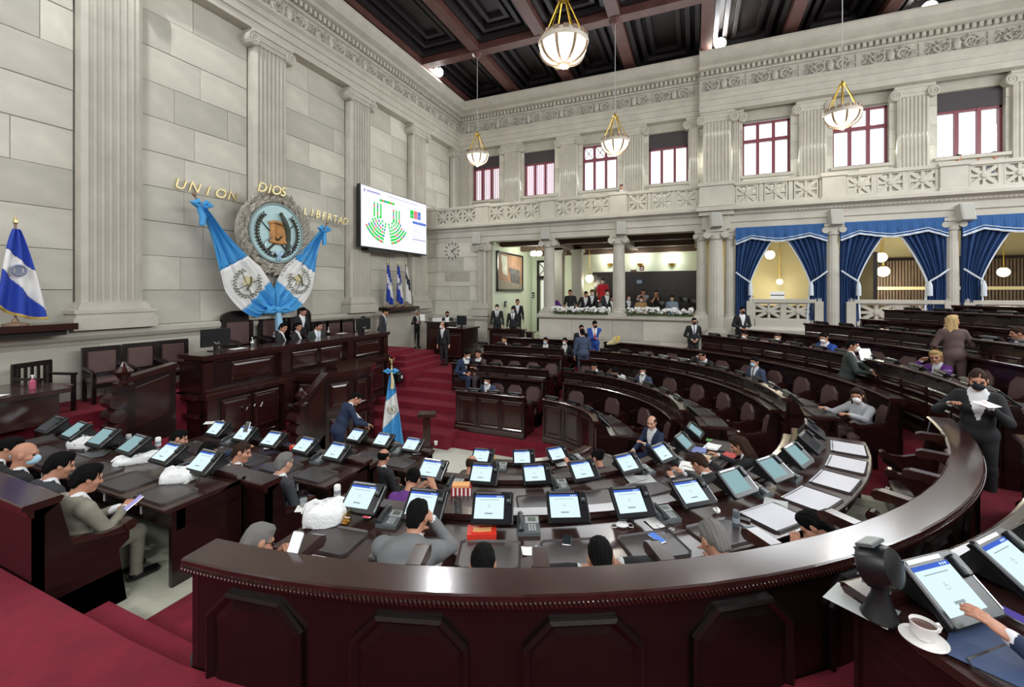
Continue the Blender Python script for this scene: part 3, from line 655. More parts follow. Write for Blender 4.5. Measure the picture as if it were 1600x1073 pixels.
FB = ['innermost far bench with octagonal leather backs, the bald man seated at its end', 'second far curved bench with a row of octagonal leather backs', 'third far curved bench, woman in grey sweater at its end', 'fourth far curved bench where the blonde in dark glasses sits',
      'fifth far curved bench behind the standing blonde woman', 'topmost far curved bench in front of the curtains']
FA = [(104, 177), (97, 177.5), (94, 174), (80, 148), (80, 133), (80, 127)]
for k in range(6):
    a, b = FA[k]; desk('arc', k, a, b, SEATS['F', k], FD[k], detail=2 if k < 1 else 1)
    bench('arc', k, a, b if k < 3 else b - 3, SEATS['F', k], FB[k])
AD = [('short straight desk left of the white floor, man in blue suit leaning at its end', .7, 2.35), ('straight desk with five terminals and small red box, second on the left', .7, 3.75), ('long straight desk at left with white bags and papers on it', 1.0, 4.5)]
AB = ['low straight bench of the inner left row behind the bald man', 'straight bench of the second left row behind the grey-haired man', 'long dark straight bench at the left edge with the grey-suited man']
BD = [('straight panelled desk across the white floor, masked man in slate suit behind it', .35, 2.05), ('second straight desk across the floor with the couple at its left end', .3, 3.0), ('third straight desk across the floor, below the press box', .3, 2.75)]
BB = ['straight bench with leather backs behind the man in slate suit', 'straight bench of the second row across the floor', 'straight bench of the third row across, against the stone parapet']
for k in range(3):
    l, a, b = AD[k]; desk('A', k, a, b, SEATS['A', k], l, low=True); bench('A', k, a + (.2 if k == 2 else 0), b, SEATS['A', k] if k < 2 else seq(1.5, .58, 5), AB[k], zlow=(ZF[k] if k < 2 else ZF[2]) * S)
    l, a, b = BD[k]; desk('B', k, a, b, SEATS['B', k], l, detail=2 if k == 0 else 1); bench('B', k, a, b, SEATS['B', k], BB[k])
# cream row floors between desk and bench
for kind, k, a, b in [('arc', 0, 2, 78), ('arc', 1, 2, 81), ('arc', 2, 2, 83), ('arc', 3, 38, 74), ('A', 0, .7, 2.4), ('A', 1, .7, 3.8), ('A', 2, .8, 4.6)]:
    stru(sweep(kind, a, b, [((RF[k] + .03) * S, ZF[k] * S + .001), ((RF[k] + 1.34) * S, ZF[k] * S + .001), ((RF[k] + 1.34) * S, ZF[k] * S + .006), ((RF[k] + .03) * S, ZF[k] * S + .006)]), 'floor', CREAM)
# ---------------------------------------------------------------- dais
def bx(name, mt, t, o, *bs, label=None):
    m = MB(S)
    for b in bs: m.box(*b)
    return m.build(name, mt, t, off=o, label=label)
ZD = 1.7
m = RB(); m.box(XA + .1, -8.25, 1.2, 11.4, 0, ZD); stru(m, 'floor', RED)
for i, (x, z) in enumerate(((-7.98, 1.44), (-7.7, 1.18), (-7.42, .92), (-7.14, .66), (-6.86, .4))): m = RB(); m.box(-8.3, x, 2.9, 4.3, 0, z); stru(m, 'floor', RED)
# stair between dais and far rows, climbing to the corner platform
for i in range(6): m = RB(); z = .32 + i * .165; m.box(-8.0, -5.0 - .12 * i, 8.1 + i * .5, 14.0, 0, z); stru(m, 'floor', RED)
m = RB(); m.box(XA + .1, -7.9, 11.3, YB, 0, 1.3); stru(m, 'floor', RED)
for i in range(3): m = RB(); m.box(-8.9, -7.9 + .25 * (2 - i), 9.9 + .3 * i, 12.0, 0, 1.3 + .13 * i); stru(m, 'floor', RED)
# white floor strip edge
m = RB(); m.box(-7.5, OX + 1.05, OY - 1.12, OY + 1.12, .001, .012); stru(m, 'floor', mat('white_carpet', (214, 214, 200), .9, var=.05))

o = (-8.1 * S, 7.15 * S, 0)
t = thing('presidential_desk', 'long dark panelled presidential desk on the dais under the draped flags', 'desk', o)
xf = -7.87
bx('upper_front', WOOD, t, o, (xf - .1, xf, 4.8, 9.5, 1.72, 2.27))
bx('lower_front', WOOD, t, o, (xf - .15, xf + .1, 4.75, 9.55, .0, 1.62))
bx('middle_ledge', WOOD2, t, o, (xf - .2, xf + .18, 4.7, 9.6, 1.62, 1.7), (xf - .2, xf + .12, 4.74, 9.58, 1.7, 1.76))
bx('desk_top', WOOD2, t, o, (xf - .62, xf + .1, 4.7, 9.62, 2.3, 2.38), (xf - .5, xf + .06, 4.74, 9.58, 2.25, 2.3))
bx('plinth', WOOD2, t, o, (xf, xf + .16, 4.7, 9.6, 0, .2))
for y0, y1, d in ((4.74, 4.9, .06), (6.22, 6.42, .1), (8.05, 8.25, .1), (9.42, 9.58, .06)): bx('post', WOOD2, t, o, (xf, xf + d, y0, y1, 1.76, 2.27), (xf + .1, xf + .1 + d, y0, y1, 0, 1.62))
def pnl(t, o, x, y0, y1, z0, z1): inst('panel', panel_me((y1 - y0) * S, (z1 - z0) * S), t, TR(x * S + .006 - o[0], (y0 + y1) / 2 * S - o[1], (z0 + z1) / 2 * S - o[2], PI / 2))
for y0, y1 in ((5.25, 6.1), (6.55, 7.2), (7.3, 7.95), (8.4, 9.3)): pnl(t, o, xf, y0, y1, 1.85, 2.2)
for y0, y1 in ((5.0, 5.55), (5.62, 6.15), (6.5, 7.2), (8.35, 8.8), (8.85, 9.35)): pnl(t, o, xf + .1, y0, y1, .9, 1.55); pnl(t, o, xf + .1, y0, y1, .25, .8)
m = MB(S)
for sg in (1, -1): m.tube([(xf + .125, 5.585 + sg * (.03 + .22 * k / 10), 1.3 + .05 * math.sin(k * .9)) for k in range(11)], .018, 5)
m.build('carved_scroll', WOOD2, t, off=o)
for y0, y1 in ((4.72, 4.85), (9.47, 9.6)):
    bx('end_panel', WOOD, t, o, (xf - .6, xf, y0, y1, .0, 2.25))
bx('end_shelf', WOOD2, t, o, (xf - .62, xf, 4.62, 4.74, 1.62, 1.7), (xf - .62, xf, 4.64, 4.74, 1.3, 1.36))

# orator's pulpit with stair
o = (-7.3 * S, 7.3 * S, 0); t = thing('pulpit', 'dark six-sided speaker pulpit in front of the presidential desk', 'pulpit', o)
poly = [(-7.75, 6.55), (-7.1, 6.72), (-6.85, 7.25), (-6.85, 7.75), (-7.1, 8.2), (-7.75, 8.3)]
cen = (-7.5, 7.45)
def scl(p, k): return [(cen[0] + (x - cen[0]) * k, cen[1] + (y - cen[1]) * k) for x, y in p]
m = MB(S); m.prism(poly, .0, 1.68); m.build('body', WOOD, t, off=o)
m = MB(S); m.prism(scl(poly, 1.07), 1.68, 1.78); m.prism(scl(poly, 1.03), 1.62, 1.68); m.build('cap_rail', WOOD2, t, off=o)
m = MB(S); m.prism(scl(poly, 1.06), .88, .95); m.prism(scl(poly, 1.08), 0, .22); m.build('mouldings', WOOD2, t, off=o)
for i in range(5):
    (x0, y0), (x1, y1) = poly[i], poly[i + 1]; L = math.hypot(x1 - x0, y1 - y0); ax = ((x1 - x0) / L, (y1 - y0) / L)
    for zc, hh in ((1.28, .52), (.55, .5)):
        M = frame(((x0 + x1) / 2 * S - o[0] + ax[1] * .008, (y0 + y1) / 2 * S - o[1] - ax[0] * .008, zc * S), ax + (0,), (-ax[1], ax[0], 0), (0, 0, 1))
        inst('panel', panel_me((L - .18) * S, hh * S), t, M)
m = MB(S); m.box(-7.6, -7.25, 7.2, 7.7, 1.78, 1.82); m.add([(-7.6, 7.15, 1.82), (-7.25, 7.15, 1.82), (-7.25, 7.75, 1.82), (-7.6, 7.75, 1.82), (-7.6, 7.15, 1.86), (-7.25, 7.15, 1.94), (-7.25, 7.75, 1.94), (-7.6, 7.75, 1.86)], [(0, 1, 5, 4), (1, 2, 6, 5), (2, 3, 7, 6), (3, 0, 4, 7), (4, 5, 6, 7)]); m.build('reading_slope', WOOD2, t, off=o)
for i in range(4): m = RB(); m.box(-7.7, -7.0, 5.5 + .25 * i, 6.6, 0, .26 * (i + 1) - .1); stru(m, 'floor', RED)
def stair_side(label, x, y0, z0, y1, z1, sg=1):
    o = (x * S, y0 * S, 0); t = thing('stair_balustrade', label, 'balustrade', o)
    d = (y1 - y0); h = .75
    m = MB(S); m.rings([[(xx, y0, z0 - .4), (xx, y1, z1 - .4), (xx, y1, z1 + h), (xx, y0, z0 + h)] for xx in (x - .04, x + .04)]); m.build('board', WOOD, t, off=o)
    m = MB(S); m.rings([[(xx, y0, z0 + h), (xx, y1, z1 + h), (xx, y1, z1 + h + .08), (xx, y0, z0 + h + .08)] for xx in (x - .09, x + .09)]); m.build('handrail', WOOD2, t, off=o)
    m = MB(S); e = .1 * (1 if d > 0 else -1); m.rings([[(xx, y0 + e, z0 + .05), (xx, y1 - e, z1 + .05), (xx, y1 - e, z1 + h - .1), (xx, y0 + e, z0 + h - .1)] for xx in (x - .055, x + .055)]); m.build('panel', WOOD2, t, off=o)
    m = MB(S); m.box(x - .1, x + .1, y0 - .1, y0 + .1, 0, z0 + .72); m.build('newel_post', WOOD, t, off=o)
    m = MB(S)
    for zz in (.1, .3, .5): m.rings([[(x - .13 + .26 * q, y0 - .12 + .11 * math.cos(2 * PI * j / 10), z0 + zz + .1 * math.sin(2 * PI * j / 10)) for j in range(10)] for q in (0, 1)])
    m.build('scroll_bracket', WOOD2, t, off=o)
    m = MB(S); m.lathe([(.12, z0 + .72), (.13, z0 + .76), (.05, z0 + .8), (.12, z0 + .92), (.05, z0 + 1.0), (.02, z0 + 1.06)], 10, c=(x, y0)); m.build('finial', WOOD2, t, off=o)
stair_side('carved stair side with newel post at the left end of the presidential desk', -7.75, 3.58, 1.4, 4.25, 1.52)
stair_side('carved stair side with sloping rail left of the speaker pulpit', -7.0, 6.03, .58, 6.62, 1.0)

# high-backed leather chairs
def leather_chair(name, label, x, y, z, rz, sc=1, crest=False):
    t = thing(name, label, 'chair', (x * S, y * S, z * S), rz); t.scale = (sc,) * 3
    m = MB(); m.cbox(-.3, .3, -.28, .28, .42, .52, .04); m.build('seat', LEATHER, t, smooth=True)
    m = MB(); m.cbox(-.26, .26, -.33, -.25, .6, 1.1, .03); m.build('backrest', LEATHER, t, smooth=True)
    m = MB(); m.box(-.34, -.26, -.34, -.26, .0, 1.16); m.box(.26, .34, -.34, -.26, 0, 1.16); m.box(-.34, .34, -.35, -.27, 1.1, 1.2); m.box(-.26, .26, -.34, -.27, .52, .6)
    if crest: m.rings([[(.34 * math.cos(PI * k / 10), yy, 1.2 + .14 * math.sin(PI * k / 10)) for k in range(11)] for yy in (-.35, -.28)])
    m.build('back_frame', WOODB, t)
    for sx in (-1, 1):
        m = MB(); m.box(sx * .3 - .035, sx * .3 + .035, .2, .27, 0, .68); m.build('leg', WOODB, t)
        m = MB(); m.tube([(sx * .31, -.3, .74), (sx * .31, .0, .72), (sx * .31, .2, .7), (sx * .31, .3, .66), (sx * .31, .28, .6)], .035, 6); m.build('armrest', WOODB, t)
    m = MB(); m.box(-.3, .3, -.28, .26, .34, .43); m.build('seat_rail', WOODB, t); return t
for i, y in enumerate((3.91, 4.45, 4.98)): leather_chair('leather_armchair', 'brown leather armchair against the stone base, %s left of the desk screen' % ['third', 'second', 'first'][i], -8.95, y, ZD, -PI / 2 - .1, .84)
for i, (y, l) in enumerate(((6.35, 'tall crested leather chair left of the people on the dais'), (7.2, 'tall crested leather chair in the middle, under the flag knot'), (7.95, 'tall crested leather chair behind the grey-suited dais speaker'))): leather_chair('presidential_chair', l, -9.0, y, ZD, -PI / 2, 1.18, True)
for i, y in enumerate((8.6, 9.1, 9.6)): leather_chair('leather_armchair', 'leather armchair at the right part of the dais, %s from the tall chairs' % ['first', 'second', 'third'][i], -9.05, y, ZD, -PI / 2, .95)
# left secretary table, slatted chair, screen
o = (-8.3 * S, 2.3 * S, 1.2 * S); t = thing('side_table', 'carved wooden side table at the left edge, papers and small pink bottle on it', 'table', o)
bx('table_top', WOODT, t, o, (-8.85, -7.75, .9, 3.0, 2.14, 2.2)); bx('apron', WOOD2, t, o, (-8.7, -7.85, 1.0, 2.92, 1.75, 2.14))
for x, y in ((-7.95, 2.8), (-8.7, 2.8), (-7.95, 1.1), (-8.7, 1.1)): m = MB(S); m.lathe([(.08, 1.2), (.05, 1.3), (.1, 1.5), (.07, 1.75)], 8, c=(x, y)); m.build('leg', WOOD2, t, off=o)
m = RB(); m.box(-8.9, -7.6, .5, 3.0, 0, 1.2); stru(m, 'floor', RED)
t = thing('slatted_chair', 'dark wooden slat-backed chair behind the side table at left', 'chair', (-8.75 * S, 3.1 * S, ZD * S), -PI / 2 + .3)
m = MB(); m.cbox(-.27, .27, -.25, .25, .42, .47, .03); m.build('seat', LEATHER, t)
for sx in (-1, 1): m = MB(); m.box(sx * .25 - .025, sx * .25 + .025, .2, .25, 0, .62); m.build('leg', WOODB, t); m = MB(); m.box(sx * .25 - .025, sx * .25 + .025, -.27, -.22, 0, .85); m.build('leg', WOODB, t); m = MB(); m.box(sx * .25 - .03, sx * .25 + .03, -.25, .27, .62, .66); m.build('armrest', WOODB, t)
m = MB(); m.box(-.27, .27, -.27, -.22, .8, .88); m.build('top_rail', WOODB, t)
for k in range(5): m = MB(); x = -.18 + .09 * k; m.box(x - .018, x + .018, -.26, -.235, .47, .8); m.build('slat', WOODB, t)
def monitor(label, loc, rz, w=.56, h=.34):
    t = thing('monitor', label, 'monitor', loc, rz)
    m = MB(); m.cbox(-w / 2, w / 2, -.03, .03, .1, .1 + h, .012); m.build('housing', BLACK, t)
    m = MB(); m.box(-w / 2 + .015, w / 2 - .015, .03, .033, .115, .085 + h); m.build('screen', mat('dark_screen', (40, 46, 50), .15), t)
    m = MB(); m.box(-.03, .03, -.03, .03, 0, .12); m.box(-.13, .13, -.09, .09, 0, .015); m.build('stand', BLACK, t)
    m = MB(); m.tube([(-.06, -.035, .2), (-.02, -.06, .15), (.03, -.05, .19), (.06, -.035, .14)], .006, 4); m.build('cables', LGREY, t); return t
ZT = 2.38 * S
monitor('large black desk screen at the left end of the presidential desk, seen from behind', (-8.3 * S, 5.25 * S, ZT), PI / 2, .62, .38)
monitor('black desk screen at the right end of the presidential desk, seen from behind', (-8.2 * S, 9.05 * S, ZT), PI / 2, .6, .36)
monitor('black screen tilted on the side table at the left edge', (-8.55 * S, 1.9 * S, 2.2 * S), -.5 + PI / 2, .42, .42)

# carved counters by the clock wall
def counter(label, x0, x1, y0, y1, z0, z1):
    o = (x0 * S, y0 * S, z0 * S); t = thing('counter', label, 'counter', o)
    bx('body', WOOD, t, o, (x0, x1, y0, y1, z0, z1 - .05)); bx('counter_top', WOOD2, t, o, (x0 - .05, x1 + .05, y0 - .05, y1 + .05, z1 - .05, z1)); bx('plinth', WOOD2, t, o, (x0 - .03, x1 + .03, y0 - .03, y1, z0, z0 + .1))
    inst('panel', panel_me((x1 - x0 - .2) * S, (z1 - z0 - .35) * S), t, TR((x1 - x0) / 2 * S, -.006, (z1 - z0) * .5 * S)); return t
counter('red-brown clerk counter with papers on top below the clock', -8.6, -7.75, 12.6, 13.2, 1.3, 2.45)
counter('dark clerk counter with black screen on it, right of the red-brown counter', -7.75, -6.95, 12.3, 13.3, 1.15, 2.28)
counter('red-brown wooden barrier in the doorway below the painting, two men behind', -6.55, -5.3, 13.4, 13.6, 1.45, 2.22)
counter('small wooden barrier right of the doorway below the painting', -5.2, -4.98, 13.4, 13.6, 1.45, 2.15)
t = thing('lectern', 'plain wooden microphone post on the red steps right of the standing flag', 'lectern', (-5.28 * S, 7.75 * S, .15 * S), .5)
m = MB(); m.cbox(-.09, .09, -.09, .09, 0, .78, .01); m.build('post', WOOD2, t); m = MB(); m.cbox(-.22, .22, -.17, .17, .78, .86, .01); m.build('top', WOODT, t); m = MB(); m.cbox(-.16, .16, -.14, .14, 0, .04, .01); m.build('base', WOOD2, t)
# ---------------------------------------------------------------- wreath, lettering, flags, screen
XW = XA * S
ec = (XA + .3, 7.2, 4.88)                     # wreath centre (plan)
o = (ec[0] * S, ec[1] * S, ec[2] * S)
t = thing('national_emblem', 'round painted coat of arms inside a carved stone wreath on the dais wall', 'emblem', o, PI / 2)   # local: x along wall (to far), -y out of wall
rg = random.Random(3)
m = MB(); m.rings([[(r * math.cos(2 * PI * j / 36), y, r * math.sin(2 * PI * j / 36)) for j in range(36)] for y, r in ((.15, 1.0), (-.05, .96), (-.08, .9))]); m.build('backing', STONEW, t)
m = MB()
for k in range(520):
    a = rg.uniform(0, 2 * PI); r = rg.uniform(.84, 1.1); x, z = r * math.cos(a), r * math.sin(a) * 1.02
    l = rg.uniform(.09, .17); b = a + PI / 2 * (1 if a < PI / 2 or a > 1.5 * PI else -1) * rg.uniform(.5, 1.1); w = l * .36; y = -.08 - rg.uniform(.02, .08)
    dx, dz = math.cos(b), math.sin(b)
    m.add([(x - dx * l, y + .05, z - dz * l), (x - dz * w, y, z + dx * w), (x + dx * l, y - .05, z + dz * l), (x + dz * w, y, z - dx * w), (x, y - .05, z)], [(0, 1, 4), (1, 2, 4), (2, 3, 4), (3, 0, 4)])
m.build('carved_leaves', STONEW, t, kind='stuff')
m = MB(); m.rings([[(r * math.cos(2 * PI * j / 40), y, r * math.sin(2 * PI * j / 40)) for j in range(40)] for y, r in ((-.05, .8), (-.14, .8), (-.14, .77))]); m.build('disc', [mat('pale_blue_disc', (186, 220, 222), .6, var=.05)], t)
m = MB(); m.tube([(.79 * math.cos(2 * PI * j / 40), -.14, .79 * math.sin(2 * PI * j / 40)) for j in range(41)], .035, 6); m.build('rim', [mat('grey_blue_rim', (140, 160, 160), .6)], t)
for sx, nm in ((-1, 'laurel_branch'), (1, 'laurel_branch')):
    m = MB(); pts = [(sx * .62 * math.cos(R(a)), -.17, .62 * math.sin(R(a))) for a in range(-84, 52, 8)]; m.tube(pts, .02, 5)
    for i, p in enumerate(pts):
        for q in (-1, 1):
            a = R(-84 + 8 * i); l = .13; tx, tz = -math.sin(a) * sx, math.cos(a); nx_, nz_ = math.cos(a) * sx * q, math.sin(a) * q
            ex, ez = tx * .7 + nx_ * .55, tz * .7 + nz_ * .55
            m.add([p, (p[0] + ex * l * .5 - ez * .035, -.2, p[2] + ez * l * .5 + ex * .035), (p[0] + ex * l, -.18, p[2] + ez * l), (p[0] + ex * l * .5 + ez * .035, -.19, p[2] + ez * l * .5 - ex * .035)], [(0, 1, 2, 3)])
    m.build(nm, DARKF, t)
m = MB(); m.rings([[(-.25 + .5 * k / 10 + .03 * math.sin(k), -.17 - .03 * math.sin(k * .9), zz) for k in range(11)] for zz in (-.22, .0, .24)], closed=False, caps=False)
m.rings([[(x, y, -.22 + .0 * x) for x, y in [(-.28, -.16), (-.28, -.2), (.26, -.2), (.26, -.16)]], [(x, y, -.28) for x, y in [(-.24, -.16), (-.24, -.2), (.22, -.2), (.22, -.16)]]])
m.tube([(-.28, -.17, .25), (-.1, -.2, .3), (.1, -.19, .26), (.26, -.17, .24)], .04, 6); m.tube([(-.26, -.17, -.22), (0, -.2, -.27), (.24, -.17, -.24)], .045, 6); m.build('parchment', [mat('parchment_gold', (186, 132, 74), .6, var=.2, vs=8)], t)
for sg in (1, -1): m = MB(); m.tube([(sg * -.5, -.16, .28), (sg * .32, -.16, -.5)], [.012, .03], 5); m.build('rifle', DARKF, t)
for sg in (1, -1):
    m = MB(); m.tube([(sg * .4 * math.cos(R(a)), -.19, -.38 + .28 * math.sin(R(a))) for a in range(-60, 61, 15)], .018, 5); m.tube([(sg * .22, -.2, -.62), (sg * .1, -.2, -.5)], .03, 5); m.build('sword', [mat('steel', (150, 160, 165), .3, .8)], t)
m = MB(); m.tube([(.08, -.2, .5), (.1, -.24, .42), (.16, -.25, .3), (.26, -.22, .1), (.3, -.2, -.15), (.28, -.19, -.4), (.22, -.18, -.58)], [.045, .06, .07, .08, .06, .045, .02], 8); m.ball((.06, -.22, .52), (.05, .05, .055), 8, 6); m.tube([(.03, -.23, .52), (-.03, -.24, .5)], [.02, .004], 5); m.build('quetzal_bird', [mat('bird_green', (62, 72, 60), .6)], t)
m = MB(); m.tube([(-.12, -.2, -.5), (-.04, -.22, -.6), (.05, -.22, -.6), (.12, -.2, -.52)], .035, 6); m.tube([(0, -.2, -.58), (-.03, -.2, -.74)], .03, 5); m.tube([(.02, -.2, -.58), (.06, -.2, -.74)], .03, 5); m.build('ribbon', [mat('ribbon_blue', (170, 200, 225), .6)], t)

# gilded lettering, each letter a part
def word(name, label, txt, y0, y1, z0, z1, size, tilt):
    o = ((XA + .06) * S, (y0 + y1) / 2 * S, (z0 + z1) / 2 * S); t = thing('lettering', label, 'lettering', o)
    n = len(txt); cu = {}
    for i, c in enumerate(txt):
        y = y0 + (y1 - y0) * i / (n - 1); z = z0 + (z1 - z0) * i / (n - 1)
        if c not in cu: cu[c] = letter_mesh(c, size, GOLD, .02, .25)
        x = {'UNION': .02, 'DIOS': .5, 'LIBERTAD': .28}[txt]
        M = frame((x * S, y * S - o[1], z * S - o[2]), (0, 1, 0), (0, 0, 1), (1, 0, 0)) @ Euler((0, 0, tilt)).to_matrix().to_4x4()
        inst('letter', cu[c], t, M)
ZL = lambda u, v: (lambda p: (p[1] / S, p[2] / S))(atx(u, v, (XA + .06) * S))
a, b = ZL(279, 288), ZL(361, 307); word('lettering', 'gilded raised letters reading UNION on the stone wall', 'UNION', a[0], b[0], a[1], b[1], .34, -.05)
a, b = [(lambda p: (p[1] / S, p[2] / S))(atx(u, v, (XA + .56) * S)) for u, v in ((408, 293), (441, 300))]; word('lettering', 'gilded raised letters reading DIOS above the stone wreath', 'DIOS', a[0], b[0], a[1], b[1], .36, 0)
a, b = [(lambda p: (p[1] / S, p[2] / S))(atx(u, v, (XA + .34) * S)) for u, v in ((470, 329), (537, 346))]; word('lettering', 'gilded raised letters reading LIBERTAD above the right draped flag', 'LIBERTAD', a[0] + .12, b[0] + .04, a[1], b[1], .32, .05)

# draped flags: cloth surfaces from a gathered top down to the knot
def emblem_mark(t, M, r):
    m = MB(); rg = random.Random(1)
    for k in range(40):
        a = R(-235 + 290 * k / 39); q = r * (.86 + .14 * (k % 2)); x, z = q * math.cos(a), q * math.sin(a)
        m.ball((x, 0, z), (r * .1, .006, r * .07), 5, 3, M)
    m.build('laurel_mark', [mat('mark_olive', (110, 112, 92), .8)], t)
    m = MB(); m.box(-r * .32, r * .32, -.006, .006, -r * .2, r * .45, M); m.build('parchment_mark', [mat('mark_cream', (206, 196, 150), .8)], t)
    m = MB()
    for sg in (1, -1): m.tube([(-sg * r * .7, -.004, r * .55), (sg * r * .6, -.004, -r * .75)], r * .03, 4, M)
    m.tube([(r * .05, -.01, r * .5), (r * .2, -.01, r * .1), (r * .1, -.01, -r * .5)], r * .07, 5, M); m.build('crossed_rifles_mark', [mat('mark_dark', (84, 84, 72), .8)], t)
def drape(label, top, knot, sag, wmax, side):
    """a long flag hanging in a curve from top to knot; plan (y,z) on the wall plane"""
    X0 = (XA + .45) * S; o = (X0, knot[0] * S, knot[1] * S)
    t = thing('draped_flag', label, 'flag', o); N, Mn = 48, 22
    ctr = []
    for i in range(N + 1):
        f = i / N; y = top[0] + (knot[0] - top[0]) * (f ** .82 if 1 else f); z = top[1] + (knot[1] - top[1]) * f - sag * math.sin(PI * f) * .9
        w = wmax * (math.sin(PI * min(1, f * .86 + .07)) ** .8) * (.25 + .75 * min(1, f * 2.2)) * (1 if f < .82 else max(.12, (1 - f) / .18))
        ctr.append((y, z, max(w, .07)))
    V = []
    for i in range(N + 1):
        y, z, w = ctr[i]; a = ctr[max(i - 1, 0)]; b = ctr[min(i + 1, N)]; dy, dz = b[0] - a[0], b[1] - a[1]; l = math.hypot(dy, dz); ny, nz = -dz / l, dy / l
        f = i / N
        for j in range(Mn + 1):
            g = j / Mn - .5; fold = .06 * math.sin(g * 24 + f * 3) * (.4 + abs(f - .45)) + .035 * math.sin(g * 41 + 1 + f * 5)
            V.append((fold * S * .9 + .05, (y + ny * w * g) * S - o[1], (z + nz * w * g) * S - o[2]))
    cuts = [0, int(N * .34), int(N * .68), N]
    for q, (nm, mt) in enumerate((('blue_stripe', SKYBLUE), ('white_stripe', FWHITE), ('blue_stripe', SKYBLUE))):
        m = MB(); i0, i1 = cuts[q], cuts[q + 1]; base = i0 * (Mn + 1)
        vs = V[base:(i1 + 1) * (Mn + 1)]; fs = [(a * (Mn + 1) + j, a * (Mn + 1) + j + 1, (a + 1) * (Mn + 1) + j + 1, (a + 1) * (Mn + 1) + j) for a in range(i1 - i0) for j in range(Mn)]
        m.add(vs, fs); ob = m.build(nm, mt, t, smooth=True); md = ob.modifiers.new('thickness', 'SOLIDIFY'); md.thickness = .012
    y, z, w = ctr[int(N * .51)]; emblem_mark(t, frame((.13, y * S - o[1], z * S - o[2]), (0, 1, 0), (-1, 0, 0), (0, 0, 1)) @ TR(0, 0, 0, 0, 0, side * .35), .36)
    m = MB(); y, z, _ = ctr[0]; c = (.06, y * S - o[1], z * S - o[2])
    for sg in (-1, 1): m.tube([c, (c[0] + .06, c[1] + sg * .1, c[2] + .1), (c[0] + .05, c[1] + sg * .2, c[2] + .04), (c[0] + .03, c[1] + sg * .1, c[2] - .01), c], [.03, .06, .07, .05, .03], 6)
    m.tube([(c[0], c[1] - side * .05, c[2]), (c[0] + .05, c[1] + side * .02, c[2] - .25), (c[0] + .05, c[1] + side * .0, c[2] - .45)], [.05, .07, .06], 6); m.build('bow', SKYBLUE, t, smooth=True)
    m = MB(); m.tube([(c[0], c[1] + side * -.12, c[2] + .2), (c[0] + .02, c[1], c[2])], .03, 6); m.ball((c[0], c[1] - side * .14, c[2] + .24), .05, 8, 6); m.build('pole_end', BRONZE, t); return t
XP = (XA + .45) * S
pl = lambda u, v: (lambda p: (p[1] / S, p[2] / S))(atx(u, v, XP))
kn = pl(428, 484)
drape('long blue and white flag draped from below UNION down to the knot', pl(311, 322), kn, .5, 1.0, 1)
drape('blue and white flag draped from below LIBERTAD down to the knot', pl(503, 360), kn, .36, 1.0, -1)
t = thing('flag_knot', 'blue bow knot with hanging tails where the two draped flags meet', 'bow', (XP + .14, kn[0] * S, kn[1] * S))
m = MB(); m.ball((0, 0, 0), (.1, .11, .1), 10, 8); m.build('knot', SKYBLUE, t, smooth=True)
for sg in (-1, 1): m = MB(); m.tube([(0, 0, 0), (.05, sg * .16, .06), (.05, sg * .3, .02), (.03, sg * .36, -.04), (.04, sg * .2, -.05), (0, 0, -.02)], [.03, .06, .07, .05, .05, .03], 6); m.build('loop', SKYBLUE, t, smooth=True)
m = MB(); m.tube([(0, 0, 0), (.02, .02, -.25), (.02, .05, -.55)], [.06, .09, .1], 6); m.build('tail', mat('flag_pale_blue', (150, 195, 225), .7), t, smooth=True)

# wall screen with the seating chart
p0, p1 = atx(564, 336, (XA + .55) * S), atx(666, 360, (XA + .55) * S)
wd = p1[1] - p0[1]; h0 = atx(564, 287, (XA + .55) * S)[2]; h1 = atx(564, 384, (XA + .55) * S)[2]; k1 = atx(666, 321, (XA + .55) * S)[2]; k2 = atx(666, 397, (XA + .55) * S)[2]
zc = (h0 + h1 + k1 + k2) / 4; hh = ((h0 - h1) + (k1 - k2)) / 2
t = thing('wall_screen', 'large wall screen showing green, red and blue seating chart', 'screen', ((XA + .55) * S, (p0[1] + p1[1]) / 2, zc), PI / 2)
w2, h2 = wd / 2, hh / 2
m = MB(); m.box(-w2 - .03, w2 + .03, .0, .16, -h2 - .04, h2 + .03); m.build('housing', BLACK, t)
m = MB(); m.quad((-w2, -.004, -h2), (w2, -.004, -h2), (w2, -.004, h2), (-w2, -.004, h2)); m.build('display', glow('chart_white', (244, 244, 255), 1.0), t)
m = MB(); m.box(-w2 * .8, w2 * .3, .02, .3, -h2 - .12, -h2 - .04); m.box(w2 - .1, w2 + .12, .1, .3, -h2, h2 * .8); m.build('bracket', BLACK, t)
GR, RE, BL, GY, PK = glow('chart_green', (40, 205, 70), 1), glow('chart_red', (235, 110, 110), 1), glow('chart_blue', (95, 120, 205), 1), glow('chart_grey', (165, 165, 205), 1), glow('chart_lilac', (206, 208, 236), 1)
m = MB(); rg = random.Random(11)
def dot(x, z, s=.04, c=None):
    m.c = c if c is not None else (0 if rg.random() < .72 else rg.choice((1, 2, 2, 1)))
    m.quad((x - s, -.008, z - s), (x + s, -.008, z - s), (x + s, -.008, z + s), (x - s, -.008, z + s))
cx, cz = -w2 * .3, h2 * .1
for i in range(11): dot(cx - .38 + i * .075, h2 * .66)
for k in range(3):
    for i in range(6): dot(cx - .35 - k * .17, h2 * .5 - i * .085); dot(cx + .35 + k * .17, h2 * .42 - i * .085)
for k in range(7):
    r = .42 + .138 * k; n = int(3 + k * 2.2)
    for i in range(n):
        for sg in (-1, 1):
            a = R(12 + (55 if k < 4 else 48) * i / max(n - 1, 1)); x, z = cx + sg * r * math.sin(a), cz + .1 - r * math.cos(a) * .82
            dot(x, z)
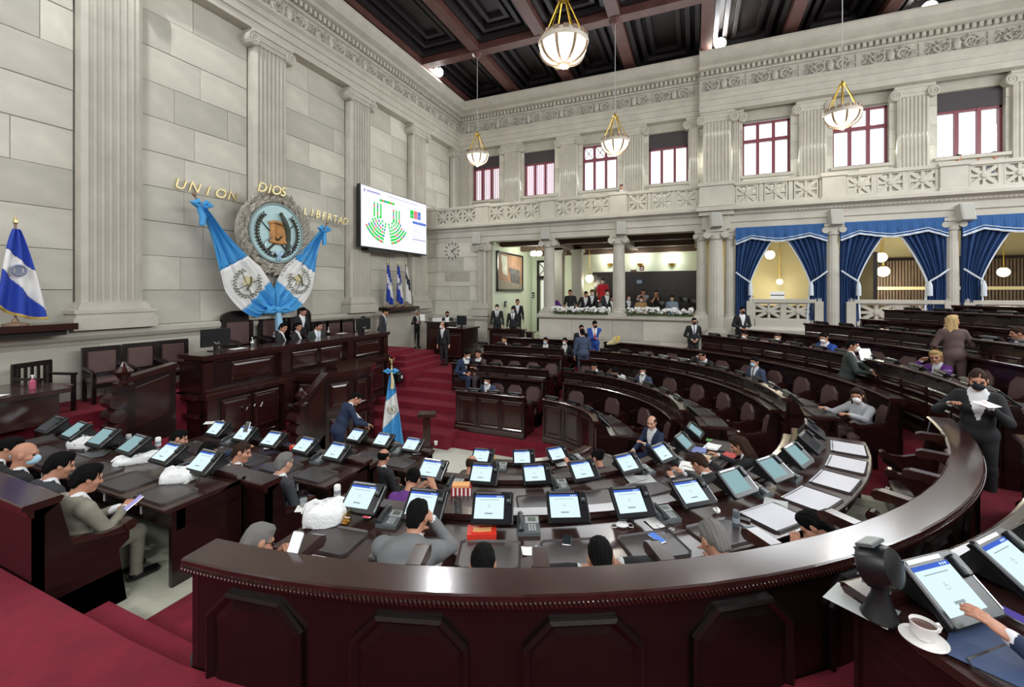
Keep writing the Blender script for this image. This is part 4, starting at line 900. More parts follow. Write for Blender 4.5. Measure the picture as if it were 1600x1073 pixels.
for q, c in enumerate((0, 1, 2)): m.c = c; x = w2 * .42 + q * .24; m.quad((x, -.008, h2 * .32), (x + .22, -.008, h2 * .32), (x + .22, -.008, h2 * .62), (x, -.008, h2 * .62))
m.c = 3
for q in range(3): x = w2 * .42 + q * .24; m.quad((x + .08, -.01, h2 * .4), (x + .15, -.01, h2 * .4), (x + .15, -.01, h2 * .48), (x + .08, -.01, h2 * .48))
m.c = 2; m.quad((w2 * .5, -.008, h2 * .12), (w2 * .98, -.008, h2 * .12), (w2 * .98, -.008, h2 * .22), (w2 * .5, -.008, h2 * .22))
m.c = 4
for q in range(5): z = h2 * (.02 - .1 * q); m.quad((w2 * .5, -.008, z), (w2 * .97, -.008, z), (w2 * .97, -.008, z + .02), (w2 * .5, -.008, z + .02))
m.c = 3; m.quad((w2 * .5, -.008, -h2 * .5), (w2 * .97, -.008, -h2 * .5), (w2 * .97, -.008, -h2 * .46), (w2 * .5, -.008, -h2 * .46))
m.quad((-w2 * .86, -.008, h2 * .83), (-w2 * .5, -.008, h2 * .83), (-w2 * .5, -.008, h2 * .89), (-w2 * .86, -.008, h2 * .89)); m.quad((-w2 * .3, -.008, h2 * .86), (w2 * .7, -.008, h2 * .86), (w2 * .7, -.008, h2 * .88), (-w2 * .3, -.008, h2 * .88)); m.quad((-w2 * .94, -.008, h2 * .8), (-w2 * .89, -.008, h2 * .8), (-w2 * .89, -.008, h2 * .9), (-w2 * .94, -.008, h2 * .9))
m.build('seating_chart', [GR, RE, BL, GY, PK], t, kind='stuff')

# flags on staffs
def staff_flag(label, loc, H, stripes, rz=0, w=.34, fringe=False, deco=None, finial=None, skew=-.5):
    t = thing('staff_flag', label, 'flag', loc, rz)
    m = MB(); m.tube([(0, 0, 0), (0, 0, H)], .018, 8); m.build('staff', BRASS if finial else BRONZE, t)
    m = MB()
    if finial == 'bird':
        m.lathe([(.02, H), (.035, H + .03), (.02, H + .08), (.03, H + .1), (.015, H + .14)], 8); m.ball((0, 0, H + .2), (.03, .025, .06), 8, 6); m.ball((0, -.02, H + .28), .025, 8, 6); m.tube([(0, 0, H + .2), (.05, 0, H + .3), (.08, 0, H + .33)], [.02, .018, .005], 5); m.tube([(0, 0, H + .2), (-.05, 0, H + .28), (-.06, 0, H + .35)], [.02, .018, .005], 5)
    else: m.lathe([(.02, H), (.035, H + .03), (.03, H + .07), (.005, H + .16)], 8)
    m.build('finial', GOLD, t)
    m = MB(); m.lathe([(.16, 0), (.16, .03), (.05, .06), (.03, .12)], 12); m.build('foot', BRONZE, t)
    N, K = 72, 36; L = H * .82; V = []
    for i in range(N + 1):
        f = i / N; z = H - .08 - L * f; hw = w * (.12 + .88 * f ** .75)
        for j in range(K + 1):
            g = j / K * 2 - 1; y = .05 * math.sin(g * 7 + f * 2) * (.3 + f) + .02
            V.append((g * hw + .06 * f, -y - .03, z - .07 * (1 - g * g) * f - g * .12 * f))
    n = len(stripes); P_ = {}
    # stripes run diagonally because the cloth hangs from its hoist
    for i in range(N):
        for j in range(K):
            f = (i + .5) / N; g = (j + .5) / K; s_ = f + (g - .5) * skew * (f + .05); s_ = min(max(s_, 0), .999)
            P_.setdefault(int(s_ * n), []).append((i * (K + 1) + j, i * (K + 1) + j + 1, (i + 1) * (K + 1) + j + 1, (i + 1) * (K + 1) + j))
    for q in sorted(P_):
        m = MB(); us = sorted({v for f in P_[q] for v in f}); ix = {v: k for k, v in enumerate(us)}
        m.add([V[v] for v in us], [[ix[v] for v in f] for f in P_[q]]); ob = m.build('stripe', stripes[q], t, smooth=True); md = ob.modifiers.new('thickness', 'SOLIDIFY'); md.thickness = .008
    if fringe: m = MB(); m.tube([V[N * (K + 1) + j] for j in range(K + 1)], .025, 5); m.build('fringe', [mat('gold_fringe', (190, 160, 80), .7)], t)
    if deco == 'arms': emblem_mark(t, TR(.02, -.1, H - L * .5 - .1, 0, 0, -.3), w * .36)
    if deco == 'disc':
        m = MB(); m.tube([(.0 + w * .28 * math.cos(2 * PI * k / 20), -.12, H - L * .5 - .08 + w * .28 * math.sin(2 * PI * k / 20)) for k in range(21)], .018, 4); m.box(-w * .12, w * .12, -.125, -.115, H - L * .5 - .14, H - L * .5); m.build('arms_mark', [mat('mark_slate', (120, 130, 150), .8)], t)
    if deco == 'stars':
        m = MB()
        for x, z in ((0, 0), (-.09, .09), (.09, .07), (-.08, -.09), (.1, -.09)): m.ball((x + .03, -.12, H - L * .52 + z), (.03, .01, .03), 5, 3)
        m.build('stars', NAVYB, t)
    if deco == 'bow':
        m = MB()
        for sg in (-1, 1): m.tube([(0, -.03, H), (sg * .09, -.08, H + .05), (sg * .17, -.06, H + .02), (sg * .08, -.07, H - .04), (0, -.03, H)], [.02, .04, .045, .03, .02], 6)
        m.build('bow', SKYBLUE, t, smooth=True); m = MB(); m.tube([(.02, -.08, H - .02), (.06, -.13, H - .25), (.05, -.13, H - .42)], [.02, .04, .05], 6); m.build('tassel', [mat('cream_gold', (214, 200, 150), .7)], t); emblem_mark(t, TR(.04, -.16, H - L * .52 - .1, 0, 0, -.3), w * .42)
    return t
def shelf(label, x, y0, y1, z):
    o = (x * S, y0 * S, z * S); t = thing('wall_shelf', label, 'shelf', o); bx('board', WOOD2, t, o, (XA + .05, x, y0, y1, z - .1, z)); bx('cleat', WOODB, t, o, (XA + .05, x - .1, y0 + .1, y1 - .1, z - .18, z - .1))
shelf('dark wooden shelf along the wall under the blue and white fringed flag', XA + .6, 1.0, 3.55, 3.0)
p = atx(24, 500, (XA + .42) * S); staff_flag('blue and white flag with gold fringe on the shelf at the left edge', (p[0], p[1], 3.0 * S), atx(20, 350, (XA + .42) * S)[2] - 3.0 * S, [NAVYB, FWHITE, NAVYB], PI / 2, .3, True, 'disc')
shelf('short dark wooden shelf holding three flags under the wall screen', XA + .55, 11.1, 12.75, 2.98)
for u, st, lab, dc in ((605, [NAVYB, FWHITE, NAVYB], 'blue and white flag with blue stars, leftmost of three under the screen', 'stars'), (621, [NAVYB, FWHITE, NAVYB], 'plain blue and white flag, middle of three under the screen', 'disc'), (634, [FWHITE, BLACK, FWHITE, FWHITE], 'white and black flag with star, rightmost of three under the screen', 'stars')):
    p = atx(u, 478, (XA + .35) * S); staff_flag(lab, (p[0], p[1], 2.98 * S), 1.66, st, PI / 2, .19, False, dc)
p = atz(607, 690, .15 * S); staff_flag('tall blue and white flag with gilt bird finial standing on the floor', (p[0] + .1, p[1], .012 * S), 1.98, [SKYBLUE, FWHITE, SKYBLUE], YAW, .27, False, 'bow', 'bird', .5)

# clock on the stone wall
p = aty(707, 392, YB * S); t = thing('wall_clock', 'stone-coloured clock with bar numerals set on the wall beside the screen', 'clock', (p[0], YB * S - .005, p[2]))
m = MB()
m.rings([[(r * math.cos(2 * PI * j / 32), y, r * math.sin(2 * PI * j / 32)) for j in range(32)] for y, r in ((.06, .42), (.0, .42), (0, .41))]); m.build('face', STONE2, t)
for k in range(12): m = MB(); a = 2 * PI * k / 12; m.box(-.022, .022, -.025, .0, .27, .38, TR(0, 0, 0, 0, 0, a)); m.build('hour_mark', [mat('dark_grey_metal', (92, 92, 90), .5)], t)
for a, l, w in ((R(60), .2, .02), (R(140), .3, .014)): m = MB(); m.box(-w, w, -.04, -.03, -.05, l, TR(0, 0, 0, 0, 0, a)); m.build('hand', [_M['dark_grey_metal']], t)
t = thing('wall_plaque', 'faint stone plaque on the wall below the clock', 'plaque', (p[0] + .25, YB * S - .005, p[2] - 1.1)); m = MB(); m.box(-.6, .6, -.02, .05, -.22, .22); m.build('slab', STONEW, t); m = MB(); m.box(-.56, .56, -.026, -.02, -.19, -.17); m.box(-.56, .56, -.026, -.02, .17, .19); m.build('border', STONE2, t)
# speakers above the columns
for u, v, y, lab in ((745, 374, YB - .1, 'grey wall speaker left of the doorway lintel'), (852, 366, YB - .05, 'grey wall speaker above the column left of the press box'), (970, 358, YB - .05, 'grey wall speaker above the column between the flower boxes'), (1118, 345, YB - .32, 'grey wall speaker on the clustered pier'),
                   (1304, 341, YB - .05, 'grey wall speaker between the first and second blue curtains'), (1506, 333, YB - .05, 'grey wall speaker between the second and third curtained bays')):
    p = aty(u, v, y * S); t = thing('wall_speaker', lab, 'speaker', p, rot=(R(-12), 0, .25)); m = MB(); m.cbox(-.17, .17, -.16, .12, -.24, .24, .015); m.build('case', [mat('speaker_grey', (176, 176, 168), .6)], t); m = MB(); m.box(-.14, .14, -.168, -.16, -.21, .21); m.build('grille', [mat('speaker_grille', (160, 160, 152), .8)], t); m = MB(); m.box(-.05, .05, .1, .25, -.05, .05); m.build('bracket', STONE2, t)
# ---------------------------------------------------------------- hanging lamps and floodlights
def bowl_lamp(label, x, y, zb, rad, ztop):
    t = thing('pendant_lamp', label, 'lamp', (x, y, zb)); r = rad
    m = MB(); m.lathe([(r * .97, .02), (r * 1.0, .0), (r * 1.03, .06), (r * .93, .16), (r * .84, .17), (r * .84, .02)], 32); m.build('band', [mat('lamp_band', (190, 182, 166), .5, var=.1)], t)
    for k in range(16): a = 2 * PI * k / 16; m = MB(); m.box(-.05, .05, -.01, .02, .03, .17, Matrix.Rotation(a, 4, 'Z') @ TR(0, -r * .98, 0)); m.build('ornament', BRONZE, t)
    for k in range(8):
        m = MB(); a0, a1 = 2 * PI * k / 8 + .06, 2 * PI * (k + 1) / 8 - .06
        m.rings([[(q * math.cos(a0 + (a1 - a0) * j / 4), q * math.sin(a0 + (a1 - a0) * j / 4), z) for j in range(5)] for q, z in [(r * .97 * math.cos(R(e)), -r * .78 * math.sin(R(e))) for e in (0, 15, 30, 45, 60, 74)]], closed=False, caps=False); m.build('glass_panel', LAMPG, t, smooth=True)
        m = MB(); a = 2 * PI * k / 8; m.tube([(r * math.cos(R(e)) * math.cos(a), r * math.cos(R(e)) * math.sin(a), -r * .8 * math.sin(R(e))) for e in (0, 15, 30, 45, 60, 75)], .022, 5); m.build('rib', BRONZE, t)
    m = MB(); m.lathe([(r * .28, -r * .77), (r * .22, -r * .84), (r * .1, -r * .9), (.02, -r * .95)], 12); m.build('finial', BRONZE, t)
    H = r * 1.9
    for k in range(6): a = 2 * PI * k / 6 + .2; m = MB(); m.tube([(r * .84 * math.cos(a), r * .84 * math.sin(a), .16), (r * .16 * math.cos(a), r * .16 * math.sin(a), H)], .014, 5); m.build('rod', BRASS, t)
    m = MB(); m.lathe([(r * .2, H - .02), (r * .2, H + .03), (r * .08, H + .06), (.02, H + .14)], 12); m.build('crown', BRASS, t)
    m = MB(); m.tube([(0, 0, H), (0, 0, ztop - zb)], .012, 5); m.build('cord', LGREY, t)
    l = bpy.data.lights.new('bulb', 'POINT'); l.energy = 60; l.color = (1, .93, .8); l.shadow_soft_size = .2; q = bpy.data.objects.new('bulb', l); C.objects.link(q); q.parent = t; q.location = (0, 0, -r * 1.2)
ZC = 11.3 * S
for (u, v, x, y, lab, px_) in ((743, 244, -6.66, 12.7, 'bowl lamp hanging at far left in front of the first gallery window', 35), (879, 72, -2.13, 7.32, 'largest bowl lamp hanging nearest, under the dark ceiling', 76), (969, 224, -2.13, 12.7, 'bowl lamp hanging in front of the pilaster left of the pier', 43), (1319, 180, 3.3, 12.7, 'bowl lamp hanging in front of the bright window right of the pier', 60)):
    Y = (-x * sT + y * cT) * S; p = Vector((x * S, y * S, EYE + (455 - v) / 670 * Y)); st = 1.22 if u > 1300 else 1.0
    bowl_lamp(lab, p[0], p[1], p[2], px_ / 670 * Y / 2 / st, ZC)
def flood(label, u, v, z, aim):
    p = atz(u, v, z) if label else Vector((u, v, z)); d = (Vector(aim) - p).normalized()
    q = d.to_track_quat('-Z', 'Y'); 
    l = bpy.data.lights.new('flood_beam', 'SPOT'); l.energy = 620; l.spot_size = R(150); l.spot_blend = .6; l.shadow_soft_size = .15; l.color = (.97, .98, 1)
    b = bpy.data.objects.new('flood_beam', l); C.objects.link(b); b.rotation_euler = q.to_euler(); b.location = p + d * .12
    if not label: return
    t = thing('floodlight', label, 'floodlight', p, rot=q.to_euler())
    m = MB(); m.lathe([(.06, .3), (.1, .28), (.2, .1), (.23, 0), (.21, 0), (.2, .03), (.05, .05)], 16); m.build('housing', BLACK, t)
    m = MB(); m.lathe([(.01, .012), (.2, .012)], 16); m.build('lens', FLOODG, t)
    m = MB(); m.tube([(-.19, 0, .05), (-.19, 0, .3), (0, 0, .42), (.19, 0, .3), (.19, 0, .05)], .015, 5); m.build('yoke', BLACK, t)
flood('white floodlight on the cornice of the dais wall above the corner', 685, 113, 11.55 * S, (-4, 8, 2))
flood('white floodlight at the ceiling above the gallery pier', 1125, 68, 11.6 * S, (-2, 8, 2))
flood('white floodlight at the ceiling at top right', 1452, 12, 11.6 * S, (0, 8, 2))
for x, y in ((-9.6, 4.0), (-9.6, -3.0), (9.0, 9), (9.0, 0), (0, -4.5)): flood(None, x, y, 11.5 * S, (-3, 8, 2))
# ---------------------------------------------------------------- curtains
FRINGE = mat('silver_fringe', (205, 214, 222), .7)
def drape_half(t, o, xs, xe, ztop, ztie, zbot, side):
    """one half of a pair: straight at the column side xs, swept back from xe at the top to a tie near xs"""
    N, K = 30, 26; y = YB + .02; V = []
    xt = xs + (xe - xs) * .36
    for i in range(N + 1):
        f = i / N; z = ztop + (zbot - ztop) * f; zt = (ztop - ztie) / (ztop - zbot)
        if f < zt: g = f / zt; xo = xe + (xt - xe) * (math.sin(g * PI / 2) ** .75 * .4 + g * .6)
        else: g = (f - zt) / (1 - zt); xo = xt + (xs + (xe - xs) * .36 - xt) * g + (xe - xs) * .07 * g
        for j in range(K + 1):
            a = j / K; x = xs + (xo - xs) * a
            amp = .05 * abs(xo - xs) / abs(xe - xs) + .015
            V.append((x * S - o[0], (y + amp * math.sin(a * 44) + .02 * math.sin(a * 19 + f * 3)) * S - o[1], z * S - o[2]))
    m = MB(); m.add(V, [(i * (K + 1) + j, i * (K + 1) + j + 1, (i + 1) * (K + 1) + j + 1, (i + 1) * (K + 1) + j) for i in range(N) for j in range(K)])
    ob = m.build('drape', BLUEC, t, smooth=True); md = ob.modifiers.new('thickness', 'SOLIDIFY'); md.thickness = .015
    m = MB(); m.tube([Vector(V[i * (K + 1) + K]) + Vector((0, -.02, 0)) for i in range(N + 1)], .035, 5); m.build('fringe', FRINGE, t, smooth=True)
    m = MB(); z = ztie * S - o[2]; ya = (YB - .1) * S - o[1]
    m.tube([(xs * S - o[0], ya, z + .3 * S), ((xs + xt) / 2 * S - o[0], ya - .03, z + .14 * S), (xt * S - o[0], ya - .02, z)], .025, 5); m.build('tieback', FRINGE, t)
    m = MB(); m.tube([(xt * S - o[0], ya, z), (xt * S - o[0], ya - .02, z - .12), (xt * S - o[0], ya - .02, z - .42)], [.03, .06, .065], 8); m.build('tassel', FRINGE, t, smooth=True)
def bay(nm, x0, x1, zl, zb=2.55):
    o = ((x0 + x1) / 2 * S, YB * S, zb * S); t = thing('curtain', 'pair of blue velvet curtains with pale fringe in the %s bay from the press box' % nm, 'curtain', o)
    xm = (x0 + x1) / 2; n = 40; up, lo = [], []
    pr = [(0, 4.86), (.18, 5.02), (.36, 4.94), (.5, 4.9), (.64, 4.94), (.82, 5.02), (1, 4.86)]
    for i in range(n + 1):
        f = i / n; k = max(q for q in range(len(pr) - 1) if pr[q][0] <= f + 1e-9); k = min(k, len(pr) - 2); g = (f - pr[k][0]) / (pr[k + 1][0] - pr[k][0]); z = pr[k][1] + (pr[k + 1][1] - pr[k][1]) * g
        x = x0 + (x1 - x0) * f; lo.append((x * S - o[0], (YB - .06 + .015 * math.sin(f * 60)) * S - o[1], z * S - o[2])); up.append((x * S - o[0], (YB - .06) * S - o[1], 5.34 * S - o[2]))
    m = MB(); m.rings([up, lo], closed=False); ob = m.build('valance', [mat('blue_valance', (42, 86, 140), .85)], t); md = ob.modifiers.new('thickness', 'SOLIDIFY'); md.thickness = .02
    m = MB(); m.tube([Vector(p) + Vector((0, -.02, 0)) for p in lo], .03, 5); m.tube([Vector(p) + Vector((0, -.02, .09)) for p in lo], .012, 4); m.build('valance_fringe', FRINGE, t)
    drape_half(t, o, x0, xm - .06, 5.1, 3.75, zl, 1); drape_half(t, o, x1, xm + .06, 5.1, 3.75, zl, -1); return t
bay('first', 1.1, 3.3, 2.52); bay('second', 3.6, 5.78, 2.52); bay('third', 6.05, 8.15, 2.52)
# globes and lobby lights behind the curtains
def globe(label, u, v, y, r, k=40):
    p = aty(u, v, y * S); t = thing('globe_lamp', label, 'lamp', p)
    m = MB(); m.ball((0, 0, 0), r, 16, 10); m.build('globe', [glow('globe_glass', (255, 244, 205), 2.2)], t, smooth=True)
    m = MB(); m.tube([(0, 0, r), (0, 0, 5.45 * S - p[2])], .012, 5); m.lathe([(r * .4, r * .9), (r * .3, r * 1.1), (.02, r * 1.2)], 10); m.build('stem', BRASS, t)
    l = bpy.data.lights.new('bulb', 'POINT'); l.energy = k; l.color = (1, .9, .68); l.shadow_soft_size = r; q = bpy.data.objects.new('bulb', l); C.objects.link(q); q.parent = t; q.location = (0, -r * 1.6, -r)
globe('white globe lamp behind the gap of the first blue curtains', 1203, 398, 16.2, .17, 120); globe('white globe lamp behind the gap of the second blue curtains', 1377, 402, 16.0, .17, 120)
globe('low bright globe lamp behind the second curtains', 1380, 424, 17.4, .2, 60); globe('bright globe lamp behind the edge of the third curtain', 1568, 425, 16.0, .15, 60); globe('small lit globe far back behind the first curtains', 1218, 440, 17.8, .12, 20)
t = thing('paper_sign', 'white paper sign on the balustrade in the first curtained bay', 'sign', (2.15 * S, YB * S, 3.29 * S)); m = MB(); m.box(-.2, .2, -.01, .01, 0, .24); m.build('sheet', PAPER, t); m = MB(); m.box(-.19, .19, -.013, -.01, .1, .13); m.build('stripe', BLACK, t)
def pagoda(label, x, y, z):
    t = thing('tiered_fixture', label, 'lamp', (x * S, y * S, z * S)); m = MB()
    m.box(-.6, .6, -.2, .2, 0, .9); m.build('body', WOODB, t); m = MB()
    for k in range(4): m.rings([[(-q, -.2 * q, zz), (q, -.2 * q, zz), (q, .2 * q, zz), (-q, .2 * q, zz)] for zz, q in ((.9 + k * .2, .5 - k * .11), (.98 + k * .2, .46 - k * .11), (1.1 + k * .2, .28 - k * .06))])
    m.build('tiers', WOODB, t)
pagoda('dark tiered wooden stand behind the first blue curtains', 1.75, 17.3, 2.0)
t = thing('lobby_counter', 'dark counter in the lobby behind the curtains', 'counter', (3.2 * S, 16.6 * S, 2.0 * S)); m = MB(S); m.box(-1.2, 1.25, -.2, .2, 0, .95); m.build('front', WOODB, t); m = MB(S); m.box(-1.25, 1.3, -.26, .26, .95, 1.02); m.build('counter_top', WOOD2, t)

# ---------------------------------------------------------------- press box fittings
yl = -6.9 * S + .02
o = atx(797, 440, yl); t = thing('painting', 'large framed mural painting in ochre and grey on the pale green wall', 'painting', (yl, o[1], (3.52 + 5.02) / 2 * S), PI / 2)
w2, h2 = 1.32 * S, .76 * S
m = MB()
for a in ((-w2, w2, -h2, -h2 + .08), (-w2, w2, h2 - .08, h2), (-w2, -w2 + .08, -h2, h2), (w2 - .08, w2, -h2, h2)): m.box(a[0], a[1], -.07, 0, a[2], a[3])
m.build('frame', WOODB, t)
m = MB(); m.box(-w2 + .06, w2 - .06, -.03, -.01, -h2 + .06, h2 - .06); m.build('canvas', [mat('canvas_ochre', (158, 122, 98), .8, var=.25, vs=1.5)], t)
m = MB(); m.rings([[(-w2 * .75, y, h2 * .85), (-w2 * .3, y, h2 * .8), (-w2 * .25, y, -h2 * .2), (-w2 * .6, y, -h2 * .1)] for y in (-.04, -.03)]); m.build('pale_patch', [mat('canvas_pale', (206, 206, 190), .8, var=.2)], t)
m = MB(); m.rings([[(-w2 * .15, y, h2 * .25), (w2 * .7, y, h2 * .15), (w2 * .75, y, -h2 * .7), (w2 * .1, y, -h2 * .6)] for y in (-.042, -.03)]); m.build('dark_patch', [mat('canvas_dark', (96, 92, 92), .8, var=.4, vs=6)], t)
m = MB(); m.rings([[(-w2 * .9, y, -h2 * .4), (w2 * .9, y, -h2 * .65), (w2 * .9, y, -h2 * .9), (-w2 * .9, y, -h2 * .9)] for y in (-.045, -.03)]); m.build('ground_patch', [mat('canvas_grey', (150, 140, 126), .8, var=.2)], t)
for i, u in enumerate((953, 1000, 1050)):
    p = aty(u, 413, 18.55 * S); t = thing('wall_sconce', 'small wall light on the pale back wall of the press box, %s' % ['half behind the column', 'above the red sign', 'at the right'][i], 'lamp', p)
    m = MB(); m.rings([[(r * math.cos(PI + PI * j / 10), r * math.sin(PI + PI * j / 10) * .8, z) for j in range(11)] for r, z in ((.05, -.1), (.16, .06))]); m.build('shade', BRASS, t)
    m = MB(); m.rings([[(.14 * math.cos(PI + PI * j / 10), .12 * math.sin(PI + PI * j / 10), z) for j in range(11)] for z in (.055, .065)]); m.build('lamp', [glow('sconce_glow', (255, 252, 240), 6)], t)
    l = bpy.data.lights.new('bulb', 'POINT'); l.energy = 22; l.shadow_soft_size = .08; l.color = (1, 1, .92); q = bpy.data.objects.new('bulb', l); C.objects.link(q); q.parent = t; q.location = (0, -.3, .25)
p = aty(838, 396, 16.4 * S); t = thing('chandelier', 'bright glass pendant lamp in the corner room beside the painting', 'lamp', p)
for k in range(8): a = PI * k / 4; m = MB(); m.ball((.2 * math.cos(a), .2 * math.sin(a), 0), (.1, .1, .12), 8, 6); m.build('glass_shade', [glow('globe_white', (250, 255, 238), 3)], t)
m = MB(); m.tube([(0, 0, .05), (0, 0, 5.47 * S - p[2])], .012, 5); m.lathe([(.22, .05), (.24, .1), (.05, .16)], 12); m.build('stem', BRASS, t)
l = bpy.data.lights.new('bulb', 'POINT'); l.energy = 90; l.color = (.97, 1, .85); l.shadow_soft_size = .3; q = bpy.data.objects.new('bulb', l); C.objects.link(q); q.parent = t; q.location = (0, 0, -.35)
globe('bright round lamp in front of the dark panelling beside the man in red', 921, 435, 18.0, .2, 30)
for u, v, w, h, mt, lab in ((999, 440, .32, .22, mat('sign_blue', (60, 86, 140), .5), 'small blue and white sign on the dark panelling'), (1003, 419, .2, .22, mat('sign_red', (120, 26, 34), .5), 'small dark red sign above the panelling'), (990, 423, .28, .1, mat('sign_maroon', (96, 52, 48), .5), 'narrow maroon plaque left of the red sign'), (832, 461, .2, .3, BLACK, 'dark switch plate on the pale corner wall'), (790, 475, .2, .26, BLACK, 'dark switch plate below the painting')):
    p = aty(u, v, 18.35 * S) if u > 850 else (aty(u, v, 18.55 * S) if u > 800 else atx(u, v, yl + .02)); t = thing('wall_sign' if u > 850 else 'switch_plate', lab, 'sign' if u > 850 else 'switch', p, 0 if u > 800 else PI / 2)
    m = MB(); m.box(-w / 2, w / 2, -.02, .02, -h / 2, h / 2); m.build('plate', mt, t); m = MB(); m.box(-w * .3, w * .3, -.026, -.02, h * .02, h * .22); m.box(-w * .35, w * .35, -.026, -.02, -h * .3, -h * .15); m.build('print', WHITE if u != 990 else BRONZE, t)
# flower boxes
def flowers(label, x0, x1):
    o = ((x0 + x1) / 2 * S, (YB - .02) * S, 2.74 * S); t = thing('flower_box', label, 'flower box', o); rg = random.Random(int(x0 * 10)); L = (x1 - x0) * S
    m = MB(); m.box(-L / 2, L / 2, -.06, .12, 0, .06); m.build('trough', GREENL, t)
    m = MB()
    for k in range(420):
        x, y, z = rg.uniform(-L / 2, L / 2), rg.uniform(-.2, .12), rg.uniform(.0, .18); a, b, l = rg.uniform(0, 6.3), rg.uniform(-.6, .8), rg.uniform(.06, .11); dx, dy, dz = math.cos(a) * math.cos(b), math.sin(a) * math.cos(b), math.sin(b)
        m.add([(x, y, z), (x + dx * l * .5 - dy * .025, y + dy * l * .5 + dx * .025, z + dz * l * .5 + .01), (x + dx * l, y + dy * l, z + dz * l), (x + dx * l * .5 + dy * .025, y + dy * l * .5 - dx * .025, z + dz * l * .5 + .01)], [(0, 1, 2, 3)])
    m.build('leaves', GREENL, t, kind='stuff')
    fm = MB(); fm.ball((0, 0, .02), (.018, .018, .015), 6, 4)
    for k in range(6): a = PI * k / 3; fm.ball((.042 * math.cos(a), .042 * math.sin(a), .015), (.034, .024, .016), 6, 3, None)
    fme = fm.mesh('flower', FWHITE)
    for k in range(120): inst('flower', fme, t, TR(rg.uniform(-L / 2, L / 2), rg.uniform(-.2, .1), rg.uniform(.1, .27), rg.uniform(-.5, .5), rg.uniform(.5, 1.5), rg.uniform(-.4, .4)) @ Matrix.Scale(rg.uniform(.6, .95), 4))
flowers('box of white flowers on the parapet between the two left columns', -4.45, -2.5); flowers('box of white flowers on the parapet right of the middle column', -2.0, -.05)
# ---------------------------------------------------------------- things on the desks
LOCK = [(-.012, .0), (.012, .0), (.012, .018), (-.012, .018)]
def terminal_meshes():
    d = {}
    m = MB(); m.cbox(-.165, .2, -.145, .145, 0, .028, .012); m.box(-.165, .2, -.14, .14, -.012, 0); d['bezel'] = m.mesh('bezel', BLACK)
    m = MB(); m.c = 0; m.box(-.14, .115, -.1, .085, .028, .0295); m.c = 1; m.box(-.14, .115, .085, .105, .028, .0297); m.c = 2
    m.rings([[(-.027, -.005, .0301), (-.003, -.005, .0301), (-.003, .013, .0301), (-.027, .013, .0301)], [(-.025, -.003, .0302), (-.005, -.003, .0302), (-.005, .011, .0302), (-.025, .011, .0302)]], caps=False)
    m.tube([(-.02, .013, .03), (-.02, .022, .03), (-.012, .022, .03)], .0012, 4); m.box(-.05, .02, -.062, -.05, .0295, .0300); m.box(-.1, .07, .062, .066, .0295, .03); m.c = 0; m.box(.05, .06, .09, .1, .0297, .03); m.box(.068, .078, .09, .1, .0297, .03); m.box(.086, .096, .09, .1, .0297, .03); d['screen'] = m.mesh('screen', [SCRW, SCRB, SCRG])
    m = MB(); m.cbox(.132, .178, .02, .12, .026, .055, .008); m.c = 1; m.box(.14, .17, .035, .06, .055, .057); d['card_reader'] = m.mesh('card_reader', [BLACK, GREYP])
    m = MB(); m.box(-.14, .09, .118, .134, .028, .032); m.box(.19, .198, -.12, .12, .026, .031); d['trim_strip'] = m.mesh('trim_strip', SILVER)
    m = MB(); m.rings([[(x, .12, -.02), (x, -.13, -.02), (x, -.02, -.1), (x, .12, -.17)] for x in (-.1, .13)]); d['stand'] = m.mesh('stand', BLACK)
    return d
TM = terminal_meshes()
_dim = {}
def terminal(label, M, group=None, dim=0, tilt=38, name='voting_terminal'):
    """M: row matrix at the terminal's spot (x along the row, y to the sitter, z up)"""
    o = inst('voting_terminal', None); o.empty_display_size = .1; tag(o, label, 'terminal', group)
    o.matrix_world = M @ TR(0, 0, .23 if tilt == 42 else .175 - .05 * (name == 'terminal_low')) @ Matrix.Rotation(PI, 4, 'Z') @ Matrix.Rotation(R(tilt), 4, 'X') @ TR(0, 0, 0)
    for k in TM:
        me = TM[k]
        if k == 'screen' and dim:
            if 'd%d' % dim not in _dim:
                me2 = me.copy(); me2.materials.clear()
                for a in ([glow('screen_teal', (150, 185, 190), .8), glow('screen_teal_bar', (70, 95, 150), .7), SCRG] if dim == 1 else [mat('dark_screen', (40, 46, 50), .15)] * 3): me2.materials.append(a)
                _dim['d%d' % dim] = me2
            me = _dim['d%d' % dim]
        inst(k, me, o)
    return o
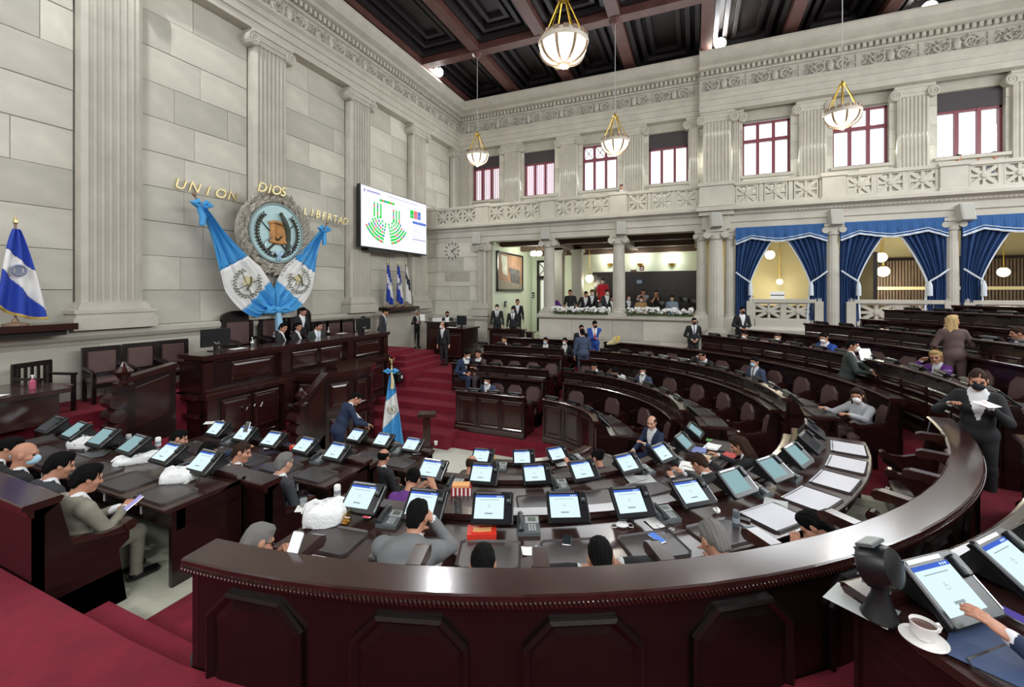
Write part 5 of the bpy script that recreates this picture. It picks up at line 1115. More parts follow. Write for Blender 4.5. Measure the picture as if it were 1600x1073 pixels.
def phone_meshes():
    d = {}; FX = Matrix.Scale(-1, 4, (1, 0, 0)); MB_ = MB
    def MB2(): return MB_(1.0, FX)
    m = MB2(); m.rings([[(x, -.1, 0), (x, .1, 0), (x, .1, .03), (x, -.1, .07)] for x in (-.1, .095)]); d['base'] = m.mesh('base', GREYP)
    m = MB2(); sl = lambda y: .05 - .2 * y
    m.add([(-.03, -.09, sl(-.09) + .003), (.088, -.09, sl(-.09) + .003), (.088, -.01, sl(-.01) + .003), (-.03, -.01, sl(-.01) + .003)], [(0, 1, 2, 3)]); d['faceplate'] = m.mesh('faceplate', LGREY)
    m = MB2(); m.add([(-.005, -.08, sl(-.08) + .006), (.065, -.08, sl(-.08) + .006), (.065, -.03, sl(-.03) + .006), (-.005, -.03, sl(-.03) + .006)], [(0, 1, 2, 3)]); d['display'] = m.mesh('display', mat('lcd', (92, 104, 92), .3))
    m = MB2(); m.tube([(-.07, -.105, .085), (-.07, -.06, .1), (-.07, .05, .078), (-.07, .1, .05)], [.026, .02, .02, .026], 8); d['handset'] = m.mesh('handset', mat('handset_dark', (58, 62, 64), .35), True)
    m = MB2()
    for i in range(3):
        for j in range(4): x, y = -.005 + i * .024, .005 + j * .02; z = sl(y); m.box(x, x + .017, y, y + .013, z, z + .006)
    d['keys'] = m.mesh('keys', LGREY)
    return d
PM = phone_meshes()
def phone(label, M):
    o = inst('desk_phone', None); tag(o, label, 'telephone'); o.matrix_world = M @ Matrix.Rotation(0, 4, 'Z')
    for k in PM: inst(k, PM[k], o)
ORD = ['first', 'second', 'third', 'fourth', 'fifth', 'sixth', 'seventh', 'eighth', 'ninth', 'tenth', 'eleventh', 'twelfth', 'thirteenth']
rg = random.Random(21)
def wz(k): return (ZF[k] + .68) * S
def rowM(kind, k, a, dr=.25, du=0): return along(kind, RF[k] * S + dr, a) @ TR(du, 0, wz(k) + .001)
def terminals(kind, k, seats, desc, far=False, skip=(), dims=None):
    n = len(seats)
    for i, q in enumerate(seats):
        if i in skip: continue
        j = i if kind == 'arc' and not far else (n - 1 - i)
        M = rowM(kind, k, q, .2 if not far else .17, rg.uniform(-.03, .03)) @ Matrix.Rotation(rg.uniform(-.06, .06), 4, 'Z')
        d = dims[i] if dims else 0
        terminal(('touchscreen terminal, %s from the left along the %s' if not far else 'touchscreen terminal seen from behind, %s from left on the %s') % (ORD[j], desc), M, None, d, rg.uniform(32, 41) if not far else 42, 'terminal_low' if k == 3 else '')
terminals('arc', 2, SEATS['arc', 2], 'long outer near desk', dims=[0] * 6 + [1, 1, 1, 2, 2])
terminals('arc', 1, SEATS['arc', 1], 'middle near curved desk', dims=[0] * 6 + [1, 1])
terminals('arc', 0, SEATS['arc', 0][:3], 'innermost near curved desk')
terminals('A', 0, SEATS['A', 0], 'short inner straight desk by the standing flag')
terminals('A', 1, SEATS['A', 1], 'second straight desk at left')
terminals('A', 2, SEATS['A', 2], 'long straight desk at the left', dims=[0, 0, 1, 1, 1, 2])
terminals('arc', 3, SEATS['arc', 3][:3], 'foreground desk at lower right')
for k, nm in enumerate(('innermost far', 'second far', 'third far', 'fourth far', 'fifth far', 'topmost far')): terminals('arc', k, SEATS['F', k], nm + ' curved desk', True, dims=[2] * 20)
for k, nm in enumerate(('first', 'second', 'third')): terminals('B', k, SEATS['B', k], nm + ' straight desk across the floor', True, dims=[2] * 9)
# telephones between terminals
for i, l in ((.52, 'grey desk phone beside the head of the man in grey suit'), (2.5, 'grey desk phone in the middle of the outer near desk, right of the red box'), (4.55, 'grey desk phone left of the bald man at the outer near desk'), (6.5, 'grey desk phone on the outer near desk right of the seventh terminal'), (7.55, 'grey desk phone on the outer near desk left of the ninth terminal')):
    q = 7.2 + 7 * i; phone(l, rowM('arc', 2, q, .22))
for i, l in ((.5, 'grey phone on the middle near desk right of the first terminal'), (2.5, 'grey phone on the middle near desk between third and fourth terminals'), (4.45, 'grey phone on the middle near desk right of the fifth terminal'), (5.5, 'grey phone on the middle near desk below the green booklet')): phone(l, rowM('arc', 1, 6 + 10.8 * i, .22))
for i, l in ((.5, 'grey phone on the innermost near desk beside the pink-shirted man'), (2.6, 'pale grey phone on the innermost near desk by the flowered woman')): phone(l, rowM('arc', 0, 8 + 19.5 * i, .2))
for k, i, l in ((0, .5, 'dark phone on the short inner straight desk near the flag'), (1, .5, 'dark phone on the second straight desk beside the red box'), (1, 3.5, 'dark phone on the second straight desk near the man in blue'), (2, .5, 'dark phone on the long left desk between first two terminals'), (2, 3.5, 'dark phone at the far end of the long left desk')):
    s0, st = SEATS['A', k][0], SEATS['A', k][1] - SEATS['A', k][0]; phone(l, rowM('A', k, s0 + st * i, .22))
phone('grey phone at the right edge of the foreground desk', rowM('arc', 3, 47.7, .24))

# scattered things -------------------------------------------------
def sheet(label, M, w=.21, h=.297, mt=PAPER, curl=.012, name='paper_sheet', cat='paper'):
    t = inst(name, None); tag(t, label, cat); t.matrix_world = M; N = 6
    m = MB(); vs = [((i / N - .5) * w, (j / N - .5) * h, .002 + curl * ((i / N - .5) ** 2 * 2 + .4 * (j / N) ** 3)) for j in range(N + 1) for i in range(N + 1)]
    m.add(vs, [(j * (N + 1) + i, j * (N + 1) + i + 1, (j + 1) * (N + 1) + i + 1, (j + 1) * (N + 1) + i) for j in range(N) for i in range(N)]); ob = m.build('sheet', mt, t); md = ob.modifiers.new('thickness', 'SOLIDIFY'); md.thickness = .0012; md.offset = 1
    return t
def bag(label, M, sx, sy, sz, seed, band=None):
    rg = random.Random(seed); t = inst('plastic_bag', None); tag(t, label, 'bag'); t.matrix_world = M
    rs = []; n = 28; ph = [rg.uniform(0, 6) for _ in range(6)]
    for k, (f, q) in enumerate(((0, .86), (.08, .98), (.3, 1), (.55, .98), (.78, .9), (.92, .66), (1, .3), (1.03, .05))):
        rs.append([((sx * q * (math.copysign(abs(math.cos(a)) ** .5, math.cos(a))) * (1 + .035 * math.sin(7 * a + ph[0] + k) + .02 * math.sin(13 * a + k * 2))), sy * q * math.copysign(abs(math.sin(a)) ** .5, math.sin(a)) * (1 + .035 * math.sin(6 * a + ph[1] - k)), sz * f + .012 * math.sin(5 * a + ph[2] + k * 1.7) * (k > 0)) for a in [2 * PI * j / n for j in range(n)]])
    m = MB(); m.rings(rs); m.build('bag', [mat('white_plastic', (236, 237, 236), .45, var=.04, vs=14, bump=.5, bs=35)], t, smooth=True)
    m = MB()
    for sg in (-1, 1): m.tube([(sg * sx * .2, 0, sz), (sg * sx * .5, .03, sz * 1.06), (sg * sx * .9, .05, sz * .85), (sg * sx * 1.1, .02, sz * .5)], [.012, .022, .02, .008], 6)
    m.build('tied_handle', [_M['white_plastic']], t, smooth=True); return t
def onC3(a, dr, rot=0): return along('arc', RF[2] * S + dr, a) @ TR(0, 0, wz(2) + .009, rot)
def at_desk(u, v, k, rot=0, dz=.001):
    p = atz(u, v, wz(k)); return Matrix.Translation((p[0], p[1], wz(k) + dz)) @ Matrix.Rotation(YAW + rot, 4, 'Z')
bag('white plastic bag with food box on the outer near desk left end', at_desk(510, 815, 2, .3, .009), .19, .14, .17, 1)
bag('white takeaway bag farther back on the long left desk', at_desk(133, 698, 2, -.3), .22, .13, .12, 2)
bag('long twisted white bag in the middle of the long left desk', at_desk(217, 722, 2, .5), .24, .085, .09, 3)
bag('rounded white bag at the near end of the long left desk', at_desk(281, 750, 2, .2), .17, .13, .13, 4)
t = inst('snack_bag', None); tag(t, 'small clear snack bag with yellow chips beside the white bag', 'bag'); t.matrix_world = at_desk(542, 822, 2, 0, .009)
m = MB(); m.ball((0, 0, .05), (.045, .035, .05), 10, 8); m.tube([(0, 0, .09), (.02, 0, .12), (.04, .01, .13)], [.02, .015, .03], 6); m.build('wrapper', [glass('wrapper', (235, 225, 190), .15)], t, smooth=True)
m = MB()
for k in range(14): m.ball((random.uniform(-.025, .025), random.uniform(-.02, .02), .02 + random.uniform(0, .05)), (.015, .012, .008), 6, 4)
m.build('chips', [mat('chips', (216, 160, 60), .6)], t, kind='stuff')
def box_carton(label, M, w, d, h, mt, band):
    t = inst('carton', None); tag(t, label, 'box'); t.matrix_world = M
    m = MB(); m.box(-w / 2, w / 2, -d / 2, d / 2, 0, h * .6); m.build('tray', mt, t); m = MB(); m.box(-w / 2 - .003, w / 2 + .003, -d / 2 - .003, d / 2 + .003, h * .45, h); m.build('lid', mt, t)
    m = MB(); m.prism([(-w * .34, -d * .2), (-w * .1, -d * .27), (w * .34, -d * .22), (w * .32, d * .05), (w * .36, d * .22), (-w * .05, d * .18), (-w * .32, d * .25), (-w * .3, 0)], h, h + .001); m.build('label_patch', band, t)
    return t
REDB = mat('carton_red', (222, 56, 40), .45); TANP = mat('carton_label', (232, 170, 110), .6)
box_carton('red carton with pale orange label on the outer near desk', at_desk(753, 838, 2, .05), .24, .15, .06, REDB, TANP)
box_carton('small red carton on the second straight desk', at_desk(462, 703, 1, .5), .17, .12, .07, REDB, TANP)
def mobile(label, M, scr, w=.075, h=.155):
    t = inst('mobile_phone', None); tag(t, label, 'phone'); t.matrix_world = M
    m = MB(); m.cbox(-w / 2, w / 2, -h / 2, h / 2, 0, .009, .008); m.build('body', SILVER, t); m = MB(); m.box(-w / 2 + .004, w / 2 - .004, -h / 2 + .006, h / 2 - .006, .009, .0096); m.build('screen', scr, t); return t
mobile('smartphone with red and white screen leaning by the first terminal', at_desk(578, 806, 2, -.25, .012), glow('phone_red', (215, 90, 100), .9))
mobile('dark smartphone with pale frame on the writing pad', at_desk(886, 846, 2, -.2, .01), _M.get('dark_screen'))
mobile('smartphone with lit blue screen on the pad near the spectacles', at_desk(1026, 843, 2, .45, .01), glow('phone_blue', (96, 140, 230), .9))
sheet('crumpled white napkin on the outer near desk', at_desk(828, 862, 2, .1), .13, .1, PAPER, .02, 'napkin', 'napkin')
def cup(label, M, h=.12, r=.04, fill=None, name='plastic_cup', mt=CLEAR):
    t = inst(name, None); tag(t, label, 'cup'); t.matrix_world = M
    m = MB(); m.lathe([(r * .7, .0), (r * .72, .004), (r, h), (r * .97, h), (r * .69, .008), (.003, .008)], 20); m.build('cup', mt, t, smooth=True)
    if fill: m = MB(); m.lathe([(r * .68, .009), (r * (.69 + .28 * fill[1]), .009 + h * .9 * fill[1]), (.002, .01 + h * .9 * fill[1])], 18); m.build('drink', [mat('drink_%d%d%d' % fill[0], fill[0], .3)], t)
    return t
cup('clear cup with milky drink on a napkin at the desk end', at_desk(474, 792, 2, 0, .012), .14, .042, ((224, 222, 214), .45))
sheet('white napkin under the clear cup', at_desk(473, 795, 2, .2), .12, .12, PAPER, .01, 'napkin', 'napkin')
cup('clear plastic cup standing right of the red-striped packet', at_desk(716, 806, 2), .15, .042)
cup('clear cup with brown drink at the back of the long left desk', at_desk(192, 708, 2), .13, .042, ((176, 146, 104), .35))
def can(label, M, mt, h=.12, r=.033, straw=False):
    t = inst('drink_can', None); tag(t, label, 'can'); t.matrix_world = M
    m = MB(); m.lathe([(r * .8, 0), (r, .008), (r, h * .92), (r * .82, h), (r * .75, h - .004), (.002, h - .006)], 18); m.build('can', mt, t, smooth=True)
    m = MB(); m.lathe([(r * 1.01, h * .3), (r * 1.01, h * .6)], 18); m.build('label_band', [mat('can_band', (150, 160, 170), .4)], t)
    if straw: m = MB(); m.tube([(0, 0, h * .5), (.01, 0, h * 1.3)], .004, 6); m.build('straw', [mat('straw', (226, 200, 150), .5)], t)
can('white can at the left of the first outer near terminal', at_desk(527, 776, 2), WHITE); can('white can on the long left desk between terminals', at_desk(247, 697, 2), WHITE); can('striped can at the back of the long left desk', at_desk(201, 692, 2), LGREY)
can('white bottle with straw beside the fifth outer near terminal', at_desk(985, 806, 2), WHITE, .13, .036, True); can('tall dark flask on the writing pad behind the bald man', at_desk(1150, 825, 2, 0, .01), GREYP, .15, .03)
mobile('black folded phone beside the dark flask', at_desk(1163, 813, 2, .9, .01), BLACK, .05, .1)
t = inst('crumpled_tissue', None); tag(t, 'small crumpled white tissue in front of the sixth outer terminal', 'tissue'); t.matrix_world = at_desk(1120, 802, 2)
m = MB(); m.ball((0, 0, .03), (.04, .035, .03), 7, 5); m.v = [(x * random.uniform(.7, 1.25), y * random.uniform(.7, 1.25), max(0, z * random.uniform(.7, 1.25))) for x, y, z in m.v]; m.build('tissue', PAPER, t)
t = inst('spectacles', None); tag(t, 'pair of dark-rimmed spectacles on the pad near the grey-haired man', 'spectacles'); t.matrix_world = at_desk(1048, 834, 2, .3, .012)
for sx in (-1, 1):
    m = MB(); m.tube([(sx * .034 + .026 * math.cos(2 * PI * k / 16), 0, .022 + .02 * math.sin(2 * PI * k / 16)) for k in range(17)], .0028, 5); m.build('rim', BLACK, t)
    m = MB(); m.tube([(sx * .062, 0, .028), (sx * .066, .07, .02), (sx * .06, .12, .008)], .0025, 5); m.build('temple', BLACK, t)
m = MB(); m.tube([(-.01, 0, .028), (.01, 0, .028)], .0025, 5); m.build('bridge', BLACK, t)
t = inst('face_mask', None); tag(t, 'white face mask with ear loops lying on the outer near desk', 'mask'); t.matrix_world = at_desk(972, 823, 2)
m = MB(); m.ball((0, 0, .02), (.06, .045, .022), 12, 6); m.build('mask', MASKW, t, smooth=True); m = MB()
for sg in (1, -1): m.tube([(sg * .05, .03, .015), (sg * .09, .04, .01), (sg * .1, 0, .008), (sg * .09, -.03, .01), (sg * .05, -.03, .015)], .003, 5)
m.build('ear_loops', MASKW, t)
sheet('white paper under the spectacles on the outer near desk', at_desk(1022, 818, 2, .3), .12, .16)
for q, l in ((5, 'seventh'), (6, 'eighth'), (7, 'ninth'), (8, 'tenth'), (9, 'eleventh')): sheet('pale sheet standing for window glare on the %s writing pad, outer near desk' % l, along('arc', RF[2] * S + .56, SEATS['arc', 2][q + 1 if q < 10 else 10]) @ TR(0, 0, wz(2) + .01), .46, .36, mat('pad_glare', (206, 206, 212), .5), .006) if q < 10 else None  # window glare on the right-hand pads, put in as pale sheets
sheet('grey tablet-like sheet beside the seventh outer terminal', at_desk(1212, 788, 2, -.6, .01), .2, .16, LGREY)
# papers and packets on the middle and inner desks
sheet('open white notebook in front of the brown-haired man', at_desk(1075, 729, 1, -.5, .01), .22, .3); sheet('yellowish paper under the hands of the brown-haired man', at_desk(1097, 716, 1, -.7, .01), .21, .28, mat('yellow_paper', (236, 226, 186), .7)); sheet('white sheet held by the long-haired woman', at_desk(1113, 699, 1, -.7, .01)); sheet('blue folder beside the open notebook', at_desk(1092, 704, 1, -.5, .006), .2, .28, mat('folder_blue', (128, 142, 196), .6)); sheet('green booklet at the end of the middle near desk', at_desk(1108, 689, 1, -.6, .014), .09, .12, mat('booklet_green', (84, 142, 74), .6)); sheet('red folder under the papers of the long-haired woman', at_desk(1140, 712, 1, -.8, .004), .18, .26, mat('folder_red', (190, 64, 60), .6))
sheet('grey document laid on the middle near desk', at_desk(1000, 750, 1, .1, .01), .36, .22, LGREY); sheet('white papers on the innermost near desk right part', at_desk(877, 726, 0, .2, .01), .2, .16)
t = inst('striped_packet', None); tag(t, 'red and white striped packet with a tan card on it', 'packet'); t.matrix_world = at_desk(721, 772, 1)
m = MB(); m.box(-.12, .12, -.06, .06, 0, .1); m.build('packet', [mat('packet_red', (160, 34, 44), .6)], t); m = MB()
for k in range(5): m.box(-.1 + k * .05, -.08 + k * .05, -.062, -.06, .005, .1)
m.build('stripe', PAPER, t, kind='stuff'); m = MB(); m.box(-.11, .1, -.05, .07, .1, .125); m.build('card', TANP, t)
sheet('tan envelope behind the pink-shirted man', at_desk(766, 716, 0, .1, .01), .22, .14, mat('envelope', (196, 160, 112), .7))
sheet('white sheets on the second straight desk beside the red carton', at_desk(429, 698, 1, .5, .01), .3, .2); sheet('white sheet on the short inner desk near the bald man', at_desk(652, 706, 0, .4, .01), .22, .28); sheet('white paper at the far end of the second straight desk', at_desk(334, 661, 1, .3, .01), .3, .16)
sheet('folded white paper at the near end of the long left desk', at_desk(345, 735, 2, .5, .01), .16, .2); sheet('tan folder at the far end of the long left desk', at_desk(102, 672, 2, .2, .01), .3, .24, mat('envelope', (196, 160, 112), .7)); sheet('red folder at the far end of the long left desk', at_desk(128, 665, 2, .2, .012), .16, .24, mat('folder_red', (190, 64, 60), .6)); sheet('dark document case under the takeaway bag', at_desk(138, 712, 2, .3, .002), .4, .2, GREYP)
cup('small white cup with dark coffee at the end of the short inner desk', at_desk(681, 695, 0), .07, .035, ((50, 32, 26), .7), 'paper_cup', WHITE)
cup('clear cup on the outer near desk by the flask, low', at_desk(560, 690, 0), .1, .03)
t = inst('headphones', None); tag(t, 'black and green round headset on the second straight desk', 'headset'); t.matrix_world = at_desk(424, 682, 1); m = MB(); m.tube([(.07 * math.cos(a), .07 * math.sin(a), .03) for a in [2 * PI * k / 20 for k in range(21)]], .02, 6); m.build('ring', BLACK, t); m = MB(); m.ball((0, 0, .03), (.045, .045, .03), 10, 6); m.build('cushion', [mat('headset_green', (120, 190, 120), .5)], t)
# foreground desk
MC = at_desk(1443, 1003, 3)
t = inst('coffee_cup', None); tag(t, 'white coffee cup with handle and milky coffee on its saucer', 'cup'); t.matrix_world = MC @ TR(0, 0, .018)
m = MB(); m.lathe([(.026, 0), (.03, .004), (.046, .03), (.05, .07), (.0475, .071), (.044, .032), (.03, .01), (.002, .008)], 32); m.build('cup', [mat('porcelain', (240, 238, 234), .15)], t, smooth=True)
m = MB(); m.lathe([(.0455, .05), (.0465, .056), (.002, .056)], 28); m.build('coffee', [mat('coffee', (92, 66, 58), .25)], t)
m = MB(); m.tube([(.046, 0, .06), (.068, 0, .062), (.078, 0, .048), (.07, 0, .03), (.044, 0, .022)], .0065, 8); m.build('handle', [_M['porcelain']], t, smooth=True)
t = inst('saucer', None); tag(t, 'white saucer under the coffee cup', 'saucer'); t.matrix_world = MC
m = MB(); m.lathe([(.03, 0), (.035, .004), (.085, .016), (.086, .019), (.034, .009), (.002, .009)], 32); m.build('plate', [_M['porcelain']], t, smooth=True); m = MB(); m.tube([(.076 * math.cos(2 * PI * k / 32), .076 * math.sin(2 * PI * k / 32), .0165) for k in range(33)], .0018, 4); m.build('rim_line', [_M['porcelain']], t)
t = inst('desk_fan', None); tag(t, 'small black desk fan beside the coffee cup', 'fan'); t.matrix_world = at_desk(1375, 965, 3, .5)
m = MB(); m.lathe([(.075, 0), (.078, .01), (.06, .05), (.035, .12), (.035, .17)], 20); m.build('base', BLACK, t, smooth=True)
m = MB(); m.rings([[(r * math.cos(2 * PI * j / 28), y, r * math.sin(2 * PI * j / 28)) for j in range(28)] for y, r in ((-.07, .05), (-.06, .085), (.0, .1), (.05, .1), (.06, .09))], M=TR(0, 0, .25, 0, R(-20))); m.build('housing', BLACK, t, smooth=True)
for k in range(14): m = MB(); a = 2 * PI * k / 14; m.box(-.002, .002, .055, .068, .02, .095, TR(0, 0, .25, 0, R(-20)) @ Matrix.Rotation(a, 4, 'Y')); m.build('grille_bar', GREYP, t)
m = MB(); m.box(-.06, .06, -.03, .045, .095, .108, TR(0, 0, .25, 0, R(-20))); m.build('vent', GREYP, t); m = MB()
for k in range(9): m.box(-.05 + k * .0125, -.044 + k * .0125, -.02, .04, .108, .112, TR(0, 0, .25, 0, R(-20)))
m.build('slots', LGREY, t, kind='stuff')
sheet('white folder under the fan at the desk corner', at_desk(1345, 945, 3, .6, .002), .2, .26, LGREY, 0); sheet('dark blue cloth mat in front of the foreground terminal', at_desk(1560, 1020, 3, .7, .01), .4, .3, mat('mat_blue', (62, 78, 112), .6), 0, 'cloth_mat', 'mat')
mobile('smartphone with purple screen touched by the pointing finger', at_desk(1588, 975, 3, .3, .03), glow('phone_purple', (92, 80, 160), .8), .07, .13)
# dais bottles, counter papers
for i, (u, v) in enumerate(((428, 531), (456, 529), (513, 522), (557, 516), (394, 540))):
    p = atz(u, v, ZT); t = thing('water_bottle', 'small clear water bottle on the presidential desk, %s from the left' % ORD[(1, 2, 3, 4, 0)[i]], 'bottle', p)
    m = MB(); m.lathe([(.03, 0), (.034, .01), (.034, .12), (.014, .17), (.014, .185)], 12); m.build('bottle', CLEAR, t, smooth=True); m = MB(); m.lathe([(.016, .185), (.016, .2), (.002, .2)], 10); m.build('cap', WHITE, t); m = MB(); m.lathe([(.035, .06), (.035, .1)], 12); m.build('label_band', WHITE, t)
for u, v, lab in ((373, 545, 'white papers by the left desk screen on the presidential desk'), (535, 521, 'white papers at the right part of the presidential desk')): p = atz(u, v, ZT); sheet(lab, Matrix.Translation((p[0], p[1], ZT + .002)), .22, .3)
p = atz(12, 608, 2.2 * S); sheet('white papers on the side table at left edge', Matrix.Translation((-8.0 * S, 2.3 * S, 2.2 * S + .002)) @ Matrix.Rotation(.4, 4, 'Z'), .4, .3)
t = thing('pump_bottle', 'small pink plastic bottle on the side table', 'bottle', (-8.1 * S, 2.75 * S, 2.2 * S)); m = MB(); m.lathe([(.035, 0), (.04, .02), (.04, .12), (.015, .15), (.015, .17)], 12); m.build('bottle', [mat('pink_plastic', (176, 84, 112), .4)], t); m = MB(); m.lathe([(.012, .17), (.012, .2), (.02, .2), (.02, .215), (.002, .215)], 8); m.build('cap', WHITE, t)
t = thing('paper_box', 'white cardboard box on the red-brown counter', 'box', (-8.35 * S, 12.9 * S, 2.45 * S)); m = MB(); m.box(-.16, .16, -.12, .12, 0, .1); m.build('carton', PAPER, t); m = MB(); m.box(-.165, .165, -.125, .125, .1, .125); m.build('lid', PAPER, t)
sheet('white papers spread on the red-brown counter', Matrix.Translation((-7.95 * S, 12.85 * S, 2.45 * S + .002)), .4, .3); sheet('white papers on the dark counter', Matrix.Translation((-7.5 * S, 12.5 * S, 2.28 * S + .002)), .4, .25)
monitor('black screen on the dark clerk counter', (-7.2 * S, 12.6 * S, 2.28 * S), PI, .42, .36)
t = thing('handbag', 'black bag standing on the red carpet right of the dais', 'bag', (-7.65 * S, 9.75 * S, .98 * S)); m = MB(); m.cbox(-.2, .2, -.12, .12, 0, .3, .05); m.build('body', BLACK, t, smooth=True); m = MB(); m.tube([(-.12, 0, .28), (-.1, 0, .45), (.1, 0, .45), (.12, 0, .28)], .018, 6); m.build('handle', BLACK, t); m = MB(); m.box(.12, .205, -.03, .05, .12, .22); m.build('tag', WHITE, t)
t = thing('bouquet', 'wrapped yellow bouquet lying on the far desk', 'bouquet', atz(948, 540, 1.95 * S)); m = MB(); m.tube([(0, 0, .05), (.2, .05, .12), (.3, .06, .2)], [.03, .1, .14], 8); m.build('wrapper', [mat('wrapper_cream', (214, 200, 150), .7)], t); m = MB()
for k in range(16): m.ball((.3 + random.uniform(-.08, .08), .06 + random.uniform(-.1, .1), .22 + random.uniform(-.05, .08)), .035, 6, 4)
m.build('blossoms', [mat('yellow_petals', (216, 186, 90), .7)], t, kind='stuff')
t = inst('white_cup', None); tag(t, 'white cup with saucer on the fourth far desk beside the blonde', 'cup'); t.matrix_world = Matrix.Translation(atz(1481, 586, 2.15 * S)); m = MB(); m.lathe([(.03, .01), (.05, .05), (.055, .1), (.05, .1), (.03, .02)], 14); m.build('cup', [_M['porcelain']], t); m = MB(); m.lathe([(.05, 0), (.1, .015), (.1, .02), (.04, .01)], 14); m.build('saucer', [_M['porcelain']], t)
# ---------------------------------------------------------------- people: one smooth implicit surface per body
def cone(a, b, ra, rb, m, k=.03): return ('c', np.array(a, float), np.array(b, float), ra, rb, m, k)
def ell(c, r, m, k=.03, rot=None): return ('e', np.array(c, float), np.array(r, float), (np.array(Euler(rot).to_matrix()) if rot else None), 0, m, k)
def cut(c, r, k=.01): return ('x', np.array(c, float), np.array(r, float), None, 0, -1, k)
def sdf(prims, vox, pad=.04):
    lo = np.full(3, 1e9); hi = -lo
    bb = []
    for p in prims:
        if p[0] == 'c': a = np.minimum(p[1] - p[3], p[2] - p[4]); b = np.maximum(p[1] + p[3], p[2] + p[4])
        else: r = p[2] if p[3] is None else np.full(3, p[2].max()); a, b = p[1] - r, p[1] + r
        bb.append((a, b))
        if p[0] != 'x': lo = np.minimum(lo, a); hi = np.maximum(hi, b)
    lo -= pad; hi += pad; n = np.ceil((hi - lo) / vox).astype(int) + 1
    D = np.full(n, .5, np.float32); MM = np.zeros(n, np.int8); B = np.full(n, .5, np.float32)
    for p, (a, b) in zip(prims, bb):
        k = p[6]; g = k + vox * 2.5
        i0 = np.maximum(np.floor((a - g - lo) / vox).astype(int), 0); i1 = np.minimum(np.ceil((b + g - lo) / vox).astype(int) + 1, n)
        if (i1 <= i0).any(): continue
        X, Y, Z = np.meshgrid(*[lo[q] + vox * np.arange(i0[q], i1[q]) for q in range(3)], indexing='ij')
        s = tuple(slice(i0[q], i1[q]) for q in range(3))
        if p[0] == 'c':
            d = p[2] - p[1]; L = max(d @ d, 1e-9); h = np.clip(((X - p[1][0]) * d[0] + (Y - p[1][1]) * d[1] + (Z - p[1][2]) * d[2]) / L, 0, 1)
            f = np.sqrt((X - p[1][0] - h * d[0]) ** 2 + (Y - p[1][1] - h * d[1]) ** 2 + (Z - p[1][2] - h * d[2]) ** 2) - (p[3] + (p[4] - p[3]) * h)
        else:
            U_, V_, W_ = X - p[1][0], Y - p[1][1], Z - p[1][2]
            if p[3] is not None: r = p[3]; U_, V_, W_ = U_ * r[0, 0] + V_ * r[1, 0] + W_ * r[2, 0], U_ * r[0, 1] + V_ * r[1, 1] + W_ * r[2, 1], U_ * r[0, 2] + V_ * r[1, 2] + W_ * r[2, 2]
            q0 = np.sqrt((U_ / p[2][0]) ** 2 + (V_ / p[2][1]) ** 2 + (W_ / p[2][2]) ** 2); q1 = np.sqrt((U_ / p[2][0] ** 2) ** 2 + (V_ / p[2][1] ** 2) ** 2 + (W_ / p[2][2] ** 2) ** 2)
            f = q0 * (q0 - 1) / np.maximum(q1, 1e-6)
        d0 = D[s]
        if p[0] == 'x': h = np.clip(.5 - .5 * (d0 + f) / k, 0, 1); D[s] = d0 * (1 - h) - f * h + k * h * (1 - h)
        else:
            h = np.clip(.5 + .5 * (d0 - f) / k, 0, 1); D[s] = d0 * (1 - h) + f * h - k * h * (1 - h)
            mk = f < B[s]; b0 = B[s]; b0[mk] = f[mk]; m0 = MM[s]; m0[mk] = p[5]
    return D, MM, lo
def nets(D, MM, lo, vox):
    """naive surface nets: vertices, quads, material per quad"""
    S_ = D < 0; c = [S_[x:S_.shape[0] - 1 + x, y:S_.shape[1] - 1 + y, z:S_.shape[2] - 1 + z] for x in (0, 1) for y in (0, 1) for z in (0, 1)]
    cnt = sum(a.astype(np.int8) for a in c); act = (cnt > 0) & (cnt < 8); idx = np.full(act.shape, -1, np.int64); I = np.argwhere(act); idx[act] = np.arange(len(I))
    cor = np.array([(x, y, z) for x in (0, 1) for y in (0, 1) for z in (0, 1)])
    v = np.stack([D[I[:, 0] + o[0], I[:, 1] + o[1], I[:, 2] + o[2]] for o in cor], 1)
    acc = np.zeros((len(I), 3)); num = np.zeros(len(I))
    for i in range(8):
        for b in (1, 2, 4):
            j = i | b
            if j == i: continue
            a0, a1 = v[:, i], v[:, j]; mk = (a0 < 0) != (a1 < 0); t = np.where(mk, a0 / np.where(mk, a0 - a1, 1), 0)
            acc += np.where(mk[:, None], cor[i] + t[:, None] * (cor[j] - cor[i]), 0); num += mk
    V = lo + vox * (I + acc / num[:, None]); Q = []; QM = []
    for ax in range(3):
        a, b = [q for q in range(3) if q != ax]; sl = [slice(1, -1)] * 3; sl[ax] = slice(0, -1); s2 = list(sl); s2[ax] = slice(1, None)
        e = S_[tuple(sl)] != S_[tuple(s2)]; E = np.argwhere(e)
        if not len(E): continue
        P_ = E + 1; P_[:, ax] = E[:, ax]; da = np.zeros(3, int); da[a] = 1; db = np.zeros(3, int); db[b] = 1
        g = lambda w: idx[w[:, 0], w[:, 1], w[:, 2]]
        q = np.stack([g(P_), g(P_ - da), g(P_ - da - db), g(P_ - db)], 1); inn = S_[P_[:, 0], P_[:, 1], P_[:, 2]]
        flip = inn if ax != 1 else ~inn; q[flip] = q[flip][:, ::-1]; o = P_.copy(); o[~inn, ax] += 1
        Q.append(q); QM.append(MM[o[:, 0], o[:, 1], o[:, 2]])
    Q = np.concatenate(Q); QM = np.concatenate(QM); ok = (Q >= 0).all(1); return V, Q[ok], QM[ok]
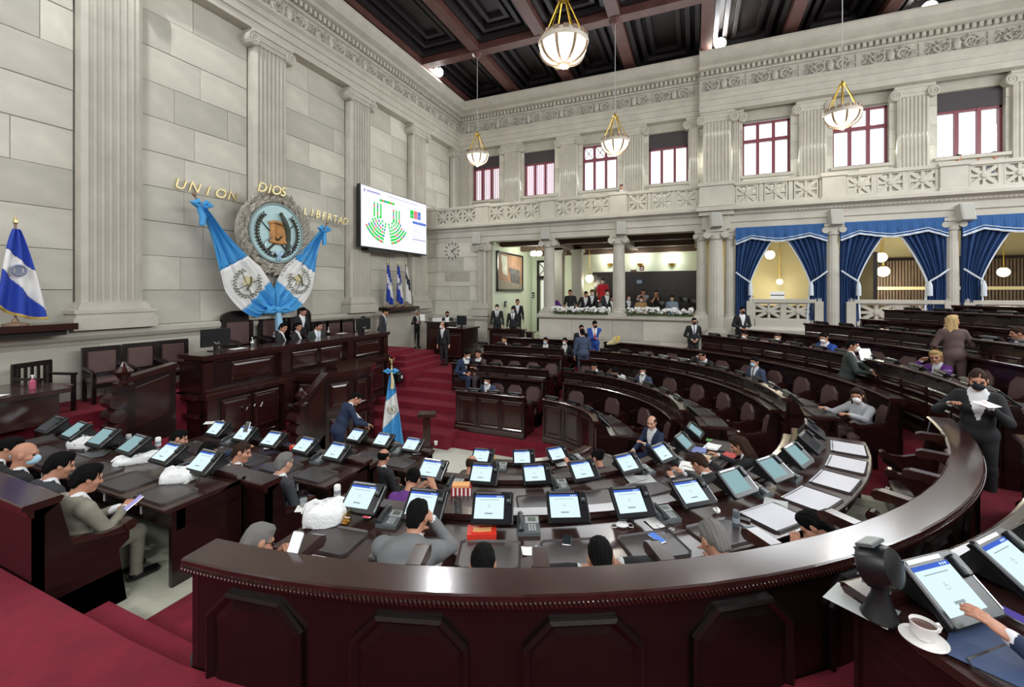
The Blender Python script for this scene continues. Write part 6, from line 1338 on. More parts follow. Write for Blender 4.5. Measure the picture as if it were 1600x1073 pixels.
def np_mesh(name, V, Q, QM, mats):
    me = bpy.data.meshes.new(name); me.vertices.add(len(V)); me.vertices.foreach_set('co', V.astype(np.float32).ravel())
    me.loops.add(len(Q) * 4); me.loops.foreach_set('vertex_index', Q.astype(np.int32).ravel()); me.polygons.add(len(Q)); me.polygons.foreach_set('loop_start', np.arange(0, len(Q) * 4, 4, dtype=np.int32))
    me.polygons.foreach_set('material_index', QM.astype(np.int32)); me.polygons.foreach_set('use_smooth', np.ones(len(Q), bool))
    for m in mats: me.materials.append(m)
    me.update(calc_edges=True); return me
# materials inside a body: 0 skin 1 coat 2 trousers 3 shirt 4 tie 5 shoes 6 eye 7 lips
_hc = {}
def head_arrays(vox, fem=False):
    k = (vox, fem)
    if k in _hc: return _hc[k]
    j = .92 if fem else 1
    p = [ell((0, -.012, .03), (.077, .098, .095), 0, .02), ell((0, .028, -.035), (.06 * j, .068, .088), 0, .03), ell((0, .066, -.098), (.024 * j, .026, .02), 0, .03), cone((-.038, .078, .03), (.038, .078, .03), .014, .014, 0, .02),
         cut((-.032, .1, .006), (.019, .017, .012), .015), cut((.032, .1, .006), (.019, .017, .012), .015), ell((-.032, .081, .006), (.0125, .012, .009), 6, .004), ell((.032, .081, .006), (.0125, .012, .009), 6, .004),
         cone((0, .088, .014), (0, .114, -.028), .009, .014, 0, .012), cone((-.012, .1, -.032), (.012, .1, -.032), .01, .01, 0, .01), ell((0, .091, -.064), (.024, .01, .0075), 7, .008), ell((-.046, .055, -.03), (.02, .025, .02), 0, .03), ell((.046, .055, -.03), (.02, .025, .02), 0, .03),
         ell((-.079, -.008, -.004), (.011, .022, .032), 0, .01), ell((.079, -.008, -.004), (.011, .022, .032), 0, .01), cone((0, -.022, -.05), (0, -.035, -.2), .054 * j, .06 * j, 0, .03)]
    _hc[k] = nets(*sdf(p, vox, .03), vox); return _hc[k]
_hm = {}
def hair_mesh(style, col, vox):
    k = (style, col, vox)
    if k in _hm: return _hm[k]
    p = [ell((0, -.015, .033), (.0815, .102, .0985), 0, .02)]
    if style == 'long': p += [cone((-.06, -.04, .03), (-.075, -.05, -.16), .04, .035, 0, .04), cone((.06, -.04, .03), (.075, -.05, -.16), .04, .035, 0, .04), cone((0, -.08, .02), (0, -.1, -.25), .06, .065, 0, .05), ell((0, .04, .1), (.07, .05, .035), 0, .03)]
    if style == 'bun': p += [ell((0, -.11, .07), (.045, .04, .045), 0, .02)]
    if style == 'short': p += [ell((0, .045, .095), (.055, .036, .028), 0, .03), ell((0, -.085, -.03), (.06, .028, .06), 0, .03)]
    if style == 'full': p += [ell((0, .038, .1), (.062, .045, .034), 0, .03), ell((0, -.085, -.03), (.066, .034, .07), 0, .03), ell((-.07, -.01, .03), (.017, .04, .05), 0, .02), ell((.07, -.01, .03), (.017, .04, .05), 0, .02)]
    p += [cut((0, .135, -.05), (.085, .095, .135), .012)]
    if style not in ('long',): p += [cut((0, .03, -.115), (.12, .08, .095), .012), cut((0, -.05, -.165), (.2, .2, .09), .012)]
    if style == 'bald': p = [ell((0, -.018, .03), (.084, .101, .094), 0, .02), cut((0, .14, .0), (.12, .125, .2), .01), cut((0, .0, .16), (.12, .16, .105), .012), cut((0, -.05, -.16), (.2, .2, .09), .012)]
    V, Q, M_ = nets(*sdf(p, vox, .03), vox); d = V - np.array((0, -.01, .02)); d /= np.linalg.norm(d, axis=1)[:, None]; V = V + d * (.0032 * np.sin(95 * V[:, :1] + 30 * V[:, 2:]) * np.sin(62 * V[:, 1:2] + 1) + .002 * np.sin(230 * V[:, :1] - 70 * V[:, 1:2])); _hm[k] = np_mesh('hair', V, Q, M_ * 0, [HAIR[col]]); return _hm[k]
_mm = {}
def mask_mesh(mt, vox):
    k = (mt.name, vox)
    if k in _mm: return _mm[k]
    p = [ell((0, .05, -.05), (.062, .074, .056), 0, .02), ell((0, .09, -.03), (.03, .036, .03), 0, .03), cut((0, -.03, -.05), (.12, .075, .2), .01)]
    V, Q, M_ = nets(*sdf(p, vox, .03), vox); _mm[k] = np_mesh('face_mask', V, Q, M_ * 0, [mt]); return _mm[k]
_gc = {}
def hand_arrays(curl, vox):
    """right hand: wrist at origin, fingers +y, palm -z, thumb on the -x side"""
    k = (curl, vox)
    if k in _gc: return _gc[k]
    p = [cone((0, -.07, 0), (0, 0, 0), .03, .027, 0, .02), ell((0, .045, 0), (.041, .055, .017), 0, .02)]
    for i, (x, l) in enumerate(((-.03, .07), (-.01, .08), (.011, .075), (.03, .058))):
        a = R(curl * (.8 + .12 * i)); q = Vector((x, .085, 0)); d = Vector((x * .7, 1, 0)).normalized(); ang = 0; r = .0098 if i < 3 else .0085
        for s_, (f, c) in enumerate(((.45, .55), (.32, 1), (.23, .7))):
            ang += a * c; e = q + Vector((d.x, d.y * math.cos(ang), -math.sin(ang))) * l * f; p.append(cone(q, e, r, r * .93, 0, .005)); q = e; r *= .93
    p += [cone((-.025, .02, -.005), (-.052, .055, -.018), .014, .012, 0, .015), cone((-.052, .055, -.018), (-.05 + .012 * curl / 40, .088, -.03), .0115, .0095, 0, .006)]
    _gc[k] = nets(*sdf(p, vox, .02), vox); return _gc[k]
def ik(a, b, l1, l2, pole):
    d = b - a; L = min(d.length, (l1 + l2) * .999); d = d.normalized(); b = a + d * L
    x = (l1 * l1 - l2 * l2 + L * L) / (2 * L); h = math.sqrt(max(l1 * l1 - x * x, 0)); n = (pole - d * pole.dot(d)); n = n.normalized() if n.length > 1e-4 else Vector((0, 0, -1)); return a + d * x + n * h, b
LOD = {0: (.0125, .0055, .0042, .006), 1: (.017, .008, .006, .009), 2: (.026, .013, .0095, .014)}
NP = 0
def person(label, loc, yaw, pose='sit', lod=1, coat='black', trousers=None, shirt='white', tie=None, lean=8, turn=0, head=(0, 0), hl=None, hr=None, hair=('short', 'black'), mask=None, skin=1, sc=1.0, fem=False, big=1.0, curl=30, skirt=False, group=None, side=0, bare=False, legs=True, glasses=False):
    """loc: floor point (real metres; seat height .46 above it); yaw: direction faced (degrees from +x). hl/hr: hand targets in the body's frame (x right, y forward, z up)"""
    global NP; NP += 1
    vb, vh, vg, vr = LOD[lod]; trousers = trousers or coat
    t = thing('person', label, 'person', loc, R(yaw - 90), group); t.scale = (sc,) * 3
    T = lambda *v: Vector(v)
    hip = T(0, 0, .47) if pose == 'sit' else T(0, 0, .93)
    Lr = Euler((-R(lean), R(side), R(turn))).to_matrix()
    up = lambda x, y, z: hip + Lr @ T(x, y, z)
    w = (.165 if fem else .185) * big; b = big
    neck = up(0, .0, .53); p = []
    p += [ell(hip + T(0, 0, .02), (.165 * b, .125 * b, .12), 2 if pose != 'sit' else 2, .04), ell(up(0, .015, .17), (.155 * b, .125 * b, .17), 1, .05), ell(up(0, .005, .36), (.175 * b, .118 * b, .17), 1, .05), cone(up(-w + .02, -.01, .455), up(w - .02, -.01, .455), .068, .068, 1, .05), ell(up(0, -.01, .5), (.085, .075, .06), 1, .05)]
    if not bare: p += [cone(up(-.035, .005, .525), up(.035, .005, .525), .054, .054, 3, .01)]
    if fem: p += [ell(up(-.07, .1, .33), (.065, .055, .06), 1, .04), ell(up(.07, .1, .33), (.065, .055, .06), 1, .04)]
    kn = []
    if pose == 'sit':
        for sx in (-1, 1):
            h_ = hip + T(sx * .095, .02, -.01); k_ = T(sx * .13, .45, .49); f_ = T(sx * .12, .44, .1); kn.append(k_)
            if legs: p += [cone(h_, k_, .092 * b, .068, 2, .04), cone(k_, f_, .064, .05, 2, .03), cone(f_ + T(0, -.02, -.04), f_ + T(0, .16, -.06), .046, .04, 5, .02)]
            else: p += [cone(h_, k_ * .6 + h_ * .4, .09 * b, .075, 2, .04)]
    else:
        for sx in (-1, 1):
            h_ = hip + T(sx * .09, 0, -.02); st = .05 * sx if pose == 'walk' else 0; k_ = T(sx * .1, .02 + st, .5); f_ = T(sx * .11, st * 2.5, .1)
            p += [cone(h_, k_, .095 * b, .066, 2, .04), cone(k_, f_, .066, .056, 2, .03), cone(f_ + T(0, -.03, -.05), f_ + T(0, .15, -.065), .046, .04, 5, .02)]
        p += [ell(hip + T(0, 0, .0), (.185 * b, .145 * b, .14), 1, .04)]
        if skirt: p += [cone(hip, T(0, 0, .45), .16, .17, 2, .05)]
    ar = []
    for sx, tg in ((-1, hl), (1, hr)):
        sh = up(sx * w, -.005, .45)
        if tg is None: tg = (sx * .17, .3, .62) if pose == 'sit' else (sx * .27, .06, .82)
        tg = Vector(tg); el, wr = ik(sh, tg, .29, .26, T(sx * .6, -.5, -.7)); d = (wr - el).normalized()
        sm = 0 if bare else 1
        p += [cone(sh, el, .064 * b ** .5, .052, 1, .035), cone(el, el * .25 + wr * .75, .05, .04, sm, .03), cone(el * .25 + wr * .75, wr - d * .015, .04, .036, sm, .012)]
        if not bare: p += [cone(wr - d * .012, wr + d * .006, .034, .033, 3, .004)]
        ar.append((sx, wr, d))
    A = [nets(*sdf(p, vb), vb)]
    V, Q, M_ = A[0]
    # shirt front and tie: a V on the chest, decided in the torso's own frame
    if not bare:
        fc = V[Q].mean(1); loc_ = (fc - np.array(hip)) @ np.array(Lr); tor = (M_ == 1) & (loc_[:, 1] > .03) & (loc_[:, 2] < .56)
        vw = .012 + .085 * np.clip((loc_[:, 2] - .2) / .33, 0, 1); inn = tor & (np.abs(loc_[:, 0]) < vw) & (loc_[:, 2] > .2)
        M_[inn] = 3; M_[(M_ == 3) & (loc_[:, 2] > .4) & (loc_[:, 2] < .548) & (loc_[:, 1] < .02) & (np.abs(loc_[:, 0]) < .2)] = 1
        if tie: M_[inn & (np.abs(loc_[:, 0]) < .014 + .012 * np.clip((.45 - loc_[:, 2]) / .25, 0, 1))] = 4
    # head
    hm = Lr @ Euler((0, 0, 0)).to_matrix(); hp = neck + Lr @ T(0, .0, .0) + Lr @ T(0, .03, .165)
    Hm = Matrix.Translation(hp) @ Euler((R(head[1]) - R(lean) * .35, 0, R(head[0] + turn)), 'XYZ').to_matrix().to_4x4()
    Hm = Matrix.Translation(neck) @ Euler((R(head[1]) - R(lean) * .5, R(side) * .5, 0), 'XYZ').to_matrix().to_4x4() @ Euler((0, 0, R(head[0] + turn))).to_matrix().to_4x4() @ Matrix.Translation((0, .03, .15))
    def put(arr, M4, flip=False):
        v, q, m = arr; v = v.copy()
        if flip: v[:, 0] *= -1; q = q[:, ::-1]
        m4 = np.array(M4); A.append((v @ m4[:3, :3].T + m4[:3, 3], q, m))
    put(head_arrays(vh, fem), Hm)
    for sx, wr, d in ar:
        x = d.cross(T(0, 0, 1)); x = x.normalized() if x.length > .05 else T(1, 0, 0)
        if d.z < -.7: x = T(0, 1, 0) * -sx; x = (x - d * x.dot(d)).normalized()
        z = x.cross(d).normalized(); put(hand_arrays(curl, vg), frame(wr, x, d, z), sx < 0)
    n = 0; VV, QQ, MM_ = [], [], []
    for v, q, m in A: VV.append(v); QQ.append(q + n); MM_.append(m); n += len(v)
    c = lambda k: cloth(k) if k in SUIT else k
    me = np_mesh('body', np.concatenate(VV), np.concatenate(QQ), np.concatenate(MM_), [SKIN[skin], c(coat), c(trousers), c(shirt), c(tie or 'navy'), SHOE, EYE_M, LIP])
    inst('body', me, t)
    if hair: inst('hair', hair_mesh(hair[0], hair[1], vr), t, Hm)
    if mask: inst('face_mask', mask_mesh(mask, vr), t, Hm)
    if glasses:
        m = MB()
        for sx in (-1, 1): m.tube([(sx * .032 + .02 * math.cos(2 * PI * k / 12), .098, .006 + .016 * math.sin(2 * PI * k / 12)) for k in range(13)], .003, 4); m.tube([(sx * .052, .096, .01), (sx * .082, .0, .008)], .0025, 4)
        m.build('spectacles', BLACK, t, M=Hm)
    t['_n'] = NP; del t['_n']; return t
# ---------------------------------------------------------------- who sits and stands where
def seated(kind, k, a, label, dr=-.38, dz=0, reach=None, **kw):
    """on the bench of row k at a, facing the desk"""
    x, y, nx, ny = P(kind, (RF[k] + 1.4) * S + dr, a); yaw = math.degrees(math.atan2(-ny, -nx)) + kw.pop('dyaw', 0)
    if reach: kw['hl'] = tuple(Matrix.Rotation(-R(yaw - 90), 3, 'Z') @ (reach - Vector((x, y, ZF[k] * S))))
    return person(label, (x, y, ZF[k] * S + dz), yaw, 'sit', **kw)
DESKL, DESKR = (-.22, .47, .84), (.22, .47, .84)
# outer near row, seen from behind
seated('arc', 2, 5.2, 'grey-haired man holding a lit white phone behind the foreground rim at left', lod=0, coat='charcoal', hair=('short', 'grey'), lean=22, head=(-20, -22), hl=(.02, .42, .88), hr=(.2, .42, .9), skin=1, glasses=True, dr=-.17, dz=-.03)
seated('arc', 2, 15.5, 'man in grey suit leaning over the near desk, head bowed', lod=0, coat='grey', hair=('short', 'black'), lean=60, head=(0, 4), hl=(-.12, .74, .58), hr=(.1, .63, .8), big=1.2, dr=-.38, dz=.26, legs=False)
seated('arc', 2, 21.3, 'dark-haired man low behind the rim, hand on the desk edge', lod=0, coat='black', hair=('short', 'black'), lean=14, head=(0, -14), hl=None, hr=(.34, .42, .74), dr=-.22, sc=.98)
seated('arc', 2, 28.6, 'dark-haired man holding both hands to his face behind the rim', lod=0, coat='black', shirt='white', hair=('short', 'black'), lean=20, head=(-10, -12), hl=(-.15, .27, 1.03), hr=(.15, .27, 1.05), dr=-.2)
seated('arc', 2, 36.4, 'grey balding man in dark suit bending forward behind the rim', lod=0, coat='charcoal', hair=('short', 'grey'), dz=.05, lean=14, head=(0, -26), hl=(-.3, .45, .78), hr=(.25, .5, .78), big=1.08, dr=-.22)
seated('arc', 2, 48.2, 'black-haired man in charcoal suit bent down sideways over his lap', lod=0, coat='charcoal', hair=('full', 'black'), lean=34, head=(25, -32), hl=(-.15, .55, .75), hr=(.1, .5, .72), side=-12, dr=-.14)
# middle near row
seated('arc', 1, 6.5, 'black-haired woman in purple print blouse at the middle near row', lod=0, coat='purple', bare=True, fem=True, hair=('bun', 'black'), lean=25, head=(10, -20), hl=(-.05, .55, .85), hr=(.18, .5, .92), dr=-.55)
seated('arc', 1, 58, 'brown-haired man in dark jacket writing in papers, middle near row', lod=0, coat='black', hair=('short', 'brown'), lean=22, head=(0, -25), hl=(-.2, .55, .83), hr=(.1, .6, .83), dr=-.45)
seated('arc', 1, 71, 'woman with long dark hair and dark jacket reading at the middle row end', lod=0, coat='black', fem=True, hair=('long', 'brown'), lean=16, head=(15, -20), hl=(-.2, .55, .83), hr=(.15, .55, .83), dr=-.4)
# innermost near row
seated('arc', 0, 10, 'bald man in pink shirt at the innermost near desk', lod=1, coat='pink', bare=True, hair=('bald', 'brown'), lean=12, head=(0, -18), dr=-.5)
seated('arc', 0, 53, 'woman in flowered garment with black bun reaching to a terminal', lod=0, coat='flower', bare=True, fem=True, hair=('bun', 'black'), lean=18, head=(20, -10), hl=(-.28, .6, .95), hr=(.1, .45, .85), dr=-.45)
# left straight rows
seated('A', 2, 1.5, 'man in grey-beige suit sitting at the bench end with phone', lod=0, coat='greybeige', hair=('full', 'black'), lean=4, head=(-8, -18), hl=(-.02, .36, .74), hr=(.08, .36, .75), big=1.12, dr=-.36)
seated('A', 2, 2.08, 'dark-haired man in dark suit beside the grey-beige suit', lod=0, coat='charcoal', hair=('full', 'black'), lean=8, head=(-14, -18), skin=1)
seated('A', 2, 2.66, 'bald man with pale blue mask and bright blue tie at the left bench', lod=0, coat='black', tie='blue', hair=None, mask=MASKB, lean=6, head=(-38, -8), dr=-.4)
seated('A', 2, 3.24, 'dark-haired masked man leaning over bags on the left desk', lod=0, coat='black', hair=('full', 'black'), mask=MASKB, lean=24, head=(-30, -15), dr=-.3)
seated('A', 2, 3.85, 'older man with thin hair in black suit at the far left edge', lod=0, coat='black', hair=('bald', 'brown'), lean=6, head=(-38, -6), dr=-.42, sc=1.06)
seated('A', 1, 1.05, 'man with short grey hair, seen from behind at the second left row', lod=0, coat='charcoal', hair=('short', 'grey'), lean=10, head=(0, -10), skin=0)
seated('A', 1, 1.8, 'brown-haired person in dark jacket looking right, second left row', lod=0, coat='brown', hair=('short', 'brown'), lean=14, head=(-50, -12), skin=1)
seated('A', 1, 2.42, 'man in blue suit resting forearms on desk, holding a phone', lod=0, coat='navy', hair=('short', 'black'), lean=34, head=(-20, -12), hl=(0, .75, .9), hr=(.3, .72, .95), dr=-.2)
seated('A', 1, 3.0, 'man in beige jacket at the far end of the second left row', lod=0, coat='beige', hair=('short', 'black'), lean=14, head=(-35, -16))
seated('A', 0, .85, 'bald man seen from behind at the short inner left desk', lod=1, coat='black', hair=('bald', 'black'), lean=8, head=(0, -10), sc=.96)
p = atz(522, 716, ZF[0] * S + .45); person('man in navy suit leaning over the inner left desk, standing', (p[0] - .1, p[1] + .2, ZF[0] * S), 62, 'stand', lod=0, coat='navy', hair=('short', 'black'), lean=26, head=(-20, -30), hl=(.1, .5, .98), hr=(.2, .52, .98))
# foreground pointing hand
seated('arc', 3, 43.5, 'person at the right edge, only a pointing hand in view', lod=0, coat='navy', lean=36, reach=atz(1582, 998, wz(3) + .1), dr=-.55, curl=18)
# far rows
FSE = lambda k, a, label, **kw: seated('arc', k, a, label, **kw)
FSE(0, 101, 'bald man in dark navy suit sitting sideways at the bench end', lod=0, coat='navy', hair=('bald', 'brown'), skin=0, dyaw=40, lean=4, head=(20, -6), hl=(-.1, .35, .8), hr=(.15, .4, .62), dr=-.5)
FSE(1, 170, 'dark-haired man in dark jacket, leftmost of three at the second far desk', lod=1, coat='charcoal', hair=('short', 'black'), lean=20, head=(0, -14), dr=-.25, sc=.97)
FSE(1, 160.5, 'woman in white blouse with black hair bending to her desk', lod=1, coat='white', hair=('long', 'black'), fem=True, lean=30, head=(-10, -25), dr=-.25, sc=.97)
FSE(1, 151, 'masked man in slate suit, rightmost of three at the second far desk', lod=1, coat='slate', hair=('short', 'black'), mask=MASKW, lean=10, head=(30, -8), dr=-.3, sc=.97)
FSE(2, 142, 'man in black suit covering his face with a hand, third far row', lod=1, coat='black', hair=('short', 'black'), lean=18, head=(10, -20), hr=(.05, .4, 1.08), hl=(-.2, .5, .85), dr=-.3)
FSE(2, 128, 'masked grey-suited man with dark tie in the third far row', lod=1, coat='slate', tie='navy', hair=('short', 'black'), mask=MASKB, lean=6, head=(10, -4), dr=-.3)
FSE(2, 97.5, 'woman in grey sweater with white mask reaching over the desk end', lod=0, coat='lightgrey', bare=False, shirt='lightgrey', trousers='brown', fem=True, hair=('long', 'brown'), mask=MASKW, lean=14, head=(25, -6), hl=(-.2, .6, .88), hr=(.3, .5, .85), dr=-.35, dyaw=30)
FSE(3, 143, 'person with white mask low at the fourth far desk beside the usher', lod=2, coat='black', hair=('short', 'black'), mask=MASKW, lean=16, dr=-.25, sc=.92)
FSE(3, 136, 'red-cheeked masked man in dark suit at the fourth far desk', lod=1, coat='charcoal', hair=('short', 'brown'), mask=MASKW, skin=0, lean=16, head=(20, -5), dr=-.25, sc=.95)
FSE(3, 126.5, 'masked man in bright blue suit with pink tie, fourth far row', lod=0, coat='blue', tie='pink', hair=('short', 'black'), mask=MASKW, lean=2, head=(15, -18), hl=(-.1, .32, .86), hr=(.12, .32, .86), dr=-.4, sc=1.05)
FSE(3, 107.5, 'blonde woman with dark glasses resting her chin, fourth far row', lod=0, coat='purple', fem=True, hair=('long', 'blonde'), lean=16, head=(35, -8), hr=(.1, .38, 1.02), hl=(-.2, .5, .85), dr=-.28, glasses=True)
FSE(4, 117, 'bald man with white mask behind the standing blonde', lod=1, coat='black', hair=None, mask=MASKW, lean=8, dr=-.3, skin=0)
FSE(4, 109, 'dark-haired man in blue suit turned sideways in the fifth far row', lod=1, coat='navy', hair=('short', 'brown'), lean=12, head=(-35, -8), dr=-.3)
FSE(4, 104.3, 'dark-haired man in grey suit reading at the right edge of the fifth far row', lod=1, coat='grey', hair=('short', 'black'), lean=12, head=(30, -15), dr=-.3)
def standing(label, u, v, z, yaw, **kw):
    """feet at the floor point seen at (u, v) on height z (plan units)"""
    p = atz(u, v, z * S); return person(label, p, yaw, kw.pop('pose', 'stand'), **kw)
def stand_y(label, u, y, z, yaw, **kw):
    p = aty(u, 455, y * S); return person(label, (p[0], p[1], z * S), yaw, kw.pop('pose', 'stand'), **kw)
def at_depth(u, Y): q = (u - 800) / 670; X = q * Y; return X * cT - Y * sT, X * sT + Y * cT
def far(label, u, vhead, H, Y, yaw, pose='stand', **kw):
    """head top seen at (u, vhead) at depth Y metres; H is the figure's height"""
    x, y = at_depth(u, Y); zt = EYE + (455 - vhead) / 670 * Y; return person(label, (x, y, zt - H), yaw, pose, sc=kw.pop('sc', H / (1.73 if pose != 'sit' else 1.34)), **kw)
# yaw: -67 faces the camera, 113 faces away, 23 faces right, 203 faces left
far('woman usher with white collar and black mask carrying a sheet', 1527, 574, 1.68, 5.15, -112, lod=0, coat='black', shirt='white', fem=True, hair=('bun', 'brown'), mask=MASKK, head=(0, -10), hl=(-.1, .3, 1.3), hr=(.24, .24, 1.28))
far('masked man in dark green suit standing between the fourth and fifth rows', 1322, 530, 1.66, 8.6, -10, lod=0, coat='green', hair=('short', 'black'), mask=MASKW, head=(-20, 0), hl=(.2, .38, 1.15), hr=(.25, .4, 1.1))
far('blonde woman in brown jacket standing, seen from behind', 1492, 492, 1.62, 8.0, 90, lod=0, coat='brown', fem=True, hair=('long', 'blonde'), head=(-60, -5), lean=10, hr=(.25, .35, 1.1), hl=(-.2, .3, 1.05))
far('man in navy suit standing with his back turned, foot of the press box', 911, 514, 1.7, 13.9, 120, lod=1, coat='slate', hair=('short', 'black'), lean=6, big=1.1)
far('man in bright blue suit and red tie leaning on the desk', 928, 499, 1.7, 14.6, -70, lod=1, coat='blue', tie='red', hair=('short', 'black'), lean=12, mask=MASKK, head=(15, -15), hl=(.35, .35, 1.0), hr=(-.05, .3, 1.1))
far('man half hidden behind the navy suit, white mask', 907, 507, 1.7, 14.9, -60, lod=2, coat='black', hair=('short', 'black'), mask=MASKW)
far('masked man in black suit with long tie standing against the parapet', 1083, 496, 1.66, 14.4, -75, lod=1, coat='black', tie='navy', hair=('short', 'black'), mask=MASKK, hl=(-.1, .14, .98), hr=(.1, .14, .98))
far('masked usher in black with clasped white-cuffed hands below the first curtain', 1158, 479, 1.62, 13.6, -75, lod=1, coat='black', hair=('short', 'black'), mask=MASKK, hl=(-.1, .22, 1.02), hr=(.1, .22, 1.02), shirt='white')
far('bald guard in black suit and white mask standing on the red steps', 694, 503, 1.58, 15.7, -90, lod=1, coat='black', hair=('bald', 'black'), mask=MASKW, head=(-20, 0), skin=0)
far('clerk in black reading a paper at the red-brown counter', 650, 484, 1.62, 18.2, -20, lod=1, coat='black', hair=('short', 'black'), hl=(.1, .3, 1.15), hr=(.2, .35, 1.2))
far('clerk with black mask leaning behind the black counter screen', 699, 485, 1.62, 17.6, -60, lod=2, coat='black', hair=('short', 'black'), mask=MASKK, lean=18)
far('masked man in suit leaning on the doorway barrier, left of two', 777, 475, 1.66, 17.6, -70, lod=1, coat='black', tie='charcoal', hair=('short', 'black'), mask=MASKW, lean=10)
far('masked man in suit leaning on the doorway barrier, right of two', 802, 479, 1.62, 17.6, -75, lod=1, coat='black', tie='navy', hair=('short', 'black'), mask=MASKB, lean=12)
far('man in black behind the two at the doorway barrier', 808, 467, 1.72, 18.3, -60, lod=2, coat='black', hair=('short', 'black'))
# first straight rows across the floor
BSE = lambda k, a, label, **kw: seated('B', k, a, label, **kw)
BSE(0, 1.75, 'masked man in slate suit behind the first desk across the floor', lod=1, coat='slate', hair=('short', 'black'), mask=MASKW, lean=10, head=(0, -8), dr=-.3, sc=.98)
x, y = at_depth(725, 13.3); person('man in navy suit at the left end of the second desk across', (x, y, ZF[1] * S + .12), -30, 'sit', lod=1, coat='navy', hair=('short', 'black'), mask=MASKW, head=(0, -20), lean=10, sc=1.08)
x, y = at_depth(751, 13.3); person('woman in patterned dress beside the navy suit, second desk across', (x, y, ZF[1] * S + .12), -100, 'sit', lod=1, coat='print', fem=True, hair=('long', 'brown'), head=(20, -8), hl=(-.05, .3, .75), sc=1.08)
BSE(2, 2.5, 'man in dark suit, leftmost in the third row across', lod=2, coat='black', hair=('short', 'brown'), skin=0, lean=20, dr=-.28)
BSE(2, 1.15, 'masked man in black suit, second in the third row across', lod=2, coat='black', hair=('short', 'black'), mask=MASKB, lean=12, dr=-.28)
BSE(2, .55, 'man in black suit with white shirt, rightmost in the third row across', lod=2, coat='black', hair=('short', 'black'), mask=MASKW, lean=8, dr=-.28)
# dais
for u, v, H, pose, lab, kw in ((434, 500, 1.3, 'sit', 'dark-haired woman in black on the dais, leftmost, turned right', dict(coat='black', fem=True, hair=('full', 'black'), dy=40, head=(-30, -10))), (459, 499, 1.3, 'sit', 'woman in black with long dark hair on the dais', dict(coat='black', fem=True, hair=('long', 'black'), dy=30, head=(-30, -5))),
        (468, 479, 1.62, 'stand', 'man in black suit standing behind the dais chairs', dict(coat='black', hair=('short', 'black'), dy=0, head=(0, -15))), (491, 497, 1.34, 'sit', 'dark-haired man in grey-green suit speaking at the dais', dict(coat='green', tie='lightblue', hair=('full', 'black'), dy=-10, lean=14, head=(20, -5))),
        (562, 491, 1.3, 'sit', 'man in black suit on the dais left of the right desk screen', dict(coat='black', hair=('short', 'black'), dy=30, head=(-20, -5))), (596, 481, 1.66, 'stand', 'man in dark suit standing at the right end of the presidential desk', dict(coat='charcoal', tie='lightblue', hair=('short', 'black'), dy=20, head=(-10, -20)))):
    dy = kw.pop('dy'); xq = (-8.72 if pose == 'sit' else -9.0) * S; q = atx(u, v, xq); Yd = -xq * 0
    person(lab, (q[0], q[1], q[2] - H), dy, pose, sc=H / (1.34 if pose == 'sit' else 1.73), lod=1, **kw)
# press box and gallery
PR = [(866, 455, 'person in purple T-shirt bending over the flower box', dict(coat='purple', bare=True, lean=40, head=(0, -10), hair=('short', 'black'))), (892, 451, 'young man in black leaning at the press box parapet', dict(coat='black', bare=True, lean=20, hair=('short', 'black'))),
      (912, 452, 'man in black jacket bending beside the lit round lamp', dict(coat='black', lean=30, hair=('short', 'black'))), (923, 451, 'masked man in black suit at the press box, middle left', dict(coat='black', mask=MASKW, lean=18, hair=('short', 'black'))), (942, 435, 'man in red shirt and mask standing tall in the press box', dict(coat='red', bare=True, mask=MASKW, hair=('short', 'black'), Yo=1.2)),
      (947, 452, 'masked person in dark clothes below the man in red', dict(coat='charcoal', mask=MASKW, lean=10, hair=('short', 'black'))), (955, 461, 'person with black cap left of the middle column', dict(coat='black', mask=MASKK, lean=10, hair=('short', 'black'))), (981, 460, 'masked woman with grey top right of the middle column', dict(coat='charcoal', fem=True, mask=MASKW, hair=('long', 'brown'))),
      (1001, 462, 'masked man in tan shirt at the press box', dict(coat='tan', bare=True, mask=MASKW, lean=12, hair=('short', 'black'))), (1004, 451, 'cameraman in light grey shirt behind the tan shirt', dict(coat='lightgrey', bare=True, lean=14, hair=('short', 'black'), Yo=.9, hl=(.05, .3, 1.45), hr=(.12, .3, 1.45))), (1025, 453, 'photographer in black with headset and camera', dict(coat='black', bare=True, lean=10, hair=('short', 'black'), hl=(-.04, .3, 1.42), hr=(.06, .3, 1.42))),
      (1050, 461, 'masked man in pale blue shirt at the press box', dict(coat='lightblue', bare=True, mask=MASKW, hair=('short', 'black'))), (1078, 476, 'masked person in black low at the right end of the press box', dict(coat='black', mask=MASKW, hair=('short', 'black')))]
for u, v, lab, kw in PR: far(lab, u, v, 1.68, 17.9 + kw.pop('Yo', 0), -72 + random.uniform(-15, 15), lod=2 if v > 452 else 1, **kw)
def video_camera(label, u, v, Y):
    x, y = at_depth(u, Y); z = EYE + (455 - v) / 670 * Y; t = thing('video_camera', label, 'camera', (x, y, z), R(20)); m = MB(); m.cbox(-.08, .08, -.22, .2, -.08, .1, .02); m.build('body', BLACK, t); m = MB(); m.rings([[(r * math.cos(2 * PI * j / 14), yy, .01 + r * math.sin(2 * PI * j / 14)) for j in range(14)] for yy, r in ((-.44, .075), (-.4, .08), (-.22, .06))]); m.build('lens', GREYP, t)
    m = MB(); m.box(-.12, -.08, -.1, .05, .0, .12); m.tube([(0, -.2, .14), (0, .1, .16)], .02, 6); m.build('viewfinder', BLACK, t)
    m = MB(); [m.tube([(0, 0, -.08), (.4 * math.cos(a), .4 * math.sin(a), -1.25)], .018, 5) for a in (.4, 2.5, 4.6)]; m.build('tripod', BLACK, t)
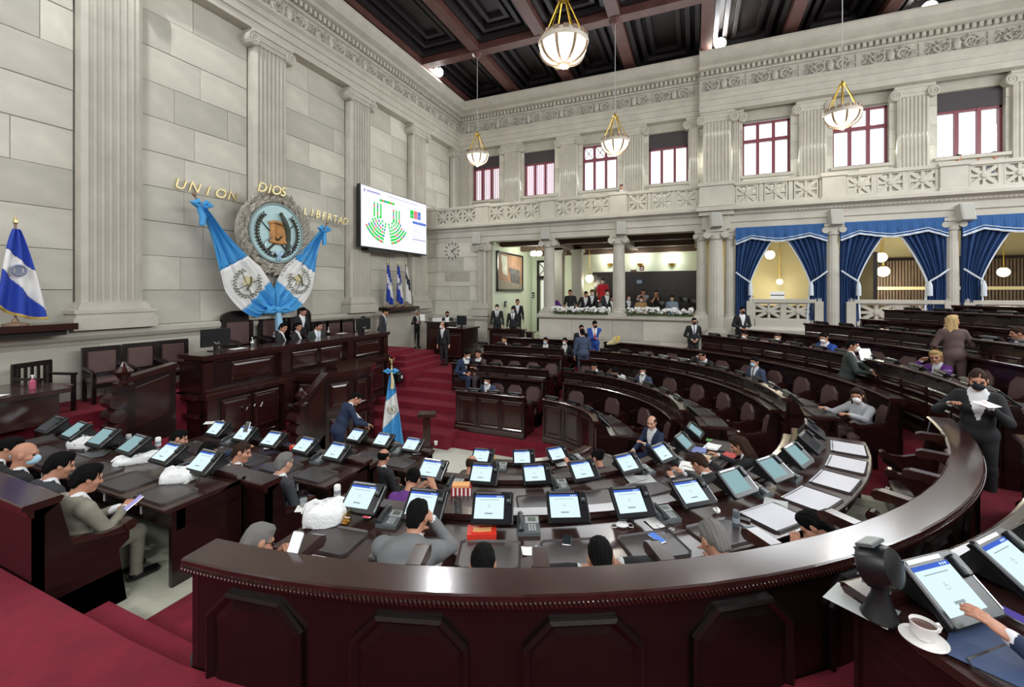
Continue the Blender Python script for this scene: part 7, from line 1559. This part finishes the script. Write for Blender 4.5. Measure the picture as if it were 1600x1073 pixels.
video_camera('black video camera on tripod in the press box, white light on top', 1066, 468, 17.8); video_camera('black video camera in the press box held beside the pale blue shirt', 1030, 473, 17.6); video_camera('dark video camera in the right corner of the press box', 1079, 470, 18.6); video_camera('video camera between the two flower boxes at left group', 935, 476, 17.7)
def peek(label, u, v, **kw):
    Y = kw.pop('Y'); H = EYE + (455 - v) / 670 * Y - 5.9 * S; far(label, u, v, H, Y, -70, 'stand', lod=2, **kw)
peek('person leaning over the gallery parapet above the middle column', 970, 289, Y=16.9, coat='black', hair=('short', 'brown'))
peek('person in red on the gallery at right, leftmost of three', 1492, 243, Y=14.2, coat='red', hair=('short', 'black')); peek('person in dark red on the gallery at right, middle of three', 1520, 245, Y=14.1, coat='brown', hair=('short', 'brown')); peek('pale-haired person on the gallery at right, rightmost of three', 1547, 238, Y=13.9, coat='slate', hair=('short', 'grey'))
# things in hands
def hand_sheet(label, u, v, Y, w, h, rx, rz, mt=PAPER):
    x, y = at_depth(u, Y); z = EYE + (455 - v) / 670 * Y; return sheet(label, Matrix.Translation((x, y, z)) @ Euler((rx, 0, rz + YAW), 'XYZ').to_matrix().to_4x4(), w, h, mt, .01)
hand_sheet('white sheet carried by the woman usher with black mask', 1541, 632, 4.82, .2, .16, .2, .2)
hand_sheet('white papers held by the man in dark green suit', 1352, 554, 8.4, .2, .26, 1.0, -.3)
hand_sheet('white paper read by the clerk at the counter', 660, 496, 17.9, .2, .28, 1.3, .4)

def held_phone(label, u, v, Y, rx, rz, scr):
    x, y = at_depth(u, Y); z = EYE + (455 - v) / 670 * Y; return mobile(label, Matrix.Translation((x, y, z)) @ Euler((rx, 0, rz + YAW), 'XYZ').to_matrix().to_4x4(), scr, .08, .16)
held_phone('lit white phone held by the grey-haired man behind the rim', 461, 852, 2.72, 1.0, -.2, glow('phone_white', (240, 242, 245), 1))
held_phone('phone with violet screen held by the grey-beige suited man', 209, 786, 4.05, .6, -.6, glow('phone_violet', (170, 160, 215), .9))
held_phone('phone held up by the man in blue suit in the second left row', 386, 667, 6.6, 1.0, 0, BLACK)
t = thing('camera_platform', 'low dark platform under the man in red in the press box', 'platform', (-2.9 * S, 16.9 * S, 2.1 * S)); m = MB(); m.box(-.7, .7, -.5, .5, .38, .46); m.build('top', WOODB, t)
for sx in (-1, 1): m = MB(); m.box(sx * .64 - .05, sx * .64 + .05, -.5, .5, 0, .38); m.build('side', WOODB, t)
